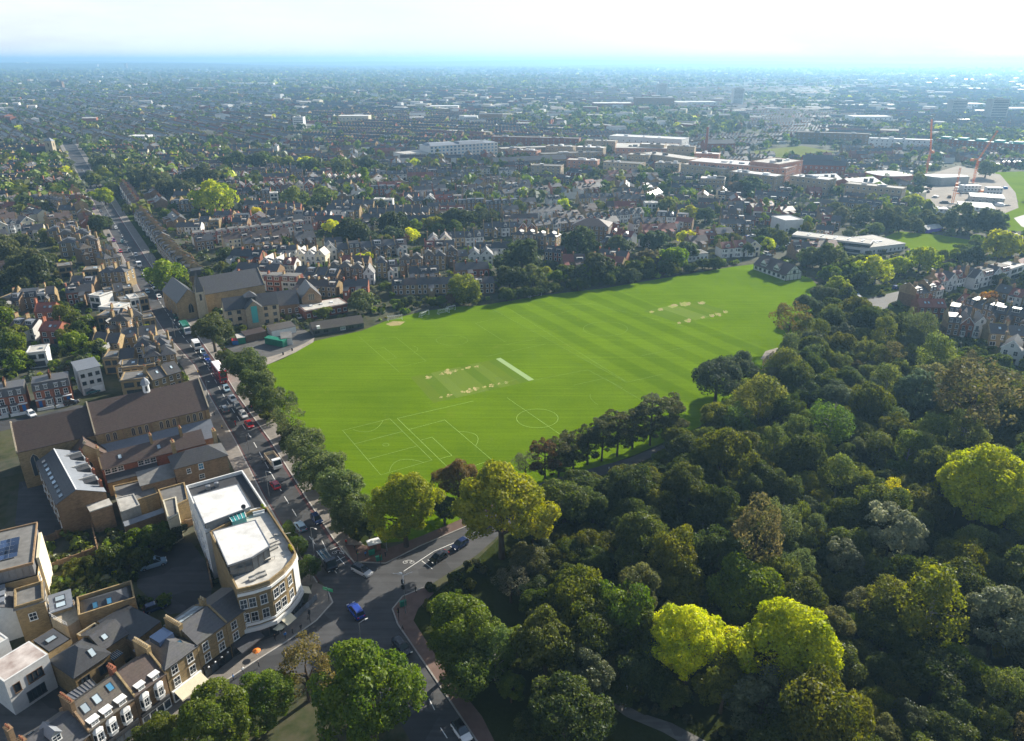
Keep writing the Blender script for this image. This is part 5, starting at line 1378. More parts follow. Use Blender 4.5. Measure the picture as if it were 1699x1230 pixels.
mb = MB(); mb.box(0.2, 19.8, 0.2, 16.8, 12.0, 12.2); g.add('roof', mb, 'felt'); mb = MB()
for q in ((0.1, 19.9, 0.1, 0.35), (0.1, 19.9, 16.65, 16.9), (19.65, 19.9, 0.35, 16.65)): mb.box(*q, 12.0, 12.55)
g.add('parapet', mb, 'brown_brick'); g.solar(13.2, 5.0, 2, 5, 1.7, 1.5, 12.4); g.wins('R', 5, (1.2, 4.2, 6.8), 1.2, 1.7); g.wins('F', 6, (1.5, 5.0), 1.2, 1.6)
for k in range(2): mb = MB(); mb.box(10.2, 11.8, 5 + k * 4, 6.6 + k * 4, 12.2, 12.6); g.add('rooflight', mb, 'pale_glass')
mb = MB(); mb.box(19.9, 20.5, 4, 14.5, 0, 11.0); g.add('gable_wall', mb, 'cream_render')
g = B('modern_terrace', 'modern yellow brick house with a sunken flat roof and two big rooflights', 'house', (-99.5, 117.0, 0), rad(32), None, True)
g.block(5.0, 6.5, 8.6, 'stock_brick', par=0.7); g.roof('flat', 'felt'); g.wins('R', 3, (1.0, 5.0), .9, 1.9); g.wins('F', 1, (5,), 1.2, 1.6)
g = B('modern_terrace', 'low grey lean-to with two square rooflights beside the modern yellow brick house', 'extension', (-94.4, 119.6, 0), rad(32), None, True)
g.block(3.6, 4.4, 5.6, 'stock_brick'); g.roof('mono', 'lead', 1.0); g.skylight(1.8, 1.2, 1.7, 1.2); g.skylight(1.8, 2.9, 1.7, 1.2)
g = B('modern_terrace', 'grey-roofed modern house with three dormer windows at the left edge', 'house', (-108.2, 114.5, 0), rad(32), None, True)
g.block(8.4, 7.5, 7.4, 'white_render', gable='y', rh=2.4); g.roof('y', 'slate', 2.4)
for k in range(3): g.dormer(6.9, 1.4 + k * 2.3, 1.3, 1.0, 1.6, 'lead', 'flat', face=rad(90))
g = box_building('white_house', 'white rendered house with a rust-stained flat roof at the left edge', (-90.4, 99.0, 0), RS, 7.7, 6.5, 8.0, 'white_render', 'stained_roof', 0.12, cat='house')
g.win('F', 1.6, 4.4, 1.0, 1.9, 'plain', 'timber', 'glass'); g.win('F', 4.8, 4.6, 2.6, 1.9, 'wide', 'timber', 'glass'); g.win('F', 4.2, 0.9, 3.0, 2.1, 'wide', 'dark_frame')
g = box_building('flat_block', 'pale flat-roofed block beyond the rust-stained roof at the left edge', (-99.2, 104.2, 0), RS, 6.0, 6, 8.3, 'white_render', 'pale_felt', 0.2)
g = B('slate_house', 'yellow brick mews house under a dark hipped slate roof with two bright skylights', 'house', (-80.1, 102.1, 0), RS, None, True)
g.block(6.8, 8.0, 6.0, 'stock_brick', par=0.0); g.roof('hip', 'dark_slate', 2.6); g.skylight(4.6, 1.5, 0.9, 1.5); g.wins('F', 2, (2.8,), 1.5, 1.8, 'wide', 'dark_frame')
g.block(5.2, 7.0, 5.6, 'stock_brick', 6.85, 2.5, gable='x', rh=1.8); g.roof('x', 'slate', 1.8); g.skylight(8.6, 4.2, .9, 1.1)
g = box_building('mews_house', 'low dark flat roof with one square skylight between the white and slate houses', (-88.2, 108.0, 0), RS, 4.4, 6.2, 6.0, 'stock_brick', 'dark_felt', 0.0, cat='house')
g.skylight(2.2, 3.0, 1.7, 1.2)
g = B('parapet_house', 'hipped slate roof with two skylights sunk inside yellow brick parapets', 'house', (-88.0, 118.1, 0), rad(31.2), None, True)
g.block(10.4, 6.4, 5.4, 'stock_brick', par=0.9); g.blk = (0.35, 0.35, 9.7, 5.7, 0, 5.35); g.roof('hip', 'dark_slate', 1.6, ov=-0.02); g.skylight(3.2, 1.6, .9, 1.3, 'blue_glass'); g.skylight(5.8, 1.6, .9, 1.3, 'blue_glass')
g = poly_building('workshop', 'broad dark roofing-felt slope of a single-storey workshop behind the shops', 'building', [(161, 1031), (212, 1003), (267, 1031), (222, 1066)], 5.0, 'stock_brick', 'dark_slate', 0, 0.0)
g = poly_building('workshop', 'narrow grey flat roof with a pale metal edge beside the dark workshop slope', 'building', [(127, 1052), (157, 1033), (180, 1046), (150, 1066)], 4.6, 'stock_brick', 'dark_felt', 0.3, 0.3)
g = poly_building('glass_roof', 'blue glazed conservatory roof in a courtyard behind the shops', 'conservatory', [(150, 1066), (161, 1059), (204, 1084), (188, 1096)], 3.6, 'stock_brick', 'blue_glass', 0, 0.0)
for k in range(7):
 a, b_ = g.pts[0].lerp(g.pts[1], k / 6), g.pts[3].lerp(g.pts[2], k / 6); mb = MB(); mb.tube([(a.x, a.y, 3.64), (b_.x, b_.y, 3.64)], .05, 4); g.add('glazing_bar', mb, 'white_paint')
g = poly_building('lean_to', 'row of grey metal roof sheets against the back of the brown tiled house', 'extension', [(108, 1154), (150, 1126), (160, 1136), (124, 1162)], 4.2, 'grey_render', 'zinc', 0, 0)
for k in range(8):
 a, b_ = g.pts[0].lerp(g.pts[1], k / 7), g.pts[3].lerp(g.pts[2], k / 7); mb = MB(); mb.tube([(a.x, a.y, 4.25), (b_.x, b_.y, 4.25)], .06, 4); g.add('seam', mb, 'dark_frame')
pts = [U(x, y, 4.8) for x, y in [(83, 1024), (124, 1002), (131, 1028), (112, 1040)]]; t = thing('roof_deck', 'pale timber roof deck with white railings behind the shops', 'deck', (pts[0].x, pts[0].y, 0))
mb = MB(); mb.prism([(p.x - pts[0].x, p.y - pts[0].y) for p in pts], -.2, 4.8); obj('deck', mb, M['pale_timber'], t)
for a, b_ in ((pts[0], pts[1]), (pts[0], pts[3])):
 mb = MB(); q = a - pts[0]; w_ = b_ - pts[0]
 for z in (5.3, 5.85): mb.tube([(q.x, q.y, z), (w_.x, w_.y, z)], .04, 5)
 for k in range(6): m_ = q.lerp(w_, k / 5); mb.tube([(m_.x, m_.y, 4.8), (m_.x, m_.y, 5.85)], .04, 5)
 obj('railing', mb, M['white_paint'], t)
# ---- the big church beside the main road
g = B('church', 'large brown-roofed brick church with round clerestory windows and a white cupola', 'church', (-118.7, 185.8, 0), rad(33.5), None, True)
g.block(31, 18.4, 11.8, 'stock_brick', gable='x', rh=6.2); g.roof('x', 'brown_tile', 6.2, ov=.35)
for k in range(4):
 for j in range(3 if k else 2): g.win('F', 2.0 + k * 7.6 + j * 1.8 + (0 if k else 1), 8.7, 0.85, 2.4, 'round', 'stone')
for k in range(4): mb = MB(); mb.box(7.0 + k * 7.6 - .15, 7.0 + k * 7.6 + .15, -.35, 0, 8.4, 11.6); g.add('buttress', mb, 'brown_brick')
mb = MB(); mb.prism([(0.5, -5.2), (30.8, -5.2), (30.8, -0.01), (0.5, -0.01)], -.3, 4.4); g.add('aisle_wall', mb, 'stock_brick')
mb = MB(); mb.slab([(0.2, -5.5, 4.5), (31, -5.5, 4.5), (31, -.02, 8.3), (0.2, -.02, 8.3)], .16); g.add('aisle_roof', mb, 'lead')
g.party(0, 'stone', .5); g.party(31, 'stone', .6)
mb = MB(); n8 = [(math.cos(i * math.pi / 4) , math.sin(i * math.pi / 4)) for i in range(8)]
mb.hull([(16 + 1.1 * a, 9.2 + 1.1 * b_, 17.6) for a, b_ in n8], [(16 + 1.0 * a, 9.2 + 1.0 * b_, 20.2) for a, b_ in n8]); cu = g.add('cupola', mb, 'white_paint')
mb = MB(); mb.hull([(16 + 1.4 * a, 9.2 + 1.4 * b_, 20.2) for a, b_ in n8], [(16 + 1.0 * a, 9.2 + 1.0 * b_, 21.4) for a, b_ in n8], cap=False); mb.hull([(16 + 1.0 * a, 9.2 + 1.0 * b_, 21.4) for a, b_ in n8], [(16 + .1 * a, 9.2 + .1 * b_, 22.4) for a, b_ in n8]); g.add('dome', mb, 'lead', parent=cu)
for i in range(4): mb = MB(); mb.box(-.3, .3, -1.12, -1.0, 18.2, 19.8); g.add('louvre', mb, 'dark_frame', (16, 9.2, 0), i * math.pi / 2, parent=cu)
g.block(19, 16.6, 11.4, 'stock_brick', -19.05, 0.9, gable='x', rh=5.4, name='chancel_wall'); g.roof('x', 'brown_tile', 5.4); g.party(-19.0, 'stone', .5)
for u in (3.5, 8.0): g.win('F', u, 3.2, 2.0, 6.6, 'point', 'stone')
g.block(9.0, 6.0, 7.4, 'stock_brick', -7.6, -5.1, gable='y', rh=4.4, name='transept_wall'); g.roof('y', 'brown_tile', 4.4); g.win('F', 4.5, 3.2, 1.4, 3.4, 'point', 'stone')
mb = MB(); mb.box(-3.3, -2.9, -5.35, -5.0, 11.9, 13.0); mb.box(-3.6, -2.6, -5.3, -5.1, 12.35, 12.6); g.add('finial', mb, 'stone')
# ---- houses next to the church
g = B('terraced_house', 'long low brown-roofed terrace with six white windows beside the church aisle', 'terrace', xf((-111.6, 173.8, 0), rad(34), 0, 0), rad(34), None, True)
g.block(27, 7.2, 7.4, 'red_brick', gable='x', rh=2.8); g.roof('x', 'brown_tile', 2.8); g.party(0, 'stock_brick')
for u in (1.3, 2.9, 4.5, 9.6, 11.2, 12.8): g.win('F', u, 5.7, 1.25, 1.3, 'sash')
for x in (0.2, 13.6, 21.5): g.chimney(x, 3.6, 8, 12.4, .7, 1.6, 4)
mb = MB(); mb.slab([(0.5, -2.6, 4.2), (13.5, -2.6, 4.2), (13.5, -.05, 5.4), (.5, -.05, 5.4)], .15); g.add('lean_to_roof', mb, 'dark_slate'); mb = MB(); mb.box(.5, 13.5, -2.5, -.03, -.2, 4.1); g.add('lean_to_wall', mb, 'stock_brick')
g.skylight(5, 1.8); g.skylight(15, 1.8)
g = B('villa', 'brick house with a grey hipped roof and blank flank beside the white flat roofs', 'house', (-90.6, 171.5, 0), rad(33), None, True)
g.block(13.7, 8.0, 9.0, 'brown_brick'); g.roof('hip', 'slate', 2.6); g.win('F', 3.4, 6.6, .9, 1.3); g.win('F', 6.6, 6.9, 1.1, 1.6, gl='blue_glass'); g.win('F', 6.4, 4.0, 1.2, 1.2)
g.chimney(1.6, 7.8, 8, 13.2, .9, 1.8, 4); g.chimney(12.6, 8.2, 8, 13.4, .9, 2.0, 4)
g = B('back_extension', 'blank brown brick extension with a shadowed mono-pitch roof', 'extension', xf((-90.6, 171.5, 0), rad(33), -8.6, .6), rad(33), None, True)
g.block(8.4, 5.0, 6.2, 'brown_brick'); g.roof('mono', 'felt', 1.6)
for i, (pl, lab) in enumerate([([(187, 806), (248, 793), (262, 818), (196, 840)], 'low cluttered grey flat roof with rooflights behind the brick workshop'), ([(192, 826), (222, 819), (232, 838), (200, 850)], 'small pale metal roof in the back yards beside the workshop'),
 ([(262, 812), (306, 800), (312, 828), (275, 846)], 'low grey flat roof with a tiled edge before the white flat roofs'), ([(270, 830), (292, 824), (296, 852), (279, 862)], 'tall narrow cream rear wing beside the white flank'),
 ([(204, 866), (270, 843), (273, 850), (207, 874)], 'long blue-grey shed roof over the garden trees')]):
 poly_building('back_extension', lab, 'extension', pl, [5.0, 5.6, 7.0, 7.4, 3.0][i], ['stock_brick', 'grey_render', 'stock_brick', 'cream_render', 'brown_brick'][i], ['felt', 'pale_felt', 'felt', 'felt', 'lead'][i], [.35, .2, .4, .3, 0][i], [.3, .2, .4, .3, 0][i])
# Victorian pairs and the white block by the church
def vict(loc, lab, k):
 g = B('terraced_house', lab, 'house', loc, rad(28.6), 'Victorian houses behind the church', True)
 g.block(5.5, 8.5, 6.0, 'red_brick'); g.roof('mansard', 'slate', 2.7, inset=.8)
 for u in (1.5, 3.9): g.dormer(u, .5, 1.25, 1.5, 1.2, 'slate', 'flat'); g.dormer
 for c in [o for o in g.o.children if o.name.startswith('dormer')]: c.location.z = 6.35; c.location.y = .18
 for u in (1.4, 4.0): g.win('F', u, 3.6, 1.2, 1.8)
 g.bay('F', 1.5 if k % 2 else 4.0, 0, 2.9, 2.4, .9, 'white_render'); g.door('F', 4.2 if k % 2 else 1.3)
 mb = MB(); mb.box(2.75 if k % 2 else .1, 5.4 if k % 2 else 2.75, -.9, -.02, 2.75, 3.0); g.add('porch', mb, 'white_paint')
 g.blk = (0, 0, 5.5, 8.5, 0, 6.0); g.chimney(0 if k % 2 else 5.5, 4.5, 5, 10.6, .6, 3.6, 6, 'brown_brick')
 mb = MB(); mb.box(0.3, 5.2, -3.3, -3.1, 0, 1.0); g.add('garden_wall', mb, 'white_render')
vict(xf((-163, 227.6, 0), rad(28.6), 0, 0), 'bay-fronted Victorian house, left half of the pair by the white block', 0)
vict(xf((-163, 227.6, 0), rad(28.6), 5.5, 0), 'bay-fronted Victorian house, right half of the pair by the white block', 1)
vict(xf((-163, 227.6, 0), rad(28.6), -13.2, -.6), 'Victorian brick house with dormers, left half of the pair at the left edge', 0)
vict(xf((-163, 227.6, 0), rad(28.6), -7.7, -.6), 'Victorian brick house with dormers, right half of the pair at the left edge', 1)
g = B('white_block', 'plain white three-storey block with six dark windows behind the church', 'building', (-152.3, 237.4, 0), rad(41), None, True)
g.block(7.1, 8, 9.5, 'white_render'); g.roof('mono', 'lead', .9); g.wins('F', 3, (3.9, 6.8), 1.1, 1.1, 'wide', 'dark_frame'); mb = MB(); mb.box(.6, 2.6, -.08, 0, 0, 2.4); g.add('garage_door', mb, 'lead'); mb = MB(); mb.box(3.2, 6.6, -.08, 0, 0, 2.6); g.add('garage_door', mb, 'white_paint')
# ------------------------------------------------------------------ the streets beyond: one house of each kind is built, then copied
PROTO = {}
HIDE = Vector((0, 0, 0))
def proto(kind, wall, roofm, trim='white_paint', v=0):
 """A house of width 6 at the origin, front along +x, depth 9."""
 W_ = 6.0
 g = B({'villa': 'villa', 'estate': 'estate_house', 'gable': 'gabled_house', 'mans': 'attic_house', 'dark': 'mansard_house', 'modern': 'flat_roofed_house', 'dorm': 'dormer_house'}.get(kind, 'terraced_house'), None, 'house', (0, 0, 0), 0)
 ch = 'stock_brick' if wall not in ('red_brick',) else 'red_brick'
 if kind == 'plain':
  g.block(W_, 8.5, 5.8, wall, gable='x', rh=2.8); g.roof('x', roofm, 2.8); g.wins('F', 2, (3.4,), 1.1, 1.6); g.win('F', 1.7, .7, 1.7, 1.5, 'wide'); g.door('F', 4.6, mat='dark_frame'); g.chimney(0, 4.4, 6, 10.2, .6, 1.8, 4, ch); g.party(0, ch, .25)
  if v: g.skylight(3, 2.0); g.skylight(4.6, 2.0)
  else: g.skylight(3.4, 2.2)
 elif kind == 'ext':        # rear side with a lower wing
  g.block(W_, 8.5, 6.0, wall, gable='x', rh=2.8); g.roof('x', roofm, 2.8); g.win('F', 4.7, 3.5, 1.1, 1.7); g.win('F', 4.7, .6, 1.4, 2.0, 'wide'); g.chimney(0, 4.4, 6, 10.4, .6, 1.8, 4, ch); g.party(0, ch, .25)
  if v: g.dormer(3.0, 1.4, 3.2, 1.7, 2.6, 'lead', 'flat', 'wide')
  g.block(3.0, 5.0, 4.9, wall, 0.1, -5.02, gable='y', rh=1.3, name='wing'); g.roof('y', roofm, 1.3, ov=.15); g.win('F', 1.5, 3.0, 1.0, 1.4); g.win('F', 1.5, .6, 1.5, 1.8, 'wide')
 elif kind == 'mans':
  g.block(W_, 8.0, 5.6, wall); g.roof('mansard', roofm, 2.5, inset=.7)
  mb = MB(); mb.box(0.1, 5.9, .8, 7.2, 8.12, 8.3); g.add('flat_top', mb, 'felt')
  for u in (1.6, 4.3): g.dormer(u, .3, 1.9, 1.7, 1.2, roofm, 'flat', 'wide')
  for o in g.o.children:
   if o.name.startswith('dormer'): o.location.z = 6.1; o.location.y = .15
  g.win('F', 1.6, 3.4, 1.9, 1.4, 'wide'); g.win('F', 4.3, 3.4, 1.7, 1.4, 'wide'); g.win('F', 1.6, .7, 1.9, 1.5, 'wide'); g.door('F', 4.4, mat='dark_frame'); g.blk = (0, 0, W_, 8, 0, 5.6); g.chimney(0, 4, 5.6, 9.4, .6, 1.6, 3, ch)
 elif kind == 'gable':      # front gable with white bargeboards
  g.block(W_, 9.0, 6.0, wall, gable='y', rh=3.4); g.roof('y', roofm, 3.4, ov=.35)
  mb = MB()
  for sx in (-1, 1): mb.tube([(3 + sx * 3.3, -.28, 5.75), (3, -.28, 9.3)], .14, 4)
  g.add('bargeboard', mb, trim); g.wins('F', 2, (3.5,), 1.2, 1.6); g.win('F', 3, 6.5, .9, 1.3); g.bay('F', 1.7, 0, 2.9, 2.4, .8, 'white_paint'); g.door('F', 4.6, mat='dark_frame'); g.chimney(0, 5, 6, 10.6, .6, 1.6, 4, ch)
 elif kind == 'dark':
  g.block(W_, 8.5, 6.0, wall); g.roof('mansard', roofm, 2.6, inset=1.0)
  for u in (1.5, 4.4): g.dormer(u, .4, 1.5, 1.6, 1.4, 'dark_slate', 'flat')
  for o in g.o.children:
   if o.name.startswith('dormer'): o.location.z = 6.3; o.location.y = .2
  g.wins('F', 2, (.8, 3.5), 1.2, 1.7); g.blk = (0, 0, W_, 8.5, 0, 6.0); g.chimney(0, 4.2, 6, 10.0, .6, 2.2, 5, ch); g.party(0, ch, 2.4)
 elif kind == 'dorm':       # white front, slate roof with a gabled dormer
  g.block(W_, 8.5, 5.8, wall, gable='x', rh=3.0); g.roof('x', roofm, 3.0); g.dormer(3, .7, 2.0, 1.4, 2.4, wall, 'gable', rmat=roofm); g.bay('F', 1.8, 0, 5.4, 2.5, .8, 'white_paint', floors=2); g.win('F', 4.6, 3.5, 1.0, 1.6); g.door('F', 4.6, mat='dark_frame'); g.chimney(0, 4.4, 6, 10.4, .6, 1.8, 4, ch); g.party(0, ch, .3)
 elif kind == 'villa':
  g.block(W_, 9, 8.6, wall); g.roof('hip', roofm, 2.4, inset=2.6); g.wins('F', 2, (.9, 3.9, 6.6), 1.1, 1.7); g.wins('R', 2, (3.9, 6.6), 1.0, 1.5); g.chimney(.5, 3, 8, 12.2, .7, 1.8, 4, ch); g.chimney(5.6, 5, 8, 12.2, .7, 1.8, 4, ch)
  if v: g.block(2.6, 3.5, 6.2, wall, 0.2, -3.52, name='wing'); g.roof('hip', roofm, 1.2); g.win('F', 1.3, 3.6, .9, 1.3)
 elif kind == 'estate':
  g.block(W_, 8, 5.2, wall, gable='x', rh=2.4); g.roof('x', roofm, 2.4); g.win('F', 1.6, 3.1, 1.7, 1.2, 'wide'); g.win('F', 4.4, 3.1, 1.2, 1.2, 'wide'); g.win('F', 4.2, .6, 2.0, 2.0, 'wide'); g.door('F', 1.4, mat='dark_frame')
  if v: g.dormer(3.2, 1.0, 3.0, 1.5, 2.2, 'pale_felt', 'flat', 'wide', rmat='white_roof')
  else: mb = MB(); mb.box(3, 3.5, 3.8, 4.2, 7, 8.4); g.add('chimney', mb, wall)
 elif kind == 'modern':     # flat-roofed white infill
  g.block(W_, 8, 6.6, wall, par=.3); g.roof('flat', roofm); g.win('F', 1.7, 3.9, 2.0, 1.6, 'wide', 'dark_frame'); g.win('F', 4.4, 3.9, 1.6, 1.6, 'wide', 'dark_frame'); g.win('F', 3, .6, 4.0, 2.0, 'wide', 'dark_frame')
  mb = MB(); mb.box(3.6, 4.8, 3, 4.2, 6.75, 7.1); g.add('rooflight', mb, 'pale_glass')
 return g.o
PK = {  # key: (kind, wall, roof, variant, words)
 'b': ('plain', 'stock_brick', 'slate', 0, 'slate-roofed brick house'), 'b2': ('ext', 'stock_brick', 'slate', 0, 'winged brick house'), 'bb': ('ext', 'brown_brick', 'slate', 1, 'wide-dormered brown house'),
 'r': ('gable', 'red_brick', 'brown_tile', 0, 'red white-gabled house'), 'rr': ('plain', 'red_brick', 'red_tile', 1, 'red brick-and-tile house'), 'rb': ('dark', 'red_brick', 'dark_slate', 0, 'red dark-mansard house'),
 'w': ('mans', 'white_render', 'red_tile', 0, 'white red-attic house'), 'wb': ('mans', 'red_brick', 'red_tile', 0, 'brick red-attic house'), 'wg': ('gable', 'white_render', 'slate', 0, 'white gabled house'), 'cg': ('gable', 'cream_render', 'brown_tile', 0, 'cream gabled house'),
 'wd': ('dorm', 'white_render', 'slate', 0, 'white gable-dormered house'), 'd': ('dark', 'brown_brick', 'dark_slate', 0, 'dark-mansard brick house'), 'v': ('villa', 'stock_brick', 'slate', 0, 'tall hipped brick villa'), 'v2': ('villa', 'brown_brick', 'old_tile', 1, 'tall winged brown villa'),
 'e': ('estate', 'red_brick', 'brown_tile', 0, 'low red-brown estate house'), 'e2': ('estate', 'pale_brick', 'dark_slate', 1, 'pale flat-dormered estate house'), 'e3': ('estate', 'brown_brick', 'old_tile', 0, 'low brown estate house'), 'm': ('modern', 'white_render', 'pale_felt', 0, 'flat-roofed white house'),
 'wr': ('dorm', 'white_render', 'red_tile', 0, 'white red-roofed house'), 'wp': ('ext', 'white_render', 'brown_tile', 1, 'wide-dormered white house'), 'mb': ('modern', 'stock_brick', 'felt', 0, 'flat-roofed brick house'),
 }
USED = {}
HOUSES = []
def put_house(key, loc, rot, sx, sz, label, group, sy=1.0):
 if key not in USED:
  k = PK[key]; o = proto(k[0], k[1], k[2], v=k[3]); USED[key] = o
  o.location = loc; o.rotation_euler = (0, 0, rot); o.scale = (sx, sy, sz)
  TREE.clear()
  o['label'] = label; o['group'] = group
 else: o = dup(USED[key], loc, rot, (sx, sy, sz), label, group)
 HOUSES.append(o); FOOT.append((o, -.3, -5.2 if PK[key][0] == 'ext' or key == 'v2' else -1, 6.3, 9.3))
 return o
def row(a, b_, keys, name, side='left', n=None, z=0.0, dep=1.0, hs=1.0):
 """Houses side by side along the ground line from pixel a to pixel b; keys is one kind per house or is cycled."""
 loc, rot, L = fit(a, b_, z); keys = keys.split(); n = n or len(keys); w = L / n
 tot = {}
 for i in range(n): tot[keys[i % len(keys)]] = tot.get(keys[i % len(keys)], 0) + 1
 seen_ = {}
 for i in range(n):
  k = keys[i % len(keys)]; seen_[k] = seen_.get(k, 0) + 1
  word = PK[k][4]
  lab = word + ' ' + name if tot[k] == 1 else '%s, %s from left %s' % (word, ORD[seen_[k] - 1], name)
  put_house(k, xf(loc, rot, i * w, R.uniform(-.15, .15)), rot, w / 6.0, hs * R.uniform(.95, 1.06), lab, 'houses ' + name, dep)
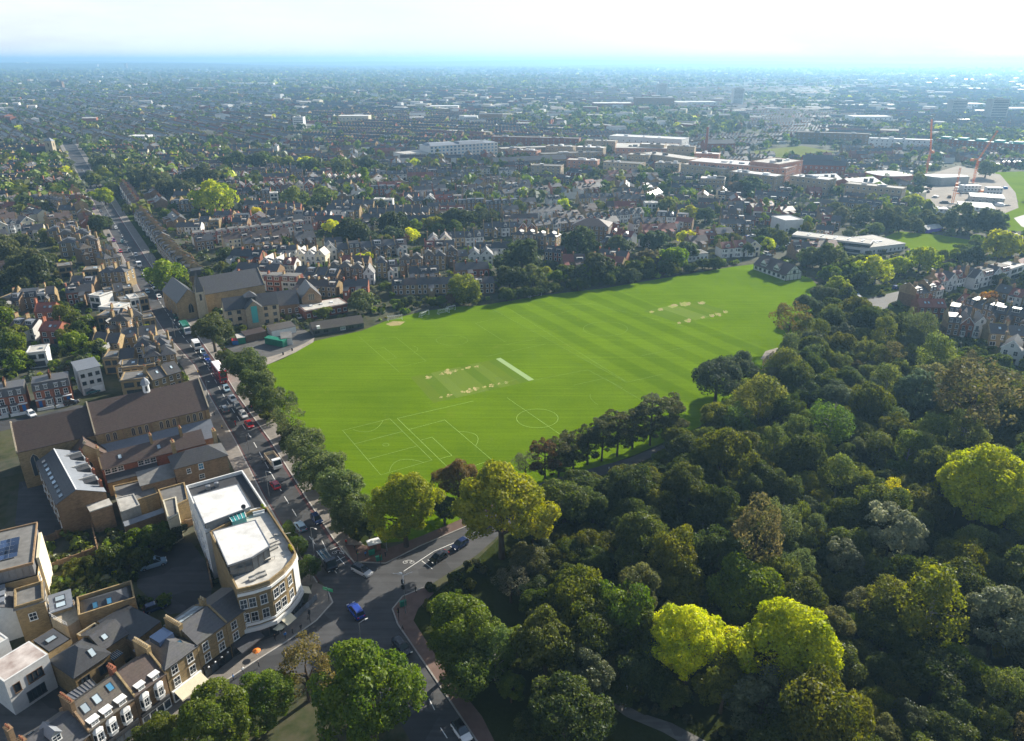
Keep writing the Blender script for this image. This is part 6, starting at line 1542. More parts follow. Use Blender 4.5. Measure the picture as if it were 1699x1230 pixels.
# (ground line left end, right end, kinds, name) in photo pixels
ROWS = [
 ((323, 409), (508, 388), 'w wb w w w wb wb w w w', 'in the red-attic terrace'),
 ((434, 454), (490, 457), 'wg wg wr', 'before the spired church trees'),
 ((393, 480), (494, 486), 'wb w wb w', 'behind the spired church'),
 ((491, 440), (541, 441), 'cg wg cg', 'beside the pale workshops'),
 ((490, 471), (560, 477), 'b2 bb b2 bb', 'behind the church chapel'),
 ((540, 432), (676, 421), 'wg b2 d b2 bb b2 wp', 'above the tall white gable'),
 ((545, 470), (584, 470), 'v2 v2', 'left of the tall white gable'), ((586, 473), (622, 472), 'v2 wg', 'by the hedge gardens'),
 ((626, 463), (661, 461), 'v wp', 'right of the tall white gable'), ((664, 456), (702, 455), 'v2 v2', 'above the clipped garden bushes'), ((704, 450), (740, 448), 'v2 v', 'above the garden trellis'), ((743, 442), (776, 440), 'v2 b', 'left of the weeping willow'), ((778, 441), (818, 440), 'wg wg', 'behind the weeping willow'),
 ((710, 415), (749, 414), 'wg cg', 'in the middle terraces'),
 ((740, 410), (803, 408), 'wd b wd wd', 'before the mansion block'), ((803, 393), (860, 392), 'b b2 wd b', 'behind the great hedge oak'), ((861, 393), (889, 392), 'r r', 'beside the mansion block'),
 ((889, 390), (972, 379), 'b b wd b b wd', 'leading to the mansion block'), ((975, 376), (1068, 366), 'wd', 'in the white gabled terrace'),
 ((850, 411), (922, 418), 'v v2 v2 v', 'behind the hedge oaks'), ((1008, 402), (1046, 408), 'wr wr', 'beside the red mansion block'),
 ((960, 341), (1030, 338), 'b', 'in the dark slate terrace'), ((1050, 386), (1100, 383), 'wd b wd', 'right of the white gabled terrace'), ((1088, 372), (1138, 376), 'd wd d', 'before the brown estate'), ((1070, 352), (1092, 352), 'm', 'by the sunlit end tree'),
 ((392, 322), (521, 318), 'r r cg r r r cg r', 'in the red gabled terrace'), ((422, 335), (462, 333), 'd d m', 'below the red gabled terrace'), ((388, 376), (440, 376), 'd r', 'by the vivid yellow tree'), ((315, 383), (365, 382), 'mb b mb', 'right of the main road'),
 ((443, 371), (490, 370), 'b2 b2 v', 'above the red-attic terrace'), ((487, 371), (548, 372), 'd wd b wd', 'by the yellow terrace tree'), ((302, 332), (334, 332), 'cg cg', 'left of the big bright lime'), ((285, 352), (332, 352), 'd d d', 'under the big bright lime'),
 ((296, 302), (352, 300), 'wd', 'behind the lime trees'), ((455, 291), (492, 290), 'b', 'beyond the red gabled terrace'), ((540, 308), (600, 308), 'r', 'in the middle red gables'), ((616, 326), (657, 324), 'rb rb rb', 'in the middle red mansards'),
 ((608, 300), (792, 296), 'b d b wd b b2 d b b wd b', 'in the long back terrace'), ((550, 352), (620, 352), 'b2 wd b2 b2', 'behind the dark spreading tree'), ((621, 345), (652, 345), 'm m', 'in the middle white infill'), ((668, 345), (702, 345), 'r b', 'above the dark terrace trees'),
 ((704, 344), (722, 344), 'wg', 'above the dark terrace trees'), ((723, 343), (768, 341), 'rr rr w', 'above the yellow-green terrace tree'), ((770, 333), (788, 332), 'cg', 'left of the stone villa'), ((790, 331), (820, 330), 'v v', 'right of the middle terraces'),
 ((760, 351), (804, 350), 'd', 'behind the small yellow tree'), ((806, 353), (860, 350), 'd', 'in the dark mansard terrace'), ((612, 367), (712, 366), 'b2', 'behind the tall dark terrace tree'), ((820, 335), (868, 330), 'wd b wd', 'beyond the stone villa'), ((846, 318), (880, 316), 'm wd', 'left of the brown estate'),
 ((874, 303), (919, 305), 'e', 'at the estate end'), ((922, 303), (957, 308), 'e e2 e', 'in the upper estate rows'), ((958, 317), (1002, 312), 'e rr e', 'in the red estate row'), ((1004, 305), (1048, 303), 'e e2 e', 'in the estate below the courts'), ((1022, 326), (1062, 330), 'e3', 'in the lower estate row'),
 ((1050, 302), (1092, 300), 'e3 e2 e3', 'in the back estate row'), ((1062, 317), (1102, 318), 'e2 e3 e2', 'in the mid estate row'), ((1113, 308), (1152, 308), 'e3 e2', 'before the brown courts'), ((1157, 346), (1192, 348), 'e', 'by the dark conical tree'), ((1190, 334), (1230, 336), 'e2 e3 e2', 'before the hospital tree'),
 ((1203, 352), (1245, 352), 'e3 e3 e2', 'below the hospital tree'), ((1248, 356), (1284, 353), 'e rr', 'right of the hospital tree'), ((1256, 342), (1290, 343), 'e3 e2', 'before the pink wing'), ((1205, 376), (1252, 377), 'e e2 e', 'above the school car park'), ((1252, 372), (1304, 376), 'e3 e e', 'behind the school'),
 ((1312, 353), (1362, 353), 'e2 e3 e2', 'before the brown block'), ((1340, 346), (1380, 350), 'e3', 'under the brown block'), ((1290, 326), (1314, 326), 'e2', 'at the foot of the pink wing'), ((1196, 428), (1260, 425), 'wr wr cg', 'behind the timbered pavilion'), ((1160, 405), (1215, 402), 'rr b', 'behind the field hedge'),
 # left of the main road, from the far end
 ((-6, 293), (40, 292), 'cg cg', 'far up the left edge'), ((-6, 317), (42, 316), 'wd wd', 'below the church tower'), ((72, 313), (106, 312), 'r r', 'by the shopping parade'), ((-8, 346), (46, 346), 'wg cg wg', 'at the left edge by the trees'), ((48, 346), (80, 348), 'v v', 'left of the red corner house'),
 ((82, 346), (100, 352), 'v', 'beside the red corner house'), ((102, 342), (130, 343), 'rr r', 'at the side-road corner'), ((-8, 392), (60, 381), 'cg wd cg', 'above the left trees'), ((98, 362), (140, 361), 'b b', 'before the dark roadside tree'),
 ((82, 405), (133, 401), 'v v', 'in the villas by the road bend'), ((100, 414), (152, 410), 'v2 v', 'in the second villa pair'), ((102, 428), (166, 423), 'v v2', 'in the third villa pair'), ((100, 463), (124, 460), 'mb', 'behind the pale modern roof'),
 ((142, 470), (168, 468), 'mb', 'right of the pale modern roof'), ((170, 478), (212, 479), 'v v', 'with arched white windows'), ((152, 512), (170, 514), 'm', 'behind the arched windows'), ((178, 507), (225, 500), 'mb b mb', 'in the roadside shops'), ((168, 533), (200, 536), 'm m', 'at the white roof terraces'), ((205, 523), (250, 515), 'mb m mb', 'in the second roadside shops'),
 ((187, 563), (218, 563), 'v2', 'behind the hipped roadside house'), ((205, 582), (262, 575), 'b b', 'before the hipped roadside house'), ((230, 612), (286, 606), 'v v', 'in the hipped roadside pair'), ((208, 640), (262, 632), 'mb', 'behind the church cupola'), ((258, 655), (305, 640), 'b b', 'between cupola and road'),
 ((5, 517), (36, 518), 'mb bb', 'among the left gardens'), ((36, 515), (66, 512), 'd', 'in the white left gardens pair'), ((64, 511), (95, 508), 'm b2', 'at the left gardens end'), ((22, 562), (60, 566), 'wp wp', 'in the lower left gardens'), ((62, 540), (95, 538), 'rr', 'in the red left gardens'), ((70, 570), (100, 571), 'rr', 'below the red gable'), ((50, 612), (82, 608), 'm', 'behind the Victorian pairs'),
 ((222, 557), (262, 550), 'v mb', 'at the first road gap'), ((238, 597), (282, 590), 'mb mb', 'at the second road gap'), ((246, 630), (298, 621), 'v v', 'above the cupola yard'), ((178, 456), (206, 450), 'v', 'beside the white van'), ((166, 441), (196, 436), 'mb v', 'above the white van'), ((166, 549), (204, 549), 'mb bb', 'behind the shop yards'), ((158, 592), (200, 591), 'b2 b2', 'behind the hipped villa yards'), ((176, 622), (226, 618), 'mb b2', 'right of the white block'), ((120, 490), (160, 488), 'b2 bb', 'in the gardens by the left wood'), ((152, 385), (186, 380), 'b mb', 'by the bend trees'), ((138, 440), (160, 436), 'v2', 'in the villa backs'), ((206, 660), (250, 655), 'mb', 'touching the cupola church'),
 # right edge
 ((1514, 510), (1562, 498), 'd b d wr', 'in the near right-hand row'), ((1554, 487), (1614, 475), 'wr wg wr wg', 'in the red-roofed right row'), ((1614, 481), (1672, 466), 'wg w wg w', 'in the upper right row'), ((1672, 467), (1715, 452), 'm wr', 'at the upper right edge'), ((1521, 529), (1566, 530), 'rr rr', 'next to the wood'),
 ((1568, 540), (1604, 546), 'd wd', 'by the wood edge'), ((1582, 519), (1640, 538), 'wr d b d', 'in the middle right row'), ((1640, 538), (1715, 553), 'bb', 'in the middle right end'), ((1567, 556), (1634, 562), 'd r wg', 'below the red tiled roof'), ((1655, 600), (1722, 614), 'wg', 'behind the brown chestnut'), ((1645, 502), (1715, 518), 'b wr b', 'by the orange-topped tree'), ((1636, 575), (1700, 580), 'b', 'above the white gables'),
 ]
for r_ in ROWS:
 k = r_[2].split()
 loc, rot, L = fit(r_[0], r_[1])
 n = len(k) if len(k) > 1 else max(1, round(L / 6.2))
 row(r_[0], r_[1], r_[2], r_[3], n=n)
# the two terraces that line the main road: their fronts turn to the road, so they are set out along it
def road_row(a, b_, keys, name, flip=False):
 A, Bp = U(*a), U(*b_); d = Bp - A; L = d.length; n = max(1, round(L / 6.4)); w = L / n; rot = math.atan2(d.y, d.x)
 keys = keys.split(); tot = {}
 for i in range(n):
  k = keys[i % len(keys)]; tot[k] = tot.get(k, 0) + 1
  put_house(k, xf(A, rot, i * w, 0), rot, w / 6.0, R.uniform(.95, 1.08), '%s, %s from far end %s' % (PK[k][4], ORD[tot[k] - 1], name), 'houses ' + name)
road_row((226, 366), (262, 412), 'wd b d', 'of the roadside terrace past the bend')
road_row((262, 418), (318, 478), 'd b d', 'of the terrace by the roadside green tree')
road_row((198, 318), (222, 356), 'b r b', 'of the far roadside terrace')
for i in range(11):   # parade on the other side, fronts to the road
 p = KL[2].lerp(KL[1], 0.12 + i * 0.068); q = (KL[1] - KL[2]).normalized()
 n_ = Vector((-q.y, q.x, 0));
 put_house(['rr', 'r', 'b', 'd'][i % 4], p + n_ * 7.5, math.atan2(q.y, q.x), 1.05, R.uniform(1.0, 1.15), '%s, %s from near end of the far shopping parade' % (PK[['rr', 'r', 'b', 'd'][i % 4]][4], ORD[i // 4]), 'houses of the far shopping parade')
AUTO = []
# ------------------------------------------------------------------ larger buildings that stand alone
def bigblock(name, label, a, b_, dep, h, wall, roof, nw, floors, par=0.5, ww=1.4, wh=1.5, fr='white_paint', cat='building', kind='wide', z0=1.0, sides=True, rk='flat', rh=2.5, gl='glass'):
 loc, rot, w = fit(a, b_); g = B(name, label, cat, loc, rot)
 fh = h / floors
 if rk == 'flat': g.block(w, dep, h, wall, par=par); g.roof('flat', roof)
 else: g.block(w, dep, h, wall, gable=rk if rk in 'xy' else None, rh=rh); g.roof(rk, roof, rh)
 g.wins('F', nw, [fh * k + z0 for k in range(floors)], ww, wh, kind, fr, gl)
 if sides:
  k = max(1, int(nw * dep / w)); g.wins('R', k, [fh * q + z0 for q in range(floors)], ww, wh, kind, fr, gl)
 return g, w
# church by the field with spire, chapel and flats
g = B('church', 'grey-roofed church with a pointed spire beside the field car park', 'church', U(331, 517), fit((340, 520), (418, 498))[1])
loc, rot, w = fit((345, 531), (475, 506)); g.o.location = loc; g.o.rotation_euler = (0, 0, rot)
g.block(30, 14, 9.5, 'stock_brick', 1, 9, gable='x', rh=6.5); g.roof('x', 'slate', 6.5); g.party(31, 'stone', .3)
g.block(11, 26, 8.5, 'stock_brick', -10.5, 6, gable='y', rh=5.5, name='hall_wall'); g.roof('y', 'dark_slate', 5.5); g.wins('L', 5, (1, 4.6), 1.0, 2.0, 'round', 'stone'); g.win('F', 5.5, 3, 2.2, 4.5, 'point', 'stone')
mb = MB(); mb.box(-2.4, 1.2, 3.5, 7.1, -.3, 12.5); tw = g.add('tower', mb, 'stone')
mb = MB(); mb.hull([(-2.4, 3.5, 12.5), (1.2, 3.5, 12.5), (1.2, 7.1, 12.5), (-2.4, 7.1, 12.5)], [(-.65, 5.25, 22), (-.55, 5.25, 22), (-.55, 5.35, 22), (-.65, 5.35, 22)]); g.add('spire', mb, 'slate', parent=tw)
for q in ((-2.4, 3.5), (1.2, 3.5), (-2.4, 7.1), (1.2, 7.1)): mb = MB(); mb.hull([(q[0] - .5, q[1] - .5, 0), (q[0] + .5, q[1] - .5, 0), (q[0] + .5, q[1] + .5, 0), (q[0] - .5, q[1] + .5, 0)], [(q[0] - .1, q[1] - .1, 15), (q[0] + .1, q[1] - .1, 15), (q[0] + .1, q[1] + .1, 15), (q[0] - .1, q[1] + .1, 15)]); g.add('pinnacle', mb, 'stone', parent=tw)
mb = MB(); mb.box(-1.1, -.1, 3.44, 3.5, 8.5, 11.5); g.add('louvre', mb, 'dark_frame', parent=tw)
g2, w = bigblock('flats', 'cream brick flats with a glazed stair bay under the grey church roof', (378, 549), (466, 536), 10, 9.2, 'pale_brick', 'slate', 6, 3, fr='dark_frame', rk='x', rh=4.2, ww=1.4, wh=1.4)
g2.block(7, 5, 9.6, 'pale_brick', w * .36, -3.5, gable='y', rh=3.2, name='bay'); g2.roof('y', 'slate', 3.2)
mb = MB(); mb.box(w * .36 + 2.2, w * .36 + 4.8, -3.62, -3.45, 3.0, 10.6); g2.add('stair_glazing', mb, 'teal_glass')
mb = MB(); mb.box(w * .36 + 1.5, w * .36 + 5.5, 2, 6, 10, 13.4); st = g2.add('stair_tower', mb, 'dark_frame'); mb = MB(); mb.hull([(w * .36 + .8, 1.4, 13.4), (w * .36 + 6.2, 1.4, 13.4), (w * .36 + 6.2, 6.6, 13.4), (w * .36 + .8, 6.6, 13.4)], [(w * .36 + 3.4, 3.9, 15.6), (w * .36 + 3.6, 3.9, 15.6), (w * .36 + 3.6, 4.1, 15.6), (w * .36 + 3.4, 4.1, 15.6)]); g2.add('tower_roof', mb, 'slate', parent=st)
loc, rot, w = fit((465, 526), (520, 519)); g = B('chapel', 'brown brick chapel with a gabled end joined to the spired church', 'church', loc, rot)
g.block(w - 6, 12, 5.5, 'brown_brick', gable='x', rh=5); g.roof('x', 'slate', 5); g.wins('F', 3, (1.6,), 1.2, 1.8)
g.block(9, 14, 7.5, 'brown_brick', w - 4.5, .5, gable='y', rh=5.0, name='gable_wall'); g.roof('y', 'slate', 5.0);
for u in (3.6, 4.5, 5.4): g.win('F', u, 6.2, .7, 3.0, 'point', 'stone')
g, w = bigblock('school_hall', 'single-storey red brick hall with a pale flat roof behind the clubhouse', (508, 531), (578, 518), 11, 4.2, 'red_brick', 'pale_felt', 7, 1, par=.25)
for k in range(3): mb = MB(); mb.box(4 + k * 5, 5.4 + k * 5, 5, 6.2, 4.3, 4.8); g.add('rooflight', mb, 'white_paint')
# the cricket clubhouse
loc, rot, w = fit((520, 558), (604, 545)); g = B('clubhouse', 'long dark timber clubhouse with a mossy brown roof at the field corner', 'clubhouse', loc, rot)
g.block(w, 7, 2.9, 'dark_frame', gable='x', rh=2.2); g.roof('x', 'old_tile', 2.2, ov=.5)
for k in range(6): g.win('F', w * (k + .5) / 6, .9, 2.0, 1.2, 'wide', 'white_paint' if k == 3 else 'dark_frame', 'glass' if k != 3 else 'pale_glass')
mb = MB(); mb.box(1.8, 3.2, -.3, 1, 2.95, 4.2); g.add('sign_board', mb, 'white_paint')
def shed(name, lab, cat, a, b_, d, h, wall, roof, rk='flat', rh=.8, extra=None):
 loc, rot, w = fit(a, b_); g = B(name, lab, cat, loc, rot)
 if rk == 'flat': g.block(w, d, h, wall); g.roof('flat', roof, ov=-.02) if False else g.roof('mono', roof, .15, ov=.1)
 else: g.block(w, d, h, wall, gable=rk if rk in 'xy' else None, rh=rh); g.roof(rk, roof, rh, ov=.15)
 if extra: extra(g, w)
 return g
plain('container_green', (0.012, 0.17, 0.10), 0.55, 0.4, var=0.15)
def ribs(g, w):
 for i in range(int(w / .5)): mb = MB(); mb.box(.2 + i * .5, .32 + i * .5, -.05, 0, .1, 2.4); g.add('rib', mb, 'container_green')
 g.blk = (0, 0, w, 2.5, 0, 2.6); mb = MB(); mb.box(w + .001, w + .05, .3, 2.2, .1, 2.4); g.add('door', mb, 'container_green')
shed('shipping_container', 'green steel shipping container beside the small white store', 'container', (440, 571), (470, 577), 2.6, 2.7, 'container_green', 'container_green', extra=ribs)
def logo(g, w):
 # a dark round badge with two strokes painted on the white end wall
 mb = MB(); mb.tube([(w + .01, 1.9, 2.0), (w + .05, 1.9, 2.0)], .55, 12); g.add('badge', mb, 'dark_frame'); mb = MB(); mb.box(w + .055, w + .07, 1.6, 2.2, 1.9, 2.05); mb.box(w + .056, w + .071, 1.85, 1.98, 1.6, 2.35); g.add('badge_mark', mb, 'white_paint')
 mb = MB(); mb.box(w + .003, w + .05, 3.2, 4.2, 0, 1.9); g.add('door', mb, 'white_paint')
shed('store', 'small white-walled store with a grey pitched roof by the field path', 'store', (468, 574), (486, 572), 6.0, 3.0, 'white_render', 'felt', 'mono', .7, logo)
shed('store', 'low grey-roofed store joined behind the small white store', 'store', (452, 560), (492, 552), 7, 2.8, 'white_render', 'old_tile', 'mono', .5)
shed('garage', 'dark brown wooden shed with a felt roof by the cream flats', 'shed', (409, 569), (443, 561), 5, 3.0, 'timber', 'brown_tile', 'mono', .5)
shed('shipping_container', 'small green steel container between skip and brown shed', 'container', (395, 572), (408, 570), 5, 2.7, 'container_green', 'pale_felt')
shed('skip', 'red and blue box skip in the car park', 'skip', (386, 573), (396, 572), 2.5, 1.9, 'blue_paint', 'red_plastic')
# pavilion at the far corner of the field
loc, rot, w = fit((1250, 447), (1303, 466)); g = B('pavilion_house', 'black and white timbered cricket pavilion with dormer gables at the far field corner', 'pavilion', loc, rot)
g.block(w, 11, 3.4, 'white_render', gable='x', rh=4.6); g.roof('x', 'brown_tile', 4.6, ov=.6)
for u in (w * .28, w * .68): g.dormer(u, .4, 4.2, 1.6, 4, 'white_render', 'gable', 'wide', rmat='brown_tile')
for k in range(9): mb = MB(); mb.box(w * k / 8 - .09, w * k / 8 + .09, -.06, -.005, 0, 3.4); g.add('timber', mb, 'black_paint')
mb = MB(); mb.box(0, w, -.07, -.006, 2.4, 2.6); g.add('timber', mb, 'black_paint'); mb = MB()
for y in (0.3, 2.7, 5.5, 8.3, 10.7): mb.box(w + .005, w + .06, y - .1, y + .1, 0, 3.4 + 4.4 * (1 - abs(y - 5.5) / 5.5))
mb.box(w + .006, w + .065, 0, 11, 3.2, 3.45); mb.box(w + .006, w + .065, 2.7, 8.3, 5.4, 5.6); g.add('timber', mb, 'black_paint'); g.wins('F', 7, (.9,), 1.6, 1.2, 'wide', 'black_paint'); g.win('R', 5.5, 3.7, 1.6, 1.3, 'wide', 'black_paint')
g, w = bigblock('bungalow', 'low white-windowed building with a flat roof above the field hedge', (1128, 436), (1174, 432), 9, 4.4, 'white_render', 'felt', 7, 1, par=.2)
# the mansion block and hospital
g, w = bigblock('mansion_block', 'four-storey brick mansion block with rows of white windows', (948, 404), (1008, 408), 16, 12.0, 'brown_brick', 'brown_tile', 8, 4, rk='hip', rh=3.5, kind='sash', ww=1.1, wh=1.6)
g, w = bigblock('office_block', 'long white and blue glazed block with a curved grey roof', (714, 265), (826, 257), 30, 15, 'white_render', 'lead', 18, 4, par=.2, ww=2.6, wh=2.2, gl='blue_glass', z0=.9)
for k in range(2): mb = MB(); mb.hull([(2 + k * 40, 4, 15.2), (38 + k * 40, 4, 15.2), (38 + k * 40, 26, 15.2), (2 + k * 40, 26, 15.2)], [(4 + k * 40, 10, 17.5), (36 + k * 40, 10, 17.5), (36 + k * 40, 20, 17.5), (4 + k * 40, 20, 17.5)]); g.add('plant_roof', mb, 'lead')
for k in range(9): mb = MB(); mb.box(w * (k + .5) / 9 - .3, w * (k + .5) / 9 + .3, -.5, 0, 0, 14.6); g.add('pier', mb, 'white_paint')
g, w = bigblock('office_block', 'low white shed roof in front of the blue glazed block', (672, 268), (716, 264), 26, 8, 'white_render', 'pale_felt', 6, 2)
HOSP = [('hospital_wing', 'long pink brick hospital wing with a white flat roof', (1140, 297), (1300, 312), 34, 15, 'pink_brick', 'white_roof', 20, 4), ('hospital_wing', 'pink hospital end block with blue-framed windows', (1288, 311), (1327, 303), 30, 18, 'pink_brick', 'pale_felt', 5, 4),
 ('hospital_wing', 'brown five-storey hospital block below the pink wing', (1208, 312), (1282, 322), 16, 13, 'pale_brick', 'white_roof', 8, 4), ('hospital_wing', 'brown hospital block at the left foot of the pink wing', (1128, 296), (1200, 306), 16, 12, 'pale_brick', 'pale_felt', 9, 3),
 ('court_block', 'flat brown block beside the pale pointed roofs', (1308, 318), (1370, 326), 16, 12, 'pale_brick', 'white_roof', 7, 3), ('court_block', 'flat brown block nearest the school trees', (1398, 330), (1492, 340), 14, 11, 'pale_brick', 'pale_felt', 10, 3),
 ('court_block', 'long tan block behind the brown estate roofs', (1000, 288), (1062, 292), 18, 10, 'pale_brick', 'felt', 9, 3), ('court_block', 'stepped tan block in the middle of the hospital site', (1062, 275), (1140, 288), 22, 12, 'pale_brick', 'pale_felt', 10, 3),
 ('court_block', 'tan flat-roofed row right of the blue glazed block', (832, 262), (935, 258), 16, 9, 'pale_brick', 'pale_felt', 14, 3), ('court_block', 'second tan row behind the slate terrace', (900, 272), (1000, 268), 16, 9, 'pale_brick', 'felt', 14, 3),
 ('court_block', 'slate-roofed brick terrace before the tan rows', (820, 282), (940, 276), 11, 7, 'brown_brick', 'slate', 18, 2), ('hospital_wing', 'broad hospital deck with glittering white roof plant', (1020, 264), (1130, 266), 60, 11, 'pink_brick', 'pale_felt', 12, 3),
 ('hospital_wing', 'red brick wing behind the tan rows', (815, 243), (960, 247), 18, 11, 'red_brick', 'felt', 16, 3), ('hospital_wing', 'white-roofed hospital hall beyond the glittering deck', (1010, 243), (1130, 250), 30, 12, 'white_render', 'white_roof', 12, 2),
 ('hospital_house', 'dark red brick Victorian hospital range', (1262, 292), (1400, 297), 13, 11, 'red_brick', 'slate', 16, 3), ('hospital_house', 'dark red brick gabled house by the tall chimney', (1168, 258), (1218, 257), 14, 12, 'red_brick', 'slate', 6, 3), ('hospital_house', 'small red brick house by the pale pointed roofs', (1330, 283), (1380, 284), 12, 10, 'red_brick', 'slate', 6, 3),
 ('court_block', 'teal-topped brick flats behind the cranes', (1550, 250), (1700, 262), 16, 13, 'red_brick', 'teal_roof', 18, 4), ('court_block', 'white and grey flats left of the teal-topped flats', (1440, 246), (1545, 250), 16, 11, 'white_render', 'lead', 12, 3), ('court_block', 'long brown flats beyond the meadow', (1320, 236), (1440, 240), 16, 12, 'brown_brick', 'felt', 14, 3)]
for i, (x, y, x2, h) in enumerate([(850, 268, 890, 11), (905, 262, 950, 12), (955, 264, 1000, 12), (880, 290, 930, 8), (940, 284, 990, 10), (1060, 262, 1100, 14), (1105, 268, 1150, 15), (1040, 278, 1075, 12), (1150, 280, 1190, 14), (1085, 292, 1125, 11), (970, 250, 1020, 11), (1160, 318, 1200, 10)]):
 HOSP.append(('court_block', '%s tan stacked court block from the left on the hospital site' % ORD[i], (x, y), (x2, y + 2), 15, h, 'pale_brick' if i % 4 else 'pink_brick', ['felt', 'pale_felt', 'white_roof'][i % 3], 6, 3))
for nm, lab, a, b_, dp, h, wl, rf, nw, fl in HOSP:
 h *= 1.15
 sl = rf == 'slate'
 g, w = bigblock(nm, lab, a, b_, dp, h, wl, rf, nw, fl, rk='x' if sl else 'flat', rh=4, kind='sash' if sl else 'wide')
 if not sl:
  for k in range(R.randint(2, 5)): q = R.uniform(.08, .8) * w; mb = MB(); mb.box(q, q + R.uniform(2, 6), dp * .3, dp * .3 + R.uniform(2, 5), h + .1, h + R.uniform(.8, 2.6)); g.add('roof_plant', mb, R.choice(['white_paint', 'lead', 'felt', 'white_roof']))
 if rf == 'teal_roof':
  for k in range(5): mb = MB(); mb.box(w * (k + .2) / 5, w * (k + .65) / 5, 1, dp - 1, h + .1, h + 2.8); g.add('roof_storey', mb, 'teal_roof')
# chimney of the hospital, pale pointed roofs, round-ended hall
o = U(1170, 258); mb = MB(); mb.tube([(0, 0, 0), (0, 0, 33)], [1.9, 1.3], 10); mb.tube([(0, 0, 32), (0, 0, 33.6)], [1.7, 1.7], 10); t = thing('factory_chimney', 'tall brick boiler chimney beside the red Victorian house', 'chimney', o); obj('stack', mb, M['red_brick'], t); mb = MB(); mb.box(-2.6, 2.6, -2.6, 2.6, -.2, 3); obj('plinth', mb, M['red_brick'], t)
for lab, a, b_, dp in (('pale folded roof between the pink wing and the dark hall', (1352, 314), (1400, 312), 30), ('pale folded roof with two dark vents before the teal-glazed hall', (1420, 322), (1468, 318), 32)):
 loc, rot, w = fit(a, b_); g = B('folded_roof_hall', lab, 'building', loc, rot); g.block(w, dp, 6, 'red_brick', gable='x', rh=5); g.roof('x', 'white_roof', 5, ov=1)
 for k in range(2): mb = MB(); mb.box(w * .45 + k * 7, w * .45 + 2.4 + k * 7, 6, 8.5, 7, 11.5); g.add('vent', mb, 'dark_frame')
loc, rot, w = fit((1464, 312), (1520, 310)); g = B('sports_hall', 'teal-glazed hall with an orange band and white flat roof', 'building', loc, rot)
mb = MB(); el = [(w / 2 + w / 2 * math.copysign(abs(math.cos(t)) ** .6, math.cos(t)), 18 + 18 * math.copysign(abs(math.sin(t)) ** .6, math.sin(t))) for t in [i * math.pi / 12 for i in range(24)]]
mb.prism(el, -.3, 5.6); g.add('glazing', mb, 'teal_glass'); mb = MB(); mb.prism([(w / 2 + (x - w / 2) * 1.03, 18 + (y - 18) * 1.03) for x, y in el], 5.6, 10); g.add('band', mb, 'terracotta'); mb = MB(); mb.prism([(w / 2 + (x - w / 2) * .98, 18 + (y - 18) * .98) for x, y in el], 10, 10.4); g.add('roof', mb, 'white_roof')
# the school by the right-hand trees
g, w = bigblock('school', 'long two-storey school with white window bands and pale flat roofs', (1312, 408), (1440, 424), 13, 7, 'white_render', 'pale_felt', 20, 2, ww=2.4, wh=1.5, fr='dark_frame', par=.25)
for k in range(12): mb = MB(); mb.box(8 + (k % 6) * 8, 9.4 + (k % 6) * 8, 4 + 4 * (k // 6), 5.4 + 4 * (k // 6), 7.1, 7.6); g.add('rooflight', mb, 'white_paint')
g, w = bigblock('school', 'white-fronted school hall rising behind the long school', (1300, 386), (1330, 384), 16, 8, 'white_render', 'white_roof', 3, 1)
g, w = bigblock('school', 'low pale school wing with scattered rooflights by the lawn', (1432, 424), (1500, 416), 26, 4.5, 'white_render', 'pale_felt', 10, 1, par=.2)
for k in range(9): mb = MB(); mb.box(6 + (k % 5) * 4, 7.6 + (k % 5) * 4, 9 + 5 * (k // 5), 10.6 + 5 * (k // 5), 4.6, 5.2); g.add('rooflight', mb, 'white_paint')
loc, rot, w = fit((1538, 387), (1564, 383)); t = thing('marquee', 'purple and white marquee on the small lawn', 'tent', loc, rot)
mb = MB(); mb.hull([(0, 0, 2.2), (w, 0, 2.2), (w, 8, 2.2), (0, 8, 2.2)], [(.5, 3.9, 4.4), (w - .5, 3.9, 4.4), (w - .5, 4.1, 4.4), (.5, 4.1, 4.4)]); obj('roof', mb, M['white_roof'], t); mb = MB(); mb.box(.1, w - .1, .1, 7.9, 0, 2.19); obj('wall', mb, M['tent_purple'], t)
# the building site and its cranes
def crane(px, py, h, jib, lab, rot, el):
 t = thing('tower_crane', lab, 'crane', U(px, py), rot, 'orange cranes'); s = .75
 def lattice(mb, a, b_, s, n):
  a, b_ = Vector(a), Vector(b_); d = (b_ - a).normalized(); u = d.cross(Vector((0, 1, 0)) if abs(d.y) < .9 else Vector((1, 0, 0))).normalized() * s; v = d.cross(u)
  c = [u + v, u - v, -u - v, -u + v]
  for q in c: mb.tube([a + q, b_ + q], .17, 4)
  for k in range(n):
   for j in range(4): mb.tube([a.lerp(b_, k / n) + c[j], a.lerp(b_, (k + 1) / n) + c[(j + 1) % 4]], .1, 3)
 mb = MB(); lattice(mb, (0, 0, 0), (0, 0, h), s, int(h / 2.2)); obj('mast', mb, M['orange_paint'], t)
 mb = MB(); q = (jib * math.cos(el), 0, h + 1 + jib * math.sin(el)); lattice(mb, (0, 0, h + 1), q, .5, int(jib / 2.4)); obj('jib', mb, M['orange_paint'], t)
 mb = MB(); lattice(mb, (0, 0, h + 1), (-8, 0, h + 1), .5, 4); mb.box(-9.5, -6.5, -1, 1, h - .6, h + 1.6); obj('counter_jib', mb, M['orange_paint'], t)
 mb = MB(); mb.box(-.9, .9, -2.2, -.9, h - .4, h + 1.6); obj('cab', mb, M['white_paint'], t); mb = MB(); mb.box(-3, 3, -3, 3, -.2, .6); obj('base', mb, M['concrete'], t)
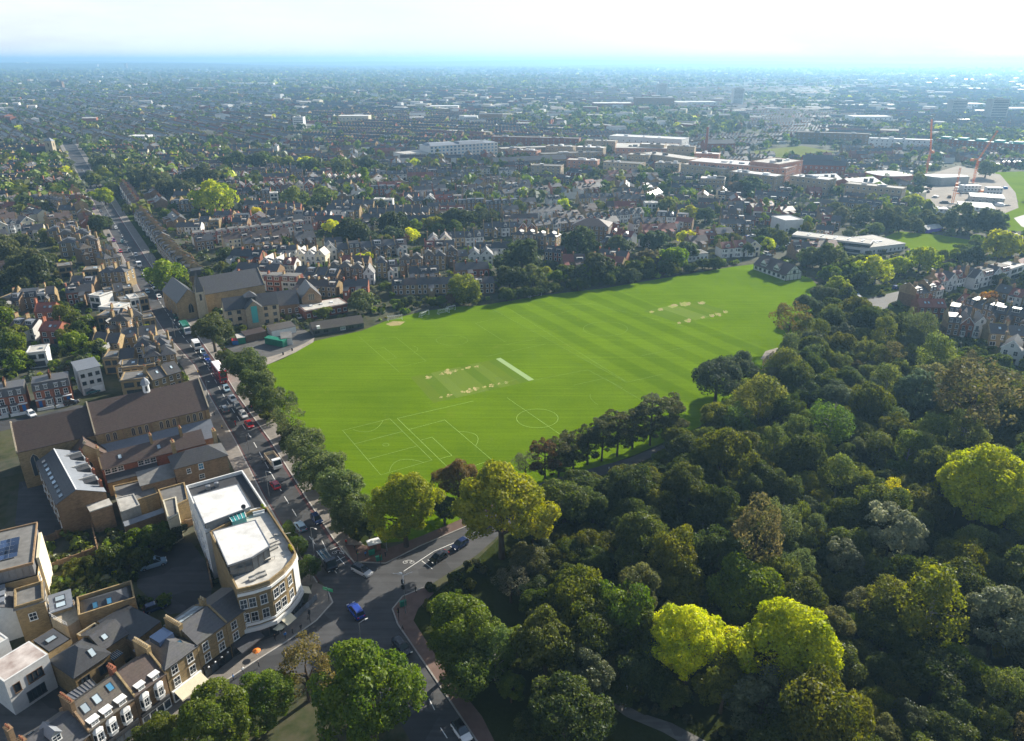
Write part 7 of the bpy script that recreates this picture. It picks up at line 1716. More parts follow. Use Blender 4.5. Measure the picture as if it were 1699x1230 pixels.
crane(1536, 288, 22, 34, 'orange luffing crane standing farther left by the round site roof', rad(80), rad(62)); crane(1614, 305, 22, 30, 'orange luffing crane standing at the right of the site', rad(20), rad(58)); crane(1580, 338, 16, 12, 'short orange crane mast in the near part of the site', rad(60), rad(75))
loc, rot, w = fit((1560, 308), (1606, 306)); g = B('site_building', 'unfinished pale building with a curved end on the building site', 'building', loc, rot); mb = MB(); mb.prism([(0, 0), (w, 0), (w + 4, 6), (w, 16), (0, 26), (-6, 20), (-5, 8)], -.2, 7); g.add('wall', mb, 'concrete'); mb = MB(); mb.prism([(0, 1), (w - 1, 1), (w + 3, 6), (w - 1, 15), (0, 25), (-5, 20), (-4, 8)], 7, 7.3); g.add('roof', mb, 'white_roof')
for lab, a, b_, d, h in (('white cabins on the building site, left stack', (1598, 318), (1627, 318), 8, 5), ('white cabins on the building site, right stack', (1636, 323), (1662, 324), 8, 6), ('low white shuttering slab in the building site', (1592, 348), (1650, 352), 26, 2.6), ('half-built concrete frame on the building site', (1608, 336), (1665, 340), 22, 5), ('low site offices beside the short crane mast', (1536, 352), (1572, 354), 10, 3)):
 g, w = bigblock('site_cabin' if 'cabin' in lab else 'site_building', lab, a, b_, d, h, 'white_render' if 'frame' not in lab else 'concrete', 'white_roof', 5, 1 if h < 4 else 2, par=0.15, ww=1.6, wh=1.2, sides=False)
for i in range(36):
 p = U(R.uniform(1538, 1680), R.uniform(312, 358)); m = R.choice(['white_paint', 'steel', 'concrete', 'timber', 'orange_paint', 'blue_paint', 'felt']); mb = MB(); a, b_, c = R.uniform(1, 4), R.uniform(1, 2.5), R.uniform(.6, 2.4); mb.box(-a, a, -b_, b_, 0, c * .6); mb.box(-a * .7, a * .6, -b_ * .8, b_ * .7, c * .605, c)
 AUTO.append((props(obj('site_material', mb, M[m], loc=p, rot=R.uniform(0, 3)), None, 'material pile', 'piles of material on the building site'), *P(p)[:2], {'steel': 'grey', 'concrete': 'pale grey', 'timber': 'dark brown', 'felt': 'drab'}.get(m, m.split('_')[0]) + ' material pile'))
# church tower and towers far away
t = B('church_tower', 'pale stone church tower with a small pyramid roof beside the far main road', 'church', *fit((80, 266), (95, 266))[:2]); w = fit((80, 266), (95, 266))[2]
t.block(w * .8, 7, 22, 'stone'); t.roof('hip', 'lead', 3.5); [t.win('F', w * .4, z, 1.4, 4, 'round', 'stone') for z in (8, 15.5)]; [t.win('R', 3.5, z, 1.4, 4, 'round', 'stone') for z in (8, 15.5)]
t.block(26, 14, 9, 'brown_brick', -26.5, 0, gable='x', rh=6, name='nave_wall'); t.roof('x', 'dark_slate', 6)
FAR = [('tower_block', 'pale slab tower block standing alone in the middle distance', 1215, 178, 1232, 20, 43), ('tower_block', 'grey tower block at the right before the rightmost tower', 1576, 193, 1601, 20, 32), ('tower_block', 'grey tower block nearest the right edge', 1640, 202, 1668, 22, 40), ('tower_block', 'thin pale tower far off at the left', 159, 115, 163, 26, 60), ('tower_block', 'thin dark tower far off at the left', 207, 116, 211, 30, 75),
 ('tower_block', 'pale tower cluster at the left horizon, leftmost', 0, 108, 7, 60, 60), ('tower_block', 'pale tower cluster at the left horizon, second', 12, 108, 19, 60, 70), ('tower_block', 'pale tower cluster at the left horizon, third', 24, 109, 30, 60, 60), ('tower_block', 'pale tower cluster at the left horizon, rightmost', 38, 112, 46, 60, 80),
 ('tower_block', 'brown slab block in the left distance among trees', 86, 147, 104, 18, 26), ('tower_block', 'white cube building by the far terraces', 487, 211, 504, 16, 16), ('tower_block', 'small hazy tower in the right distance', 1328, 142, 1334, 20, 32), ('tower_block', 'hazy pair of towers in the right distance, second', 1386, 145, 1394, 20, 32), ('tower_block', 'hazy slab among the right distance trees', 1090, 162, 1106, 20, 40)]
for nm, lab, x0, y, x1, dp, h in FAR:
 loc, rot, w = fit((x0, y), (x1, y)); g = B(nm, lab, 'tower block', loc, rot); wl = 'brown_brick' if 'brown' in lab or 'dark' in lab else ('concrete' if 'grey' in lab else 'white_render')
 g.block(w, dp, h, wl, par=1.0); g.roof('flat', 'felt'); mb = MB(); mb.box(w * .35, w * .65, dp * .3, dp * .6, h, h + 3.5); g.add('plant_room', mb, 'concrete')
 if h < 50:
  nf = int(h / 3)
  for k in range(nf):
   mb = MB(); mb.box(w * .06, w * .94, -.06, 0, k * 3 + 1, k * 3 + 2.3); g.add('window', mb, 'glass')
def mast(px, py, h, lab):
 t = thing('radio_mast', lab, 'mast', U(px, py)); mb = MB()
 for q in range(3): mb.tube([(3 * math.cos(q * 2.09), 3 * math.sin(q * 2.09), 0), (.5 * math.cos(q * 2.09), .5 * math.sin(q * 2.09), h)], [1.0, .5], 4)
 obj('tower', mb, M['steel'], t); mb = MB()
 for k in range(8): mb.box(-2.4 + .25 * k, 2.4 - .25 * k, -.3, .3, h * k / 8, h * k / 8 + .6)
 obj('platform', mb, M['steel'], t)
mast(463, 114, 75, 'slender lattice mast on the left horizon'); mast(1102, 160, 30, 'slender mast among the hazy roofs in the middle distance')
WIDE = [('white retail shed in the middle distance, beneath the slender mast', 985, 182, 1050, 14, 50, 'red_brick'), ('stepped brown office block in the middle distance', 1055, 180, 1118, 24, 40, 'brown_brick'), ('long white industrial roof by the right middle distance', 1120, 178, 1190, 12, 50, 'white_render'), ('long white roof among the far left trees', 375, 142, 450, 10, 60, 'white_render'), ('white sheds strung along the left horizon', 262, 117, 340, 10, 80, 'white_render'), ('long pale shed on the left horizon past the dark tower', 340, 120, 405, 10, 80, 'white_render'),
 ('white roofed hall in the centre distance', 712, 184, 760, 10, 40, 'white_render'), ('brick mansion with turrets in the centre distance', 795, 207, 834, 18, 30, 'brown_brick'), ('pale domed hall in the centre distance', 770, 205, 792, 12, 30, 'white_render'), ('pale terrace of shops in the left distance', 562, 206, 612, 14, 30, 'cream_render'), ('long white school roof in the right trees', 1415, 205, 1480, 12, 40, 'white_render'), ('white warehouse at the right edge by the towers', 1600, 180, 1640, 10, 60, 'white_render'), ('white warehouse at the far right edge', 1670, 188, 1720, 10, 50, 'white_render'), ('pale flat-roofed works near the church tower', 214, 236, 242, 8, 25, 'white_render')]
for lab, x0, y, x1, h, dp, wl in WIDE:
 g, w = bigblock('hall' if 'shed' not in lab else 'warehouse', lab, (x0, y), (x1, y), dp, h, wl, 'white_roof' if wl != 'brown_brick' else 'slate', 8, 2, sides=False, ww=2.5, wh=2)
# ------------------------------------------------------------------ gardens, infill and the town beyond
bpy.context.view_layer.update()
FR = []
for o, x0, y0, x1, y1 in FOOT:
 sx, sy = o.scale[0], o.scale[1]
 FR.append((o.location.x, o.location.y, math.cos(o.rotation_euler.z), math.sin(o.rotation_euler.z), x0 * sx, y0 * sy, x1 * sx, y1 * sy))
FR = np.array(FR)
def free(x, y, m=0.5):
 dx, dy = x - FR[:, 0], y - FR[:, 1]
 u = dx * FR[:, 2] + dy * FR[:, 3]; v = -dx * FR[:, 3] + dy * FR[:, 2]
 return not np.any((u > FR[:, 4] - m) & (u < FR[:, 6] + m) & (v > FR[:, 5] - m) & (v < FR[:, 7] + m))
KEEP = [[(425, 612), (420, 560), (515, 548), (600, 545), (640, 530), (700, 515), (760, 507), (900, 488), (1000, 477), (1100, 460), (1215, 441), (1262, 435), (1345, 462), (1362, 480), (1300, 600), (1180, 700), (1060, 760), (846, 850), (700, 905), (600, 910)],
 [(1530, 340), (1535, 290), (1590, 272), (1665, 288), (1690, 320), (1695, 346), (1640, 368), (1555, 364)], [(1465, 395), (1490, 384), (1560, 390), (1640, 404), (1600, 425), (1540, 420), (1480, 405)], [(1648, 286), (1760, 280), (1760, 385), (1690, 390), (1660, 375), (1640, 345)], [(1250, 250), (1330, 242), (1385, 252), (1375, 262), (1300, 262), (1255, 258)],
 [(228, 975), (225, 930), (262, 905), (318, 900), (340, 930), (352, 975), (345, 1010), (280, 1020)], [(25, 870), (32, 800), (88, 790), (112, 880), (92, 900), (70, 905)],
 [(1395, 520), (1440, 495), (1520, 477), (1620, 450), (1720, 432), (1720, 444), (1620, 463), (1535, 492), (1460, 515), (1400, 535)], [(372, 575), (436, 606), (522, 566), (515, 545), (420, 555)], [(-60, 735), (-60, 700), (60, 686), (150, 670), (60, 706)]]
KEEPW = [[(p.x, p.y) for p in (U(x, y) for x, y in k)] for k in KEEP]
def road_clear(x, y, m=0.0):
 for i in range(len(KL) - 1):
  a, b_ = KL[i], KL[i + 1]
  if min(a.y, b_.y) <= y <= max(a.y, b_.y):
   t = (y - a.y) / (b_.y - a.y); xl = a.x + (b_.x - a.x) * t; xr = KR[i].x + (KR[i + 1].x - KR[i].x) * t
   return x < xl - 5 - m or x > xr + 6 + m
 return True
def open_ground(x, y, m=0.5):
 return road_clear(x, y) and free(x, y, m) and not any(inside((x, y), k) for k in KEEPW)
TP = [(o.location.x, o.location.y, o.children[0].scale[0]) for o, *_ in TREES]
# more garden trees, each its own
GT = []
GCOL = [(DARK, 'dark green', 5), (OLIVE, 'olive', 5), (MID, 'mid green', 4), (FRESH, 'fresh green', 3), ((0.075, 0.09, 0.04), 'grey-green', 3), ((0.15, 0.165, 0.022), 'yellow-green', 2), ((0.125, 0.08, 0.04), 'brown', 1), (YELL, 'bright yellow', .5)]
def gtree(px, py, r, kind='roundoak', c=None, nm='garden_tree'):
 ci = R.choices(GCOL, [q[2] for q in GCOL])[0] if c is None else c
 o = tree(px, py, r, kind, ci[0], ci[1] + ' ' + ('tree' if kind != 'column' else 'upright tree'), nm, None, R.uniform(.85, 1.2), group='garden trees among the houses', jit=.2)
 GT.append(o); TP.append((o.location.x, o.location.y, o.children[0].scale[0]))
# belts that the photograph shows: behind the field hedge, left woods, road sides
def belt(pts, n, r0, r1, nm='garden_tree', c=None, spread=8):
 for i in range(n):
  t = (i + R.random()) / n * (len(pts) - 1); k = min(int(t), len(pts) - 2); t -= k
  gtree(pts[k][0] + t * (pts[k + 1][0] - pts[k][0]) + R.uniform(-spread, spread), pts[k][1] + t * (pts[k + 1][1] - pts[k][1]) + R.uniform(-spread, spread) * .6, R.uniform(r0, r1), c=c, nm=nm)
DK = (DARK, 'dark green'); OV = ((0.07, 0.08, 0.026), 'olive')
belt([(905, 455), (960, 455), (1030, 455), (1100, 440), (1130, 430)], 16, 14, 23, 'hedge_tree', None, 9)
belt([(905, 478), (1000, 466), (1110, 448), (1190, 436)], 20, 8, 12, 'hedge_tree', DK, 3)
belt([(835, 490), (900, 482)], 6, 10, 14, 'hedge_tree', DK, 4)
belt([(640, 505), (720, 500), (800, 493)], 14, 6, 12, 'hedge_tree', None, 7)
belt([(560, 395), (640, 400), (760, 380)], 8, 12, 18, spread=6)
belt([(10, 420), (50, 440), (20, 470), (60, 455), (10, 395)], 14, 18, 30, 'park_tree', OV, 12)
belt([(0, 500), (20, 540), (10, 590), (40, 600)], 9, 12, 22, spread=10)
belt([(110, 520), (130, 535), (150, 545), (110, 560), (160, 580), (130, 600)], 16, 8, 22, spread=12)
belt([(180, 270), (240, 300), (300, 315), (340, 290)], 22, 12, 19, 'park_tree', OV, 12)
belt([(205, 265), (235, 285), (170, 285), (150, 300)], 8, 9, 15, spread=9)
belt([(150, 345), (110, 325), (60, 335), (30, 300)], 12, 8, 13, spread=10)
belt([(360, 272), (420, 270), (500, 275), (600, 272), (660, 285)], 26, 9, 16, spread=8)
belt([(1200, 400), (1300, 395), (1240, 415), (1120, 375)], 16, 8, 14, spread=10)
belt([(1390, 345), (1460, 360), (1500, 352), (1570, 372), (1480, 372)], 18, 11, 17, 'park_tree', OV, 9)
belt([(1390, 450), (1430, 462), (1370, 455), (1410, 485)], 8, 12, 20, 'park_tree')
belt([(1590, 430), (1640, 385), (1690, 425)], 6, 10, 18, 'park_tree')
belt([(1130, 290), (1100, 330), (1200, 345), (1290, 365), (1370, 380)], 20, 7, 12, spread=12)
belt([(200, 905), (245, 890), (290, 885), (215, 935), (170, 920)], 9, 16, 25, spread=6)
belt([(285, 1003), (150, 935), (175, 960), (120, 960), (130, 935)], 7, 9, 17, spread=6)
belt([(1500, 560), (1560, 575), (1640, 600), (1690, 640)], 8, 18, 26, 'oak_tree', DK, 8)
belt([(330, 470), (350, 440), (385, 455), (400, 440), (372, 420)], 7, 9, 16, spread=5)
tries = 0
while tries < 5000 and len(GT) < 470:
 tries += 1
 px, py = R.uniform(-20, 1720), R.uniform(268, 620)
 g_ = U(px, py)
 if not open_ground(g_.x, g_.y, 2.0) or inside((g_.x, g_.y), wpoly): continue
 r = R.uniform(2.0, 4.6)
 if any((g_.x - a) ** 2 + (g_.y - b_) ** 2 < (.75 * (r + c)) ** 2 for a, b_, c in TP): continue
 zc = P((g_.x, g_.y, r))[2]
 gtree(px, P((g_.x, g_.y, r))[1], r * F / zc, 'roundoak' if R.random() < .93 else 'column')
# infill terraces that repeat the streets (past the few hundred nearest houses): one object
SM = ['stock_brick', 'brown_brick', 'red_brick', 'white_render', 'cream_render', 'slate', 'dark_slate', 'brown_tile', 'red_tile', 'pale_felt', 'glass', 'white_paint', 'terracotta']
SI = {k: i for i, k in enumerate(SM)}
class Stuff:
 def __init__(s): s.v, s.f, s.m = [], [], []
 def quad(s, pts, m):
  k = len(s.v); s.v.extend(pts); s.f.append(tuple(range(k, k + len(pts)))); s.m.append(SI[m])
def simple_house(st, x, y, rot, w, d, h, rh, wall, roof, detail=2, flip=False):
 c, sn = math.cos(rot), math.sin(rot)
 def T(a, b_, z): return (x + c * a - sn * b_, y + sn * a + c * b_, z)
 q = [(0, 0), (w, 0), (w, d), (0, d)]
 for i in range(4):
  a, b_ = q[i], q[(i + 1) % 4]; st.quad([T(*a, 0), T(*b_, 0), T(*b_, h), T(*a, h)], wall)
 st.quad([T(0, d, h), T(0, 0, h), T(0, d / 2, h + rh)], wall); st.quad([T(w, 0, h), T(w, d, h), T(w, d / 2, h + rh)], wall)
 st.quad([T(-.1, -.3, h - .1), T(w + .1, -.3, h - .1), T(w + .1, d / 2, h + rh + .12), T(-.1, d / 2, h + rh + .12)], roof)
 st.quad([T(w + .1, d + .3, h - .1), T(-.1, d + .3, h - .1), T(-.1, d / 2, h + rh + .12), T(w + .1, d / 2, h + rh + .12)], roof)
 if detail >= 1:
  z0, z1 = h, h + rh + 1.2
  qq = [(-.3, d / 2 - .9), (.3, d / 2 - .9), (.3, d / 2 + .9), (-.3, d / 2 + .9)]
  for i in range(4): a, b_ = qq[i], qq[(i + 1) % 4]; st.quad([T(*a, z0), T(*b_, z0), T(*b_, z1), T(*a, z1)], wall if wall.endswith('brick') else 'stock_brick')
  st.quad([T(*a, z1) for a in qq], 'terracotta')
 if detail >= 2:
  for u in ((.28, .72) if w < 7 else [(.5 + i) / int(w / 3) for i in range(int(w / 3))]):
   for z in (.8, 3.5):
    for (dw, dz, m, o_) in ((1.4, 1.9, 'white_paint', -.03), (1.05, 1.5, 'glass', -.05)): st.quad([T(w * u - dw / 2, o_, z - (dz - 1.5) / 2), T(w * u + dw / 2, o_, z - (dz - 1.5) / 2), T(w * u + dw / 2, o_, z + 1.5 + (dz - 1.5) / 2), T(w * u - dw / 2, o_, z + 1.5 + (dz - 1.5) / 2)], m)
  if R.random() < .4:   # rear dormer
   a0, a1 = w * .2, w * .8; yb = d * .14
   st.quad([T(a0, yb, h + .3), T(a1, yb, h + .3), T(a1, yb, h + 1.9), T(a0, yb, h + 1.9)], R.choice(['slate', 'red_tile', 'white_render'])); st.quad([T(a0, yb, h + 1.9), T(a1, yb, h + 1.9), T(a1, d / 2, h + 1.95), T(a0, d / 2, h + 1.95)], 'pale_felt')
   st.quad([T(a0 + .3, yb - .03, h + .7), T(a1 - .3, yb - .03, h + .7), T(a1 - .3, yb - .03, h + 1.7), T(a0 + .3, yb - .03, h + 1.7)], 'white_paint'); st.quad([T(a0 + .5, yb - .05, h + .8), T(a1 - .5, yb - .05, h + .8), T(a1 - .5, yb - .05, h + 1.6), T(a0 + .5, yb - .05, h + 1.6)], 'glass')
   st.quad([T(a0, d / 2, h + 1.9), T(a0, yb, h + 1.9), T(a0, yb, h + .3)], 'slate'); st.quad([T(a1, yb, h + .3), T(a1, yb, h + 1.9), T(a1, d / 2, h + 1.9)], 'slate')
  if R.random() < .6:   # back wing
   e = 4.5; hh = h - .8
   for a, b_ in (((.1, -e), (w * .5, -e)), ((w * .5, -e), (w * .5, -.02)), ((.1, -.02), (.1, -e))): st.quad([T(*a, 0), T(*b_, 0), T(*b_, hh), T(*a, hh)], wall)
   st.quad([T(.1, -e, hh), T(w * .5, -e, hh), T(w * .5, -.02, hh + .9), T(.1, -.02, hh + .9)], roof)
   st.quad([T(w * .25 - .5, -e - .03, 3), T(w * .25 + .5, -e - .03, 3), T(w * .25 + .5, -e - .03, 4.4), T(w * .25 - .5, -e - .03, 4.4)], 'white_paint')
WALLS = ['stock_brick'] * 5 + ['brown_brick'] * 4 + ['red_brick'] * 4 + ['white_render'] * 3 + ['cream_render']
ROOFS = ['slate'] * 5 + ['dark_slate'] * 3 + ['brown_tile'] * 4 + ['red_tile']
HX = np.array([(o.location.x, o.location.y, o.rotation_euler.z) for o in HOUSES])
st = Stuff(); FRL = [FR]
newrects = []
for t_ in range(5200):
 D = R.uniform(300, 1000) ; x = R.uniform(-.9, .9) * D; y = D
 if x > 60 and D < 430: continue
 k = np.argmin((HX[:, 0] - x) ** 2 + (HX[:, 1] - y) ** 2); rot = HX[k, 2] + (R.choice([0, 0, 0, math.pi / 2]) if D > 600 else 0)
 n = R.choice([2, 3, 4, 5]); w = R.uniform(5.2, 6.4); c, s_ = math.cos(rot), math.sin(rot)
 ok = True
 for i in range(n + 1):
  for v in (-6, 0, 5, 11):
   if not open_ground(x + c * i * w - s_ * v, y + s_ * i * w + c * v, 1.0): ok = False; break
  if not ok: break
 if not ok: continue
 cx_, cy_ = x + c * n * w / 2, y + s_ * n * w / 2
 if any((cx_ - a) ** 2 + (cy_ - b_) ** 2 < (r_ + n * w * .4) ** 2 and r_ > 4.5 for a, b_, r_ in TP): continue
 wall, roof = R.choice(WALLS), R.choice(ROOFS); h, rh = R.uniform(5.2, 6.6), R.uniform(2.3, 3.2)
 for i in range(n): simple_house(st, x + c * i * w, y + s_ * i * w, rot, w, 8.5, h, rh, wall if R.random() < .75 else R.choice(WALLS), roof if R.random() < .8 else R.choice(ROOFS), 2 if D < 850 else 1)
 FR = np.vstack([FR, [x, y, c, s_, -.5, -5.0, n * w + .5, 9.2]])
# the wide town: streets of terraces in districts that each run their own way
def far_town(st):
 DIST = [(-51, -4000, -330), (-20, -330, 60), (14, 60, 420), (-32, 420, 4000)]
 for ang, xa, xb in DIST:
  a = rad(ang); ux, uy = math.cos(a), math.sin(a); vx, vy = -uy, ux
  for iv in range(-60, 90):
   for side in (0, 1):
    v = iv * 54 + side * 17; u = -3600.0
    while u < 3600:
     L = R.uniform(60, 150); px, py = u * ux + v * vx, 1500 + u * uy + v * vy
     u += L + R.uniform(4, 26)
     if not (900 < py < 3300) or abs(px) > .86 * py + 60: continue
     sh = px / py * 1500
     if not (xa <= px * 900 / py * 1.2 < xb): continue
     park = math.sin(px * .004 + 1) * math.sin(py * .0035 + 2.2) + .35 * math.sin(px * .011) + (.55 if px > .16 * py and py < 2100 else 0)
     if park > .55: continue
     if not open_ground(px, py, 8) or not open_ground(px + ux * L, py + uy * L, 8) or not open_ground(px + ux * L / 2, py + uy * L / 2, 8): continue
     wall, roof = R.choice(WALLS), R.choice(ROOFS); h, rh = R.uniform(5.0, 6.8), R.uniform(2.4, 3.2)
     if py < 1700:
      n = int(L / 6)
      for i in range(n):
       if R.random() < .04: continue
       simple_house(st, px + ux * i * 6, py + uy * i * 6, a, 6, 8.5, h, rh, wall if R.random() < .7 else R.choice(WALLS), roof if R.random() < .7 else R.choice(ROOFS), 1)
       if R.random() < .5:   # pale back wing
        b_ = -4.5; q0 = (px + ux * (i * 6 + .5) + vx * b_, py + uy * (i * 6 + .5) + vy * b_)
        m = R.choice(['white_render', 'stock_brick', 'cream_render', 'brown_brick']); st.quad([(q0[0], q0[1], 0), (q0[0] + ux * 3, q0[1] + uy * 3, 0), (q0[0] + ux * 3, q0[1] + uy * 3, h - 1), (q0[0], q0[1], h - 1)], m)
        st.quad([(q0[0], q0[1], h - 1), (q0[0] + ux * 3, q0[1] + uy * 3, h - 1), (q0[0] + ux * 3 - vx * b_, q0[1] + uy * 3 - vy * b_, h - .2), (q0[0] - vx * b_, q0[1] - vy * b_, h - .2)], R.choice(['pale_felt', 'slate', 'slate']))
        st.quad([(q0[0] + ux * 3, q0[1] + uy * 3, 0), (q0[0] + ux * 3 - vx * b_, q0[1] + uy * 3 - vy * b_, 0), (q0[0] + ux * 3 - vx * b_, q0[1] + uy * 3 - vy * b_, h - .4), (q0[0] + ux * 3, q0[1] + uy * 3, h - 1)], m)
     else:
      n = max(1, int(L / 18))
      for i in range(n): simple_house(st, px + ux * i * 18, py + uy * i * 18, a, 17.5 if R.random() < .8 else 9, 9, h, rh, wall if R.random() < .85 else R.choice(WALLS), roof if R.random() < .85 else R.choice(ROOFS), 0)
     if R.random() < .6:   # the pale line of back wings and garden walls
      m = R.choice(['white_render', 'cream_render', 'cream_render', 'stock_brick', 'pale_felt']); q = [(px - vx * 5, py - vy * 5), (px + ux * L - vx * 5, py + uy * L - vy * 5), (px + ux * L - vx * .1, py + uy * L - vy * .1), (px - vx * .1, py - vy * .1)]
      st.quad([(*q[0], 0), (*q[1], 0), (*q[1], 3.2), (*q[0], 3.2)], m); st.quad([(*q[0], 3.2), (*q[1], 3.2), (*q[2], 4), (*q[3], 4)], R.choice(['pale_felt', 'slate', m]))
 for i in range(420):      # the paler blocks of the town centres
  D = R.gauss(1900, 420); x = D * R.gauss(.02, .16) if i % 3 else D * R.uniform(-.7, .7)
  if D < 1150 or not open_ground(x, D, 10): continue
  simple_house(st, x, D, R.choice([-.35, .25, -.9]) + R.uniform(-.1, .1), R.uniform(10, 34), R.uniform(9, 20), R.uniform(6, 13), R.uniform(.2, 2.5), R.choice(['white_render', 'white_render', 'cream_render', 'stock_brick', 'red_brick']), R.choice(['pale_felt', 'pale_felt', 'slate', 'brown_tile']), 0)
 for i in range(1000):     # sheds and blocks towards the horizon
  D = 10 ** R.uniform(3.42, 4.02); x = R.uniform(-.74, .74) * D; s_ = D / 3000
  simple_house(st, x, D, R.choice([-.9, -.35, .25, -.55]) + R.uniform(-.1, .1), R.uniform(14, 60) * s_ ** .6, R.uniform(9, 22), R.uniform(5, 11), R.uniform(.3, 3), R.choice(['white_render', 'cream_render', 'stock_brick', 'red_brick', 'brown_brick']), R.choice(['slate', 'pale_felt', 'brown_tile', 'slate']), 0)
far_town(st)
me = bpy.data.meshes.new('distant_houses'); me.from_pydata(st.v, [], st.f); me.polygons.foreach_set('material_index', st.m); me.update()
for k in SM: me.materials.append(M[k])
o = bpy.data.objects.new('distant_houses', me); COL.objects.link(o); props(o, 'terraces and roofs of the town stretching to the horizon', kind='stuff')
# foliage of the town: shrubs and hedges in the gardens, trees too far to tell apart
def leaf_mass(name, pts, nq, label, spread=0.45):
 """pts: rows of x, y, z, r, height ratio, red, green, blue; nq leaf faces each."""
 pts = np.array(pts); n = len(pts); rg = np.random.default_rng(11)
 d = rg.normal(size=(n, nq, 3)); d[..., 2] = np.abs(d[..., 2]) - .25; d /= np.linalg.norm(d, axis=2)[..., None]
 # three lobes per plant break the outline
 lb = rg.normal(size=(n, 3, 3)); lb /= np.linalg.norm(lb, axis=2)[..., None]; pick = rg.integers(0, 3, (n, nq))
 off = np.take_along_axis(lb, pick[..., None].repeat(3, 2), 1) * .36
 p = (off + d * rg.uniform(.5, .75, (n, nq, 1)))
 r = pts[:, 3][:, None, None]
 pos = pts[:, None, :3] + p * r * np.stack([np.ones(n), np.ones(n), pts[:, 4]], 1)[:, None, :]
 nrm = d + rg.normal(size=d.shape) * .45; nrm /= np.linalg.norm(nrm, axis=2)[..., None]
 size = (r[..., 0] * spread * rg.uniform(.6, 1.3, (n, nq)))
 v = leaf_arrays(pos.reshape(-1, 3), nrm.reshape(-1, 3), size.reshape(-1), rg, .7)
 me = np_mesh(name, v)
 tone = np.clip(.5 * rg.uniform(0, 1, (n, 1)) + .5 * rg.uniform(0, 1, (n, nq)), 0, 1).reshape(-1)
 me.attributes.new('tone', 'FLOAT', 'FACE').data.foreach_set('value', tone.astype(np.float32))
 col = np.concatenate([np.repeat(pts[:, None, 5:8], nq, 1).reshape(-1, 3), np.ones((n * nq, 1))], 1)
 me.attributes.new('tint', 'FLOAT_COLOR', 'FACE').data.foreach_set('color', col.astype(np.float32).ravel())
 me.materials.append(M['far_leaves'])
 o = bpy.data.objects.new(name, me); COL.objects.link(o); props(o, label, kind='stuff')
def tint():
 c = R.choices([DARK, OLIVE, MID, FRESH, (0.08, 0.09, 0.045), (0.16, 0.16, 0.025), (0.13, 0.08, 0.035), YELL], [6, 6, 5, 3, 4, 1.2, .8, .35])[0]; k = R.uniform(.75, 1.3)
 return tuple(x * k for x in c)
sh = []
for t_ in range(14000):
 D = R.uniform(250, 900); x = R.uniform(-.76, .76) * D
 if not open_ground(x, D, .3) or inside((x, D), wpoly): continue
 r = R.choice([.7, .9, 1.2, 1.6, 2.2]); sh.append((x, D, r * .35, r, R.uniform(.7, 1.1), *tint()))
for t_ in range(500):   # gardens in the lower corner
 p = U(R.uniform(60, 360), R.uniform(840, 1010))
 if open_ground(p.x, p.y, .4): r = R.choice([.5, .8, 1.1, 1.5]); sh.append((p.x, p.y, r * .4, r, 1.0, *tint()))
leaf_mass('garden_shrubbery', sh, 34, 'shrubs and hedges in the back gardens')
ft = []
while len(ft) < 8000:
 D = R.uniform(640, 2300) if R.random() < .9 else R.uniform(560, 900); x = R.uniform(-.88, .88) * D
 park = math.sin(x * .004 + 1) * math.sin(D * .0035 + 2.2) + .35 * math.sin(x * .011) + (.55 if x > .16 * D and D < 2100 else 0)
 if R.random() > (.9 if park > .5 else .34): continue
 if not open_ground(x, D, 1.0 if D < 1000 else 3.0): continue
 r = R.uniform(3, 6.5) * (1.15 if park > .5 else 1); ft.append((x, D, r * .8, r, R.uniform(.85, 1.25), *tint()))
leaf_mass('distant_trees', ft, 26, 'trees of the town too far off to tell apart', .5)
fw = []
for t_ in range(11000):
 D = 2150 * (10500 / 2150) ** R.random() ** 1.0; x = R.uniform(-.76, .76) * D; s_ = (D / 2200) ** .75
 n_ = math.sin(x * .0021 + D * .0007) + math.sin(D * .0024 + x * .0006 + 1.3) + .6 * math.sin(x * .0071)
 if n_ < -.75 and R.random() < .6: continue
 r = R.uniform(4, 9) * s_; fw.append((x, D, r * .35, r * 1.15, .62, *tint()))
leaf_mass('distant_woods', fw, 12, 'woods and tree belts near the horizon', .62)
we = []   # the wood and gardens go on past the edges of the picture
for t_ in range(2600):
 x, y = R.uniform(60, 330), R.uniform(70, 330)
 p = P((x, y, 5))
 if p[0] < 1735 or x > 115 + .55 * y or inside((x, y), wpoly): continue
 r = R.uniform(3, 6.5)
 if any((x - q[0]) ** 2 + (y - q[1]) ** 2 < (.62 * (r + q[3])) ** 2 for q in we): continue
 we.append((x, y, r * .8, r, 1.0, *tint()))
leaf_mass('outer_wood', we, 260, 'trees of the wood carrying on to the right', .2)
# ------------------------------------------------------------------ vehicles
for n_, c in (('silver', (.55, .56, .58)), ('white', (.8, .8, .8)), ('black', (.015, .015, .018)), ('grey', (.16, .17, .18)), ('blue', (.02, .06, .35)), ('navy', (.015, .03, .1)), ('red', (.45, .015, .02)), ('pale_blue', (.25, .36, .45)), ('teal', (.02, .12, .13)), ('green', (.01, .16, .10)), ('bus_red', (.50, .012, .02)), ('purple', (.2, .03, .18))):
 paint(n_ + '_car_paint', c)
plain('lamp_glass', (.85, .85, .8), .2, .5, var=.02); plain('tail_red', (.5, .02, .02), .3, .5, var=.02); plain('lamp_green', (.03, .4, .15), .3, .5, var=.02)
def wheel_mesh():
 mb = MB(); mb.tube([(0, -.11, 0), (0, .11, 0)], .33, 12, 0); mb.tube([(0, -.12, 0), (0, .12, 0)], .2, 8, 1); return mb.mesh('wheel')
def wheels(t, xs, y, r=1.0):
 for x in xs:
  for sy in (-1, 1): o = obj('wheel', cached('wheel', wheel_mesh), [M['rubber'], M['steel']], t, (x, sy * y, .33 * r)); o.scale = (r, 1, r)
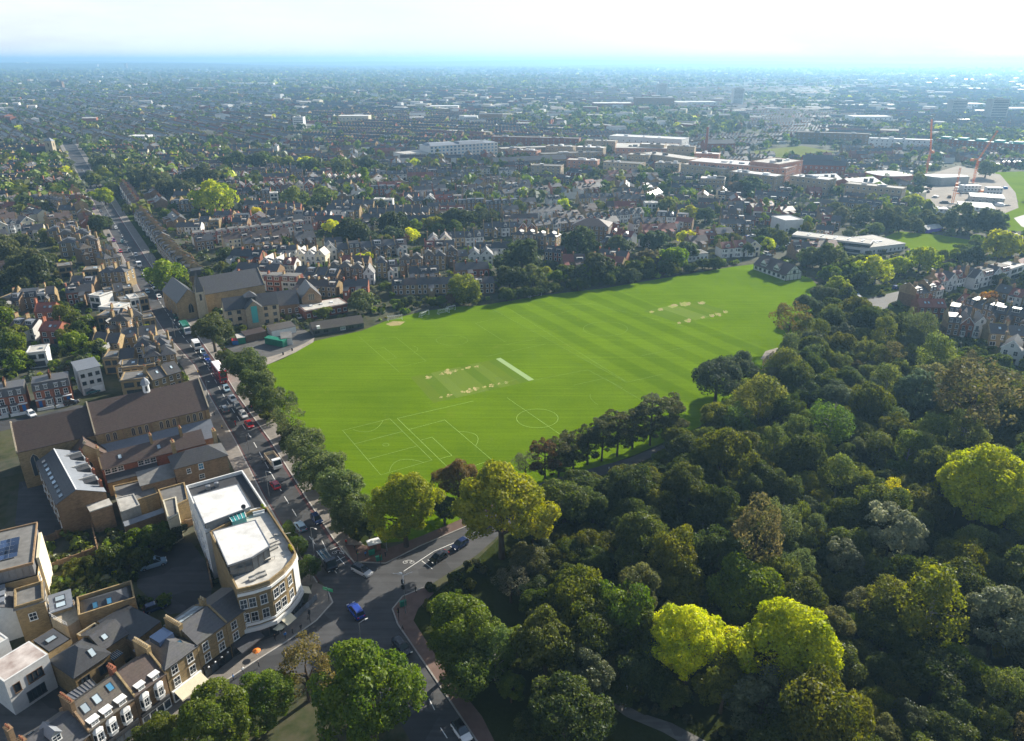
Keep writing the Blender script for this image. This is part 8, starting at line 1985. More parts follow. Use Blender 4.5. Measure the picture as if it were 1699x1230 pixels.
def lights(t, xf_, xb, y, z):
 for sy in (-1, 1):
  mb = cached('hl', lambda: (lambda m_: (m_.box(-.06, .05, -.2, .2, -.08, .08), m_.mesh('headlight'))[1])(MB())); obj('headlight', mb, M['lamp_glass'], t, (xf_, sy * y, z))
  mb = cached('tl', lambda: (lambda m_: (m_.box(-.05, .06, -.16, .16, -.1, .1), m_.mesh('tail_light'))[1])(MB())); obj('tail_light', mb, M['tail_red'], t, (xb, sy * y, z + .1))
def loft(mb, secs, mi=0):
 """secs: rings of equal length, joined and capped."""
 for a, b_ in zip(secs[:-1], secs[1:]): mb.hull(a, b_, mi, cap=False)
 mb.face(secs[0][::-1], mi); mb.face(secs[-1], mi)
def car_body(L, H, kind):
 mb = MB(); h = L / 2; zb = H * .60
 st = [(-h, .62, .42, zb * .86), (-h + .12, .80, .30, zb * .98), (-h + .9, .88, .25, zb), (h - 1.25, .88, .25, zb * .97), (h - .35, .82, .27, zb * .84), (h - .03, .66, .36, zb * .70)]
 loft(mb, [[(x, -w, z0), (x, w, z0), (x, w * 1.02, (z0 + z1) * .5), (x, w * .90, z1), (x, -w * .90, z1), (x, -w * 1.02, (z0 + z1) * .5)] for x, w, z0, z1 in st])
 return mb.mesh('body')
def car_cabin(L, H, kind):
 g_, r_ = MB(), MB(); h = L / 2; zb = H * .585
 x0 = -h + (.12 if kind != 'saloon' else .75); x1 = h - 1.05; rx0, rx1 = x0 + (.35 if kind != 'saloon' else .6), x1 - .85
 g_.hull([(x0, -.78, zb), (x1, -.78, zb), (x1, .78, zb), (x0, .78, zb)], [(rx0, -.6, H - .05), (rx1, -.6, H - .05), (rx1, .6, H - .05), (rx0, .6, H - .05)])
 r_.hull([(rx0 - .06, -.63, H - .06), (rx1 + .06, -.63, H - .06), (rx1 + .06, .63, H - .06), (rx0 - .06, .63, H - .06)], [(rx0 + .1, -.52, H), (rx1 - .1, -.52, H), (rx1 - .1, .52, H), (rx0 + .1, .52, H)])
 for xb, xt in ((x0, rx0), (x1, rx1), ((x0 + x1) / 2 - .2, (rx0 + rx1) / 2)):
  for sy in (-1, 1): r_.tube([(xb, sy * .80, zb), (xt, sy * .62, H - .03)], .045, 4)
 return g_.mesh('window'), r_.mesh('roof')
def at_road(px, py, ax):
 """Place at a pixel, heading along the pixel vector ax."""
 a, b_ = U(px - ax[0] / 2, py - ax[1] / 2), U(px + ax[0] / 2, py + ax[1] / 2); d = b_ - a
 p = U(px, py); p.z = .03
 return p, math.atan2(d.y, d.x)
VEH = []
def car(px, py, ax, col, kind, lab, name='parked_car', roofc=None, cat='car'):
 p, r = at_road(px, py, ax); t = thing(name, lab, cat, p, r, 'cars on the roads')
 L, H = {'hatch': (4.0, 1.48), 'saloon': (4.5, 1.44), 'suv': (4.6, 1.68), 'estate': (4.6, 1.5), 'van': (5.0, 1.95)}[kind]
 m = M[col + '_car_paint']
 def own(key, fn):
  b_ = cached(key, fn); k2 = (key, col)
  if k2 not in CACHE: c_ = b_.copy(); c_.materials.clear(); c_.materials.append(m); CACHE[k2] = c_
  return CACHE[k2]
 obj('body', own(('cb', kind), lambda: car_body(L, H, kind)), m, t)
 gm_, rm_ = cached(('cc', kind), lambda: car_cabin(L, H, kind)); obj('window', gm_, M['glass'], t); obj('roof', own(('cr', kind), lambda: rm_) if not roofc else rm_.copy(), M[roofc or col + '_car_paint'], t)
 wheels(t, (-L / 2 + .8, L / 2 - .85), .80); lights(t, L / 2 - .08, -L / 2 + .03, .58, H * .42)
 t.scale = (1.2,) * 3
 VEH.append((t, px, py)); return t
DN = (12, 16); UP = (-12, -16)
car(601, 951, (12, 6), 'silver', 'suv', 'silver car with a black roof turning at the junction', 'car', 'black_car_paint'); car(591, 1018, (-14, -18), 'blue', 'suv', 'bright blue car crossing the junction', 'car'); car(667, 1077, (22, 26), 'black', 'estate', 'black car on the lower road beside the huge plane tree', 'car'); car(766, 1218, (16, 22), 'white', 'hatch', 'white car at the bottom edge of the lower road', 'car', 'black_car_paint')
car(728, 928, (-22, 14), 'black', 'saloon', 'black saloon waiting on the right road', 'car'); car(763, 907, (-22, 14), 'navy', 'hatch', 'dark car half under the great yellow-topped plane tree', 'car'); car(499, 877, UP, 'pale_blue', 'hatch', 'blue-grey car beside the corner conifers', 'car'); car(526, 865, DN, 'navy', 'hatch', 'dark blue car by the red kerb line near the junction', 'car'); car(457, 808, UP, 'red', 'hatch', 'red hatchback behind the tipper lorry', 'car')
for px, py, c, k, l in [(376, 648, 'pale_blue', 'hatch', 'pale blue car first behind the red bus'), (386, 664, 'white', 'saloon', 'whitish saloon second behind the red bus'), (394, 677, 'grey', 'hatch', 'grey hatchback third behind the red bus'), (404, 691, 'silver', 'estate', 'silver estate car fourth behind the red bus'), (414, 707, 'red', 'saloon', 'red saloon at the tail of the queue behind the red bus')]: car(px, py, DN, c, k, l, 'car')
car(373, 682, UP, 'grey', 'suv', 'grey pick-up heading up the road past the queue', 'car')
for px, py, c, k, l in [(349, 608, 'navy', 'estate', 'dark car directly in front of the red bus'), (343, 597, 'blue', 'hatch', 'blue car second in front of the red bus'), (337, 587, 'pale_blue', 'hatch', 'blue-grey car behind the white box van'), (301, 541, 'silver', 'hatch', 'silver car ahead of the green lorry'), (293, 528, 'green', 'hatch', 'dark green car second ahead of the green lorry'), (287, 517, 'blue', 'suv', 'blue car third ahead of the green lorry'),
 (264, 494, 'white', 'saloon', 'white car at the end of the parked line near the roadside green tree'), (258, 483, 'silver', 'suv', 'silver car second in the parked line near the roadside green tree'), (253, 474, 'navy', 'hatch', 'dark car at the head of the parked line near the roadside green tree')]: car(px, py, DN, c, k, l)
for px, py, c, k, l in [(245, 486, 'pale_blue', 'hatch', 'pale car driving level with the parked line'), (240, 458, 'white', 'saloon', 'white car following the white van'), (203, 403, 'teal', 'hatch', 'dark teal car by the road bend'), (200, 419, 'red', 'hatch', 'dull red car parked at the bend by the villas'), (189, 401, 'purple', 'suv', 'plum-coloured car parked before the villas'), (181, 393, 'black', 'hatch', 'black car parked by the dark roadside tree'),
 (176, 360, 'grey', 'hatch', 'grey car beyond the dark roadside tree'), (156, 348, 'purple', 'hatch', 'plum car near the white lorry'), (132, 315, 'white', 'hatch', 'white car at the far side-road mouth'), (146, 319, 'navy', 'hatch', 'dark car past the far side road'), (141, 310, 'red', 'hatch', 'red car at the far crossing'), (135, 303, 'silver', 'hatch', 'silver car crossing at the far junction'), (130, 298, 'white', 'saloon', 'white car leading at the far junction'), (116, 284, 'red', 'hatch', 'red car by the far shopping parade'), (110, 274, 'red', 'suv', 'farthest red car on the main road'), (226, 425, 'silver', 'hatch', 'silver car ahead of the white van'), (214, 418, 'black', 'hatch', 'black car in the far lane at the bend'), (193, 380, 'white', 'hatch', 'white car past the bend'), (168, 352, 'grey', 'hatch', 'grey car right of the far white lorry'), (150, 326, 'blue', 'hatch', 'blue car above the far white lorry'), (122, 290, 'black', 'suv', 'black car by the far shopping parade')]: car(px, py, (8, 14), c, k, l)
for px, py, ax, c, k, l in [(255, 940, (30, -9), 'pale_blue', 'van', 'pale blue van parked in the back yard'), (258, 1011, (20, -8), 'navy', 'hatch', 'dark car parked under the round yard bush'), (155, 652, (14, -3), 'teal', 'hatch', 'teal car before the white three-storey block'), (119, 671, (12, -3), 'black', 'hatch', 'black car by the Victorian garden walls'), (53, 690, (10, 8), 'white', 'hatch', 'white car parked by the church chancel'), (496, 528, (8, 8), 'silver', 'hatch', 'silver car beside the chapel'), (462, 549, (12, -3), 'pale_blue', 'hatch', 'pale car behind the brown shed'),
 (1486, 479, (10, -3), 'blue', 'hatch', 'blue car on the right-hand road'), (1505, 477, (12, -4), 'white', 'van', 'white van on the right-hand road'), (1536, 471, (10, -4), 'silver', 'hatch', 'silver car parked by the upper right row'), (1576, 458, (10, -4), 'white', 'hatch', 'white car near the lawn-end tree'), (1420, 489, (8, 5), 'pale_blue', 'hatch', 'pale blue car at the start of the right-hand road'), (1426, 498, (8, 5), 'white', 'suv', 'white car parked at the wood end of the right-hand road'),
 (1263, 408, (9, 3), 'white', 'hatch', 'white car left of the school car park tree'), (1282, 413, (9, 3), 'navy', 'hatch', 'dark car first in the school car park row'), (1291, 413, (9, 3), 'white', 'saloon', 'white car second in the school car park row'), (1300, 409, (9, 3), 'silver', 'hatch', 'silver car third in the school car park row'), (1310, 408, (9, 3), 'white', 'suv', 'white car last in the school car park row'), (1240, 395, (9, -2), 'blue', 'hatch', 'blue car at the back of the school car park'), (1248, 393, (9, -2), 'silver', 'saloon', 'silver car at the back of the school car park'), (1272, 424, (12, 3), 'white', 'van', 'white van behind the timbered pavilion')]: car(px, py, ax, c, k, l)
def boxy(name, lab, px, py, ax, parts, wx, wy, cat, wr=1.35):
 p, r = at_road(px, py, ax); t = thing(name, lab, cat, p, r)
 for nm, secs, m in parts: mb = MB(); (loft(mb, secs) if isinstance(secs, list) else mb.box(*secs)); obj(nm, mb, M[m] if m in M else M[m + '_car_paint'], t)
 wheels(t, wx, wy, wr); t.scale = (1.17,) * 3; VEH.append((t, px, py)); return t
# double-decker bus, facing down the road
bw, bl, bh = 1.27, 5.3, 4.35
t = boxy('double_decker_bus', 'red double-decker bus with a white roof on the main road', 366, 628, DN, [('body', [[(x, -w, .3), (x, w, .3), (x, w, zt), (x, -w, zt)] for x, w, zt in ((-bl, 1.2, 4.1), (-bl + .2, bw, bh - .1), (bl - .5, bw, bh - .1), (bl, 1.15, 3.9))], 'bus_red'), ('roof', [[(x, -w, bh - .1), (x, w, bh - .1), (x, w * .85, bh + .02), (x, -w * .85, bh + .02)] for x, w in ((-bl + .2, 1.2), (bl - .7, 1.2))], 'white_paint')], (-3.2, 3.2), 1.1, 'bus', 1.5)
for z0, z1 in ((1.25, 2.05), (2.95, 3.75)):
 for sy in (-1, 1):
  for k in range(6): mb = MB(); mb.box(-bl + .5 + k * 1.62, -bl + 1.95 + k * 1.62, sy * (bw + .015) - .02, sy * (bw + .015) + .02, z0, z1); obj('window', mb, M['glass'], t)
 mb = MB(); mb.hull([(bl + .02, -1.0, z0 - .1), (bl + .05, -1.0, z0 - .1), (bl + .05, 1.0, z0 - .1), (bl + .02, 1.0, z0 - .1)], [(bl - .02, -1.0, z1), (bl + .02, -1.0, z1), (bl + .02, 1.0, z1), (bl - .02, 1.0, z1)]); obj('windscreen', mb, M['glass'], t)
mb = MB(); mb.box(bl - .01, bl + .05, -.8, .8, 2.3, 2.75); obj('destination_blind', mb, M['black_paint'], t); lights(t, bl + .03, -bl, .9, .75)
def lorry(name, lab, px, py, ax, box, cabm, boxm, open_=False):
 L, Wd, Hh = box; h = L / 2
 pr = [('cab', [[(x, -1.12, z0), (x, 1.12, z0), (x, 1.06, z1), (x, -1.06, z1)] for x, z0, z1 in ((h + .1, .5, 2.7), (h + 1.2, .5, 2.7), (h + 1.7, .5, 1.5), (h + 1.95, .55, 1.3))], cabm), ('chassis', (-h, h + .1, -.5, .5, .45, .8), 'black_paint')]
 if not open_: pr.append(('cargo_box', (-h, h, -Wd, Wd, .8, .8 + Hh), boxm))
 t = boxy(name, lab, px, py, ax, pr, (-h + .9, -h + 2.1, h + .8), Wd - .15, 'lorry')
 if open_:
  for q in ((-h, h, -Wd, -Wd + .1), (-h, h, Wd - .1, Wd), (-h, -h + .1, -Wd + .1, Wd - .1), (h - .1, h, -Wd + .1, Wd - .1)): mb = MB(); mb.box(*q, .82, .8 + Hh); obj('side_board', mb, M[boxm], t)
  mb = MB(); mb.box(-h + .1, h - .1, -Wd + .1, Wd - .1, .81, 1.0); obj('bed', mb, M['felt'], t)
 mb = MB(); mb.hull([(h + 1.72, -.95, 1.5), (h + 1.75, -.95, 1.5), (h + 1.75, .95, 1.5), (h + 1.72, .95, 1.5)], [(h + 1.22, -.9, 2.55), (h + 1.27, -.9, 2.55), (h + 1.27, .9, 2.55), (h + 1.22, .9, 2.55)]); obj('windscreen', mb, M['glass'], t); lights(t, h + 1.92, -h, .8, .85); return t
lorry('tipper_lorry', 'white tipper lorry with an open pale body on the main road', 453, 768, DN, (5.6, 1.25, 1.1), 'white', 'pale_timber', True); lorry('box_lorry', 'lorry with a big green box body and white cab', 308, 550, DN, (7.0, 1.25, 2.6), 'white', 'green'); lorry('box_van', 'white box van behind the green lorry', 326, 577, DN, (3.4, 1.1, 2.0), 'white', 'white'); lorry('box_lorry', 'white box lorry far up the main road', 146, 334, (8, 14), (6.5, 1.25, 2.6), 'navy', 'white'); lorry('white_van', 'white panel van heading down the main road', 231, 442, (9, 15), (3.2, 1.0, 1.5), 'white', 'white')
t = lorry('flatbed_truck', 'dark flatbed with a blue rack of pipes waiting at the lights', 541, 936, DN, (3.6, 1.0, .6), 'black', 'dark_frame', True)
for k in range(5): mb = MB(); mb.tube([(-2.4, -.8 + .4 * k, 2.0), (2.6, -.8 + .4 * k, 2.2)], .09, 5); obj('pipe', mb, M['blue_glass' if k % 2 else 'pale_glass'], t)
for sx in (-1.6, 1.5): mb = MB(); mb.tube([(sx, -.95, .9), (sx, -.95, 1.95), (sx, .95, 1.95), (sx, .95, .9)], .06, 5); obj('rack', mb, M['steel'], t)
# ------------------------------------------------------------------ street furniture, goals, screens
def post(name, lab, cat, px, py, h, arm=1.4, rot=0.0, head='lamp_glass', grp=None, m='steel'):
 t = thing(name, lab, cat, U(px, py), rot, grp); mb = MB(); mb.tube([(0, 0, 0), (0, 0, 1.2), (0, 0, 1.25), (0, 0, h)], [.14, .13, .09, .06], 8); obj('pole', mb, M[m], t)
 if arm: mb = MB(); mb.tube([(0, 0, h - .05), (arm * .6, 0, h + .15), (arm, 0, h + .12)], .05, 6); obj('arm', mb, M[m], t)
 mb = MB(); mb.hull([(arm - .1, -.14, h + .02), (arm + .6, -.1, h + .06), (arm + .6, .1, h + .06), (arm - .1, .14, h + .02)], [(arm, -.1, h + .2), (arm + .5, -.06, h + .18), (arm + .5, .06, h + .18), (arm, .1, h + .2)]); obj('lamp_head', mb, M[head], t); return t
LAMP = 'street lamps'
for px, py, r, l in [(347, 667, -30, 'beside the church front'), (415, 762, -30, 'at the hipped brick house'), (426, 678, 150, 'among the roadside trees'), (447, 824, -30, 'by the red hatchback'), (521, 921, -30, 'near the corner conifers'), (601, 1086, 40, 'over the lower road by the huge plane tree'), (642, 915, 200, 'beside the corner kiosk'), (247, 437, 150, 'nearest the terrace past the bend'), (254, 441, 150, 'before the roadside green tree'), (291, 560, -30, 'opposite the green lorry'), (1038, 1176, 90, 'with a pale head on the dark park path')]:
 post('street_lamp', 'grey street lamp ' + l, 'street lamp', px, py, 8 if px < 1000 else 5, 1.4 if px not in (642, 1038) else .2, rad(r), grp=LAMP)
t = post('camera_mast', 'tall pale mast with cross arms and signal heads on the junction corner', 'mast', 673, 1018, 10.5, .3, rad(160))
for z, r in ((10.3, 0), (10.2, 120), (10.1, 240)): mb = MB(); mb.tube([(0, 0, z), (2.4 * math.cos(rad(r)), 2.4 * math.sin(rad(r)), z - .3)], .05, 5); obj('arm', mb, M['white_paint'], t)
for z in (8.2, 6.8): mb = MB(); mb.box(-.3, .3, .1, .5, z, z + 1.0); obj('signal_head', mb, M['black_paint'], t)
def signal(px, py, rot, lab):
 t = thing('traffic_light', lab, 'traffic light', U(px, py), rot, 'traffic lights at the junction'); mb = MB(); mb.tube([(0, 0, 0), (0, 0, 3.4)], .07, 7); obj('pole', mb, M['black_paint'], t)
 mb = MB(); mb.box(-.2, .2, -.18, .12, 2.35, 3.5); hd = obj('signal_head', mb, M['black_paint'], t)
 for k, m in enumerate(('lamp_green', 'yellow_paint', 'tail_red')): mb = MB(); mb.tube([(0, -.185, 2.6 + .35 * k), (0, -.21, 2.6 + .35 * k)], .1, 8); obj('lens', mb, M[m], hd)
signal(594, 933, rad(60), 'traffic light on the red pavement by the field corner'); signal(662, 1031, rad(-60), 'traffic light on the rounded kerb below the tall mast'); signal(515, 1034, rad(150), 'traffic light before the curved corner building'); signal(573, 1098, rad(200), 'traffic light beside the thin brown street tree'); signal(632, 939, rad(20), 'traffic light next to the green cabinet')
t = thing('direction_sign', 'green direction sign on a post at the corner conifers', 'road sign', U(546, 998), rad(-20)); mb = MB(); mb.tube([(0, 0, 0), (0, 0, 3.6)], .07, 7); obj('pole', mb, M['black_paint'], t)
mb = MB(); mb.prism([(-1.2, -.04), (1.3, -.04), (1.3, .04), (-1.2, .04)], 2.9, 3.7); pl = obj('plate', mb, M['lamp_green'], t)
for k, (a, b_) in enumerate(((-1.0, -.2), (-.1, .5))): mb = MB(); mb.box(a, b_, -.055, -.045, 3.12 + .25 * k, 3.2 + .25 * k); obj('lettering', mb, M['white_paint'], pl)
mb = MB(); mb.box(-1.12, 1.22, -.05, -.042, 3.6, 3.65); obj('border', mb, M['white_paint'], pl)
o = U(621, 912); t = thing('kiosk', 'little brick kiosk with a white roof on the field corner', 'kiosk', o, rad(25)); mb = MB(); mb.box(-1.4, 1.4, -1.0, 1.0, 0, 2.2); obj('wall', mb, M['red_brick'], t); mb = MB(); mb.box(-1.6, 1.6, -1.2, 1.2, 2.2, 2.4); obj('roof', mb, M['white_paint'], t); mb = MB(); mb.box(-.4, .4, -1.03, -1, .2, 2.0); obj('door', mb, M['timber'], t)
for px, py, l in ((617, 921, 'green cabinet beside the brick kiosk'), (629, 931, 'low green cabinet at the kerb of the field corner'), (669, 1006, 'green cabinet at the foot of the tall mast')): t = thing('utility_cabinet', l, 'cabinet', U(px, py), rad(30)); mb = MB(); mb.box(-.7, .7, -.25, .25, 0, 1.399); obj('body', mb, M['green_paint'], t); mb = MB(); mb.box(-.75, .75, -.3, .3, 1.4, 1.47); obj('cap', mb, M['green_paint'], t)
a, b_ = U(472, 1046), U(526, 995); d = b_ - a; t = thing('hoarding', 'pale green hoarding along the terrace before the curved corner building', 'fence', a, math.atan2(d.y, d.x)); n = 12
for k in range(n): mb = MB(); mb.box(d.length * k / n + .02, d.length * (k + 1) / n - .02, -.04, .04, .1, 1.5); obj('panel', mb, M['pale_glass'] if False else M['lead'], t)
for k in range(n + 1): mb = MB(); mb.box(d.length * k / n - .05, d.length * k / n + .05, .05, .13, 0, 1.6); obj('post', mb, M['timber'], t)
def goal(px, py, w, rot, lab, h=2.3):
 t = thing('football_goal', lab, 'goal', U(px, py), rot, 'football goals along the field edge')
 mb = MB(); mb.tube([(-w / 2, 0, 0), (-w / 2, 0, h), (w / 2, 0, h), (w / 2, 0, 0)], .08, 6); obj('frame', mb, M['white_paint'], t); mb = MB()
 for sx in (-1, 1): mb.tube([(sx * w / 2, 0, h), (sx * w / 2, 1.0, h), (sx * w / 2, 2.0, .05), (sx * w / 2, 0, .05)], .05, 5)
 mb.tube([(-w / 2, 2, .05), (w / 2, 2, .05)], .05, 5); obj('back_frame', mb, M['white_paint'], t); mb = MB()
 for k in range(13): mb.tube([(-w / 2 + w * k / 12, 1.0, h), (-w / 2 + w * k / 12, 2.0, .05)], .018, 3)
 for k in range(5): mb.tube([(-w / 2, 1 + .25 * k, h * (1 - k / 4.2)), (w / 2, 1 + .25 * k, h * (1 - k / 4.2))], .018, 3)
 obj('net', mb, M['white_paint'], t)
goal(656, 532, 6.5, rad(20), 'white goal standing by the bare earth patch'); goal(706, 525, 5.5, rad(60), 'white goal turned sideways between the hedge and the pair'); goal(737, 521, 5.5, rad(35), 'nearer goal of the close pair by the hedge'); goal(749, 516, 4.5, rad(40), 'farther goal of the close pair by the hedge'); goal(889, 493, 7.0, rad(35), 'single white goal under the goal oak')
sheet('worn_patch', [(640, 538), (652, 533), (672, 534), (664, 540), (648, 541)], M['worn_earth'], .014)
for k, (px, py, l) in enumerate(((1268, 608, 'nearer pale sight screen at the wood edge'), (1278, 600, 'farther pale sight screen at the wood edge'))):
 t = thing('sight_screen', l, 'sight screen', U(px, py), rad(55))
 for i in range(6): mb = MB(); mb.box(-3 + i, -2.03 + i, -.05, .05, .6, 3.9); obj('board', mb, M['pale_pot'], t)
 mb = MB(); mb.tube([(-3, .1, .55), (3, .1, .55)], .08, 5); mb.tube([(-2.5, 1.2, .1), (-2.5, .1, 3.0)], .06, 5); mb.tube([(2.5, 1.2, .1), (2.5, .1, 3.0)], .06, 5); obj('frame', mb, M['timber'], t)
for px, py, l in ((470, 589, 'black litter bin farther along the field path'), (485, 582, 'black litter bin nearer the white store')): t = thing('litter_bin', l, 'bin', U(px, py)); mb = MB(); mb.tube([(0, 0, 0), (0, 0, .95), (0, 0, 1.1)], [.3, .34, .3], 10); obj('body', mb, M['black_paint'], t); mb = MB(); mb.tube([(0, 0, 1.1), (0, 0, 1.25)], [.36, .2], 10); obj('lid', mb, M['dark_frame'], t)
def para(px, py, c, lab):
 t = thing('parasol', lab, 'parasol', U(px, py, 0)); t.scale = (.6 if c == 'orange_paint' else 1,) * 3; mb = MB(); mb.tube([(0, 0, 0), (0, 0, 2.4)], .04, 6); obj('pole', mb, M['white_paint'], t); mb = MB(); n = 8
 mb.hull([(1.4 * math.cos(i * .7854), 1.4 * math.sin(i * .7854), 2.1) for i in range(n)], [(.05 * math.cos(i * .7854), .05 * math.sin(i * .7854), 2.7) for i in range(n)], cap=False); obj('canopy', mb, M[c], t)
para(427, 1088, 'orange_paint', 'small orange parasol outside the yellow brick end house'); para(346, 1158, 'orange_paint', 'orange parasol outside the cream awning'); para(465, 1052, 'canvas', 'cream parasol on the corner building terrace'); para(296, 603, 'canvas', 'wide cream parasol on the main road pavement')
# walls and hedges round the gardens near the junction
for i, (a, b_, l) in enumerate([((78, 902), (150, 868), 'ivy-topped'), ((152, 868), (168, 935), 'thin dark'), ((230, 902), (330, 868), 'long brown'), ((78, 950), (160, 920), 'lower brown'), ((338, 900), (352, 975), 'pale yard'), ((185, 925), (232, 905), 'short')]):
 A, Bp = U(*a), U(*b_); d = Bp - A; t = thing('garden_wall', l + ' brick garden wall behind the flat-roofed block and yard', 'wall', A, math.atan2(d.y, d.x)); n = max(1, int(d.length / 2.5))
 for k in range(n): mb = MB(); mb.box(d.length * k / n, d.length * (k + 1) / n - .02, -.12, .12, 0, 2.0 + .06 * (k % 2)); obj('panel', mb, M['brown_brick'], t)
 for k in range(n + 1): mb = MB(); mb.box(d.length * k / n - .2, d.length * k / n + .18, -.2, .2, 0, 2.25); obj('pier', mb, M['brown_brick'], t)
# ------------------------------------------------------------------ people: one skinned body in two strides
def body_mesh(s):
 V = [(0, 0, .92), (0, 0, 1.15), (0, .01, 1.38), (0, .01, 1.5), (0, .03, 1.62), (0, .03, 1.74), (.09, 0, .88), (.1, .12 * s, .48), (.1, .02 * s + .1 * s, .06), (.1, .22 * s, .04), (-.09, 0, .88), (-.1, -.1 * s, .48), (-.1, -.3 * s, .08), (-.1, -.16 * s, .04), (.19, 0, 1.38), (.24, -.08 * s, 1.12), (.23, .04 * s, .88), (-.19, 0, 1.38), (-.24, .08 * s, 1.12), (-.23, .16 * s, .88)]
 E = [(0, 1), (1, 2), (2, 3), (3, 4), (4, 5), (0, 6), (6, 7), (7, 8), (8, 9), (0, 10), (10, 11), (11, 12), (12, 13), (2, 14), (14, 15), (15, 16), (2, 17), (17, 18), (18, 19)]
 rr = [.14, .13, .14, .06, .10, .09, .10, .07, .05, .045, .10, .07, .05, .045, .065, .05, .04, .065, .05, .04]
 me = bpy.data.meshes.new('person'); me.from_pydata(V, E, []); o = bpy.data.objects.new('tmp', me); COL.objects.link(o); o.modifiers.new('s', 'SKIN'); o.modifiers.new('u', 'SUBSURF').levels = 1
 for i, v in enumerate(me.skin_vertices[0].data): v.radius = (rr[i] * (1.25 if i in (1, 2) else 1), rr[i]); v.use_root = i == 0
 dg = bpy.context.evaluated_depsgraph_get(); m2 = bpy.data.meshes.new_from_object(o.evaluated_get(dg)); bpy.data.objects.remove(o); bpy.data.meshes.remove(me)
 idx = []
 for p in m2.polygons: c = p.center; idx.append(0 if c.z < .9 else (1 if c.z < 1.5 and (c.z > .98 or abs(c.x) < .17) else (2 if c.z < 1.69 else 3)))
 m2.polygons.foreach_set('material_index', idx); return m2
BM = [body_mesh(1), body_mesh(.4)]
PC = {'yellow': 'yellow_paint', 'black': 'black_paint', 'blue': 'blue_paint', 'white': 'white_paint', 'red': 'red_plastic', 'grey': 'felt'}
def person(px, py, c, rot, lab, z=.15):
 me = BM[R.randrange(2)].copy(); [me.materials.append(M[m]) for m in ('black_paint', PC[c], 'skin', 'dark_frame')]
 p = U(px, py); p.z = z; o = bpy.data.objects.new('person', me); COL.objects.link(o); o.location = p; o.rotation_euler = (0, 0, rot); return props(o, lab, 'person', 'people on the pavements')
for px, py, c, r, l in [(369, 713, 'yellow', 2.2, 'person in a yellow jacket on the pavement by the church railings'), (356, 690, 'black', 5, 'person in dark clothes beside the church front'), (345, 660, 'black', 2, 'person in black at the lamp by the church'), (418, 680, 'red', 2, 'person in red under the roadside trees'), (304, 596, 'black', 2, 'person in black near the cream parasol'), (372, 640, 'grey', 1, 'person in grey passing the red bus'), (457, 1064, 'black', 1, 'person in black outside the corner shopfront'), (500, 1047, 'black', 4, 'dark-clothed person at the crossing before the corner building'), (368, 1148, 'grey', 1, 'person in grey near the cream awning'), (474, 1060, 'blue', 4, 'person in blue walking past the hoarding'), (589, 914, 'black', 3, 'person waiting by the field corner traffic light'), (404, 1118, 'white', 1, 'person in white outside the dark grey awning'), (1010, 783, 'white', 1, 'person in white walking on the park path'), (262, 500, 'red', 2, 'person in red by the second roadside shops'), (329, 622, 'yellow', 2, 'person in yellow opposite the red bus'), (548, 862, 'grey', 2, 'person in grey on the brick pavement under the roadside trees'), (486, 1053, 'black', 2, 'person in black by the terrace hoarding gate'), (512, 1030, 'grey', 5, 'person in grey standing at the signal post'), (607, 925, 'blue', 1, 'person in blue left of the brick kiosk'), (640, 925, 'black', 4, 'person in black right of the brick kiosk'), (668, 1046, 'grey', 2, 'person in grey on the red kerb below the tall mast'), (690, 984, 'black', 1, 'person in black on the verge behind the tall mast'), (388, 1130, 'blue', 5, 'person in blue before the public house lamps'), (430, 1108, 'black', 2, 'person in black between parasol and kerb'), (575, 905, 'red', 3, 'person in red on the brick pavement by the cycle box'), (436, 770, 'black', 2, 'person in black level with the tipper lorry')]: person(px, py, c, r, l)
p, r = at_road(391, 706, DN); t = thing('motorcycle', 'dark motorcycle riding down the main road', 'motorcycle', p, r)
for x in (-.65, .65): mb = MB(); mb.tube([(x, -.07, .32), (x, .07, .32)], .32, 12); obj('wheel', mb, M['rubber'], t)
mb = MB(); loft(mb, [[(x, -w, z0), (x, w, z0), (x, w * .8, z1), (x, -w * .8, z1)] for x, w, z0, z1 in ((-.8, .1, .6, .8), (-.2, .18, .35, .8), (.3, .2, .4, .95), (.6, .1, .6, .9))]); obj('body', mb, M['red_car_paint'], t); mb = MB(); mb.tube([(.55, -.38, 1.0), (.5, 0, 1.05), (.55, .38, 1.0)], .03, 5); obj('handlebar', mb, M['steel'], t)
q = person(391, 706, 'red', r - math.pi / 2, 'person in red riding the dark motorcycle', .25)
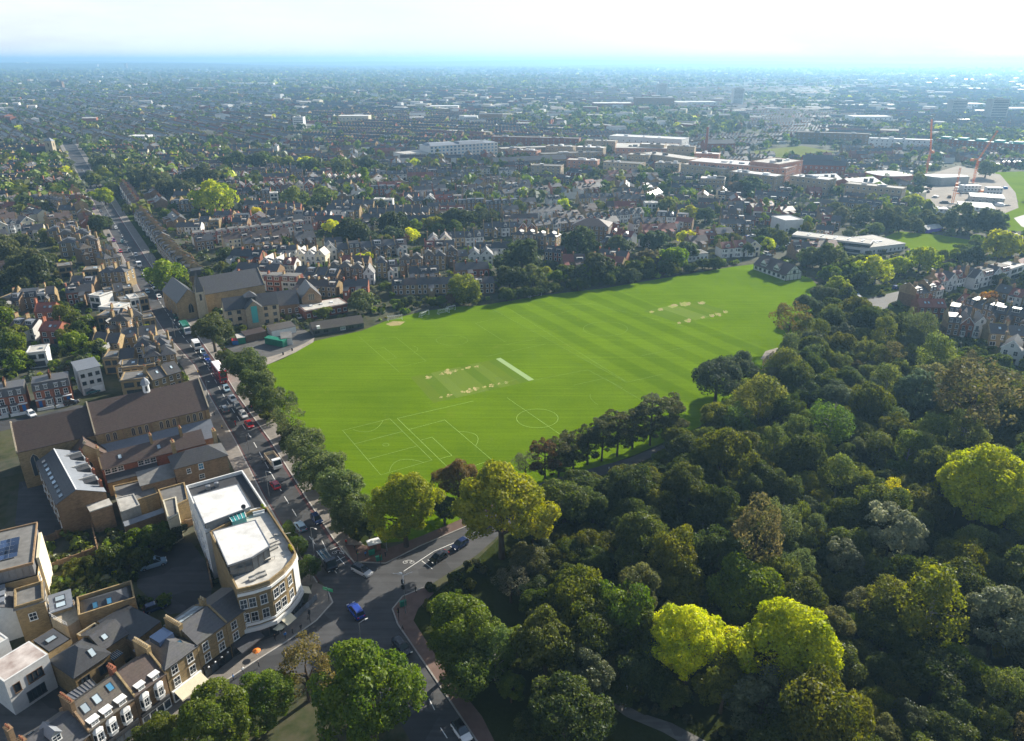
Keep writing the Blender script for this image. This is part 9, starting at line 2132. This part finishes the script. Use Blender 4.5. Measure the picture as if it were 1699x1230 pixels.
# ------------------------------------------------------------------ labels for the many trees: by look, then by the nearest thing one can find
LM = [(px, py, lm) for o, px, py, r_, d, lm in TREES if lm] + [(380, 500, 'the spired church'), (230, 680, 'the cupola church'), (560, 545, 'the clubhouse'), (1290, 447, 'the timbered pavilion'), (1380, 410, 'the long school'), (770, 250, 'the glazed office block'), (1230, 290, 'the pink hospital wing'), (980, 390, 'the mansion block'), (85, 250, 'the church tower'), (620, 450, 'the tall white gable'), (415, 385, 'the red-attic terrace'), (1020, 365, 'the white gabled terrace'), (450, 315, 'the red gabled terrace'), (700, 298, 'the long back terrace'), (110, 405, 'the villas by the bend'), (60, 660, 'the Victorian pairs'), (157, 630, 'the white block'), (40, 515, 'the left gardens pair'), (1620, 480, 'the red-roofed right row'), (1050, 310, 'the estate courts'), (1536, 285, 'the left crane'), (1614, 300, 'the right crane'), (1580, 335, 'the short crane'), (140, 790, 'the brick workshop'), (290, 920, 'the back yard'), (1268, 603, 'the sight screens'), (705, 520, 'the goals'), (960, 690, 'the centre circle end'), (1215, 165, 'the pale tower')]
def auto(items):
 keys = {}
 for o, px, py, d in items:
  x, y, n_ = min(LM, key=lambda q: (q[0] - px) ** 2 + 2.2 * (q[1] - py) ** 2 if (q[0] - px) ** 2 + (q[1] - py) ** 2 > 4 else 1e9)
  dx, dy = px - x, (py - y) * 1.4
  keys.setdefault((d, ('right of' if dx > 0 else 'left of') if abs(dx) > abs(dy) else ('behind' if dy < 0 else 'in front of'), n_), []).append((dx * dx + dy * dy, id(o), o))
 for (d, rel, n_), v in keys.items():
  v.sort()
  for i, q in enumerate(v): q[2]['label'] = (d if len(v) == 1 else ORD[i] + ' ' + d) + ' ' + rel + ' ' + n_
fe = {f_[5] for f_ in FEATURE}
items = []
for o, px, py, r_, d, lm in TREES:
 if d in fe or 'pine' in d or 'leafless' in d: o['label'] = d
 else: items.append((o, px, py, d))
auto(items); auto(AUTO)
# ------------------------------------------------------------------ the air
hz = MB(); hz.box(-24000, 24000, -500, 24500, -1.0, 165.0)
hb = NB('haze_air')
pv = hb.n('ShaderNodeVolumePrincipled')
pv.inputs['Color'].default_value = (0.36, 0.66, 1.0, 1)
pv.inputs['Density'].default_value = HAZE
pv.inputs['Anisotropy'].default_value = 0.35
hb.l(pv.outputs[0], hb.out.inputs['Volume'])
obj('haze', hz, hb.m, kind='stuff')
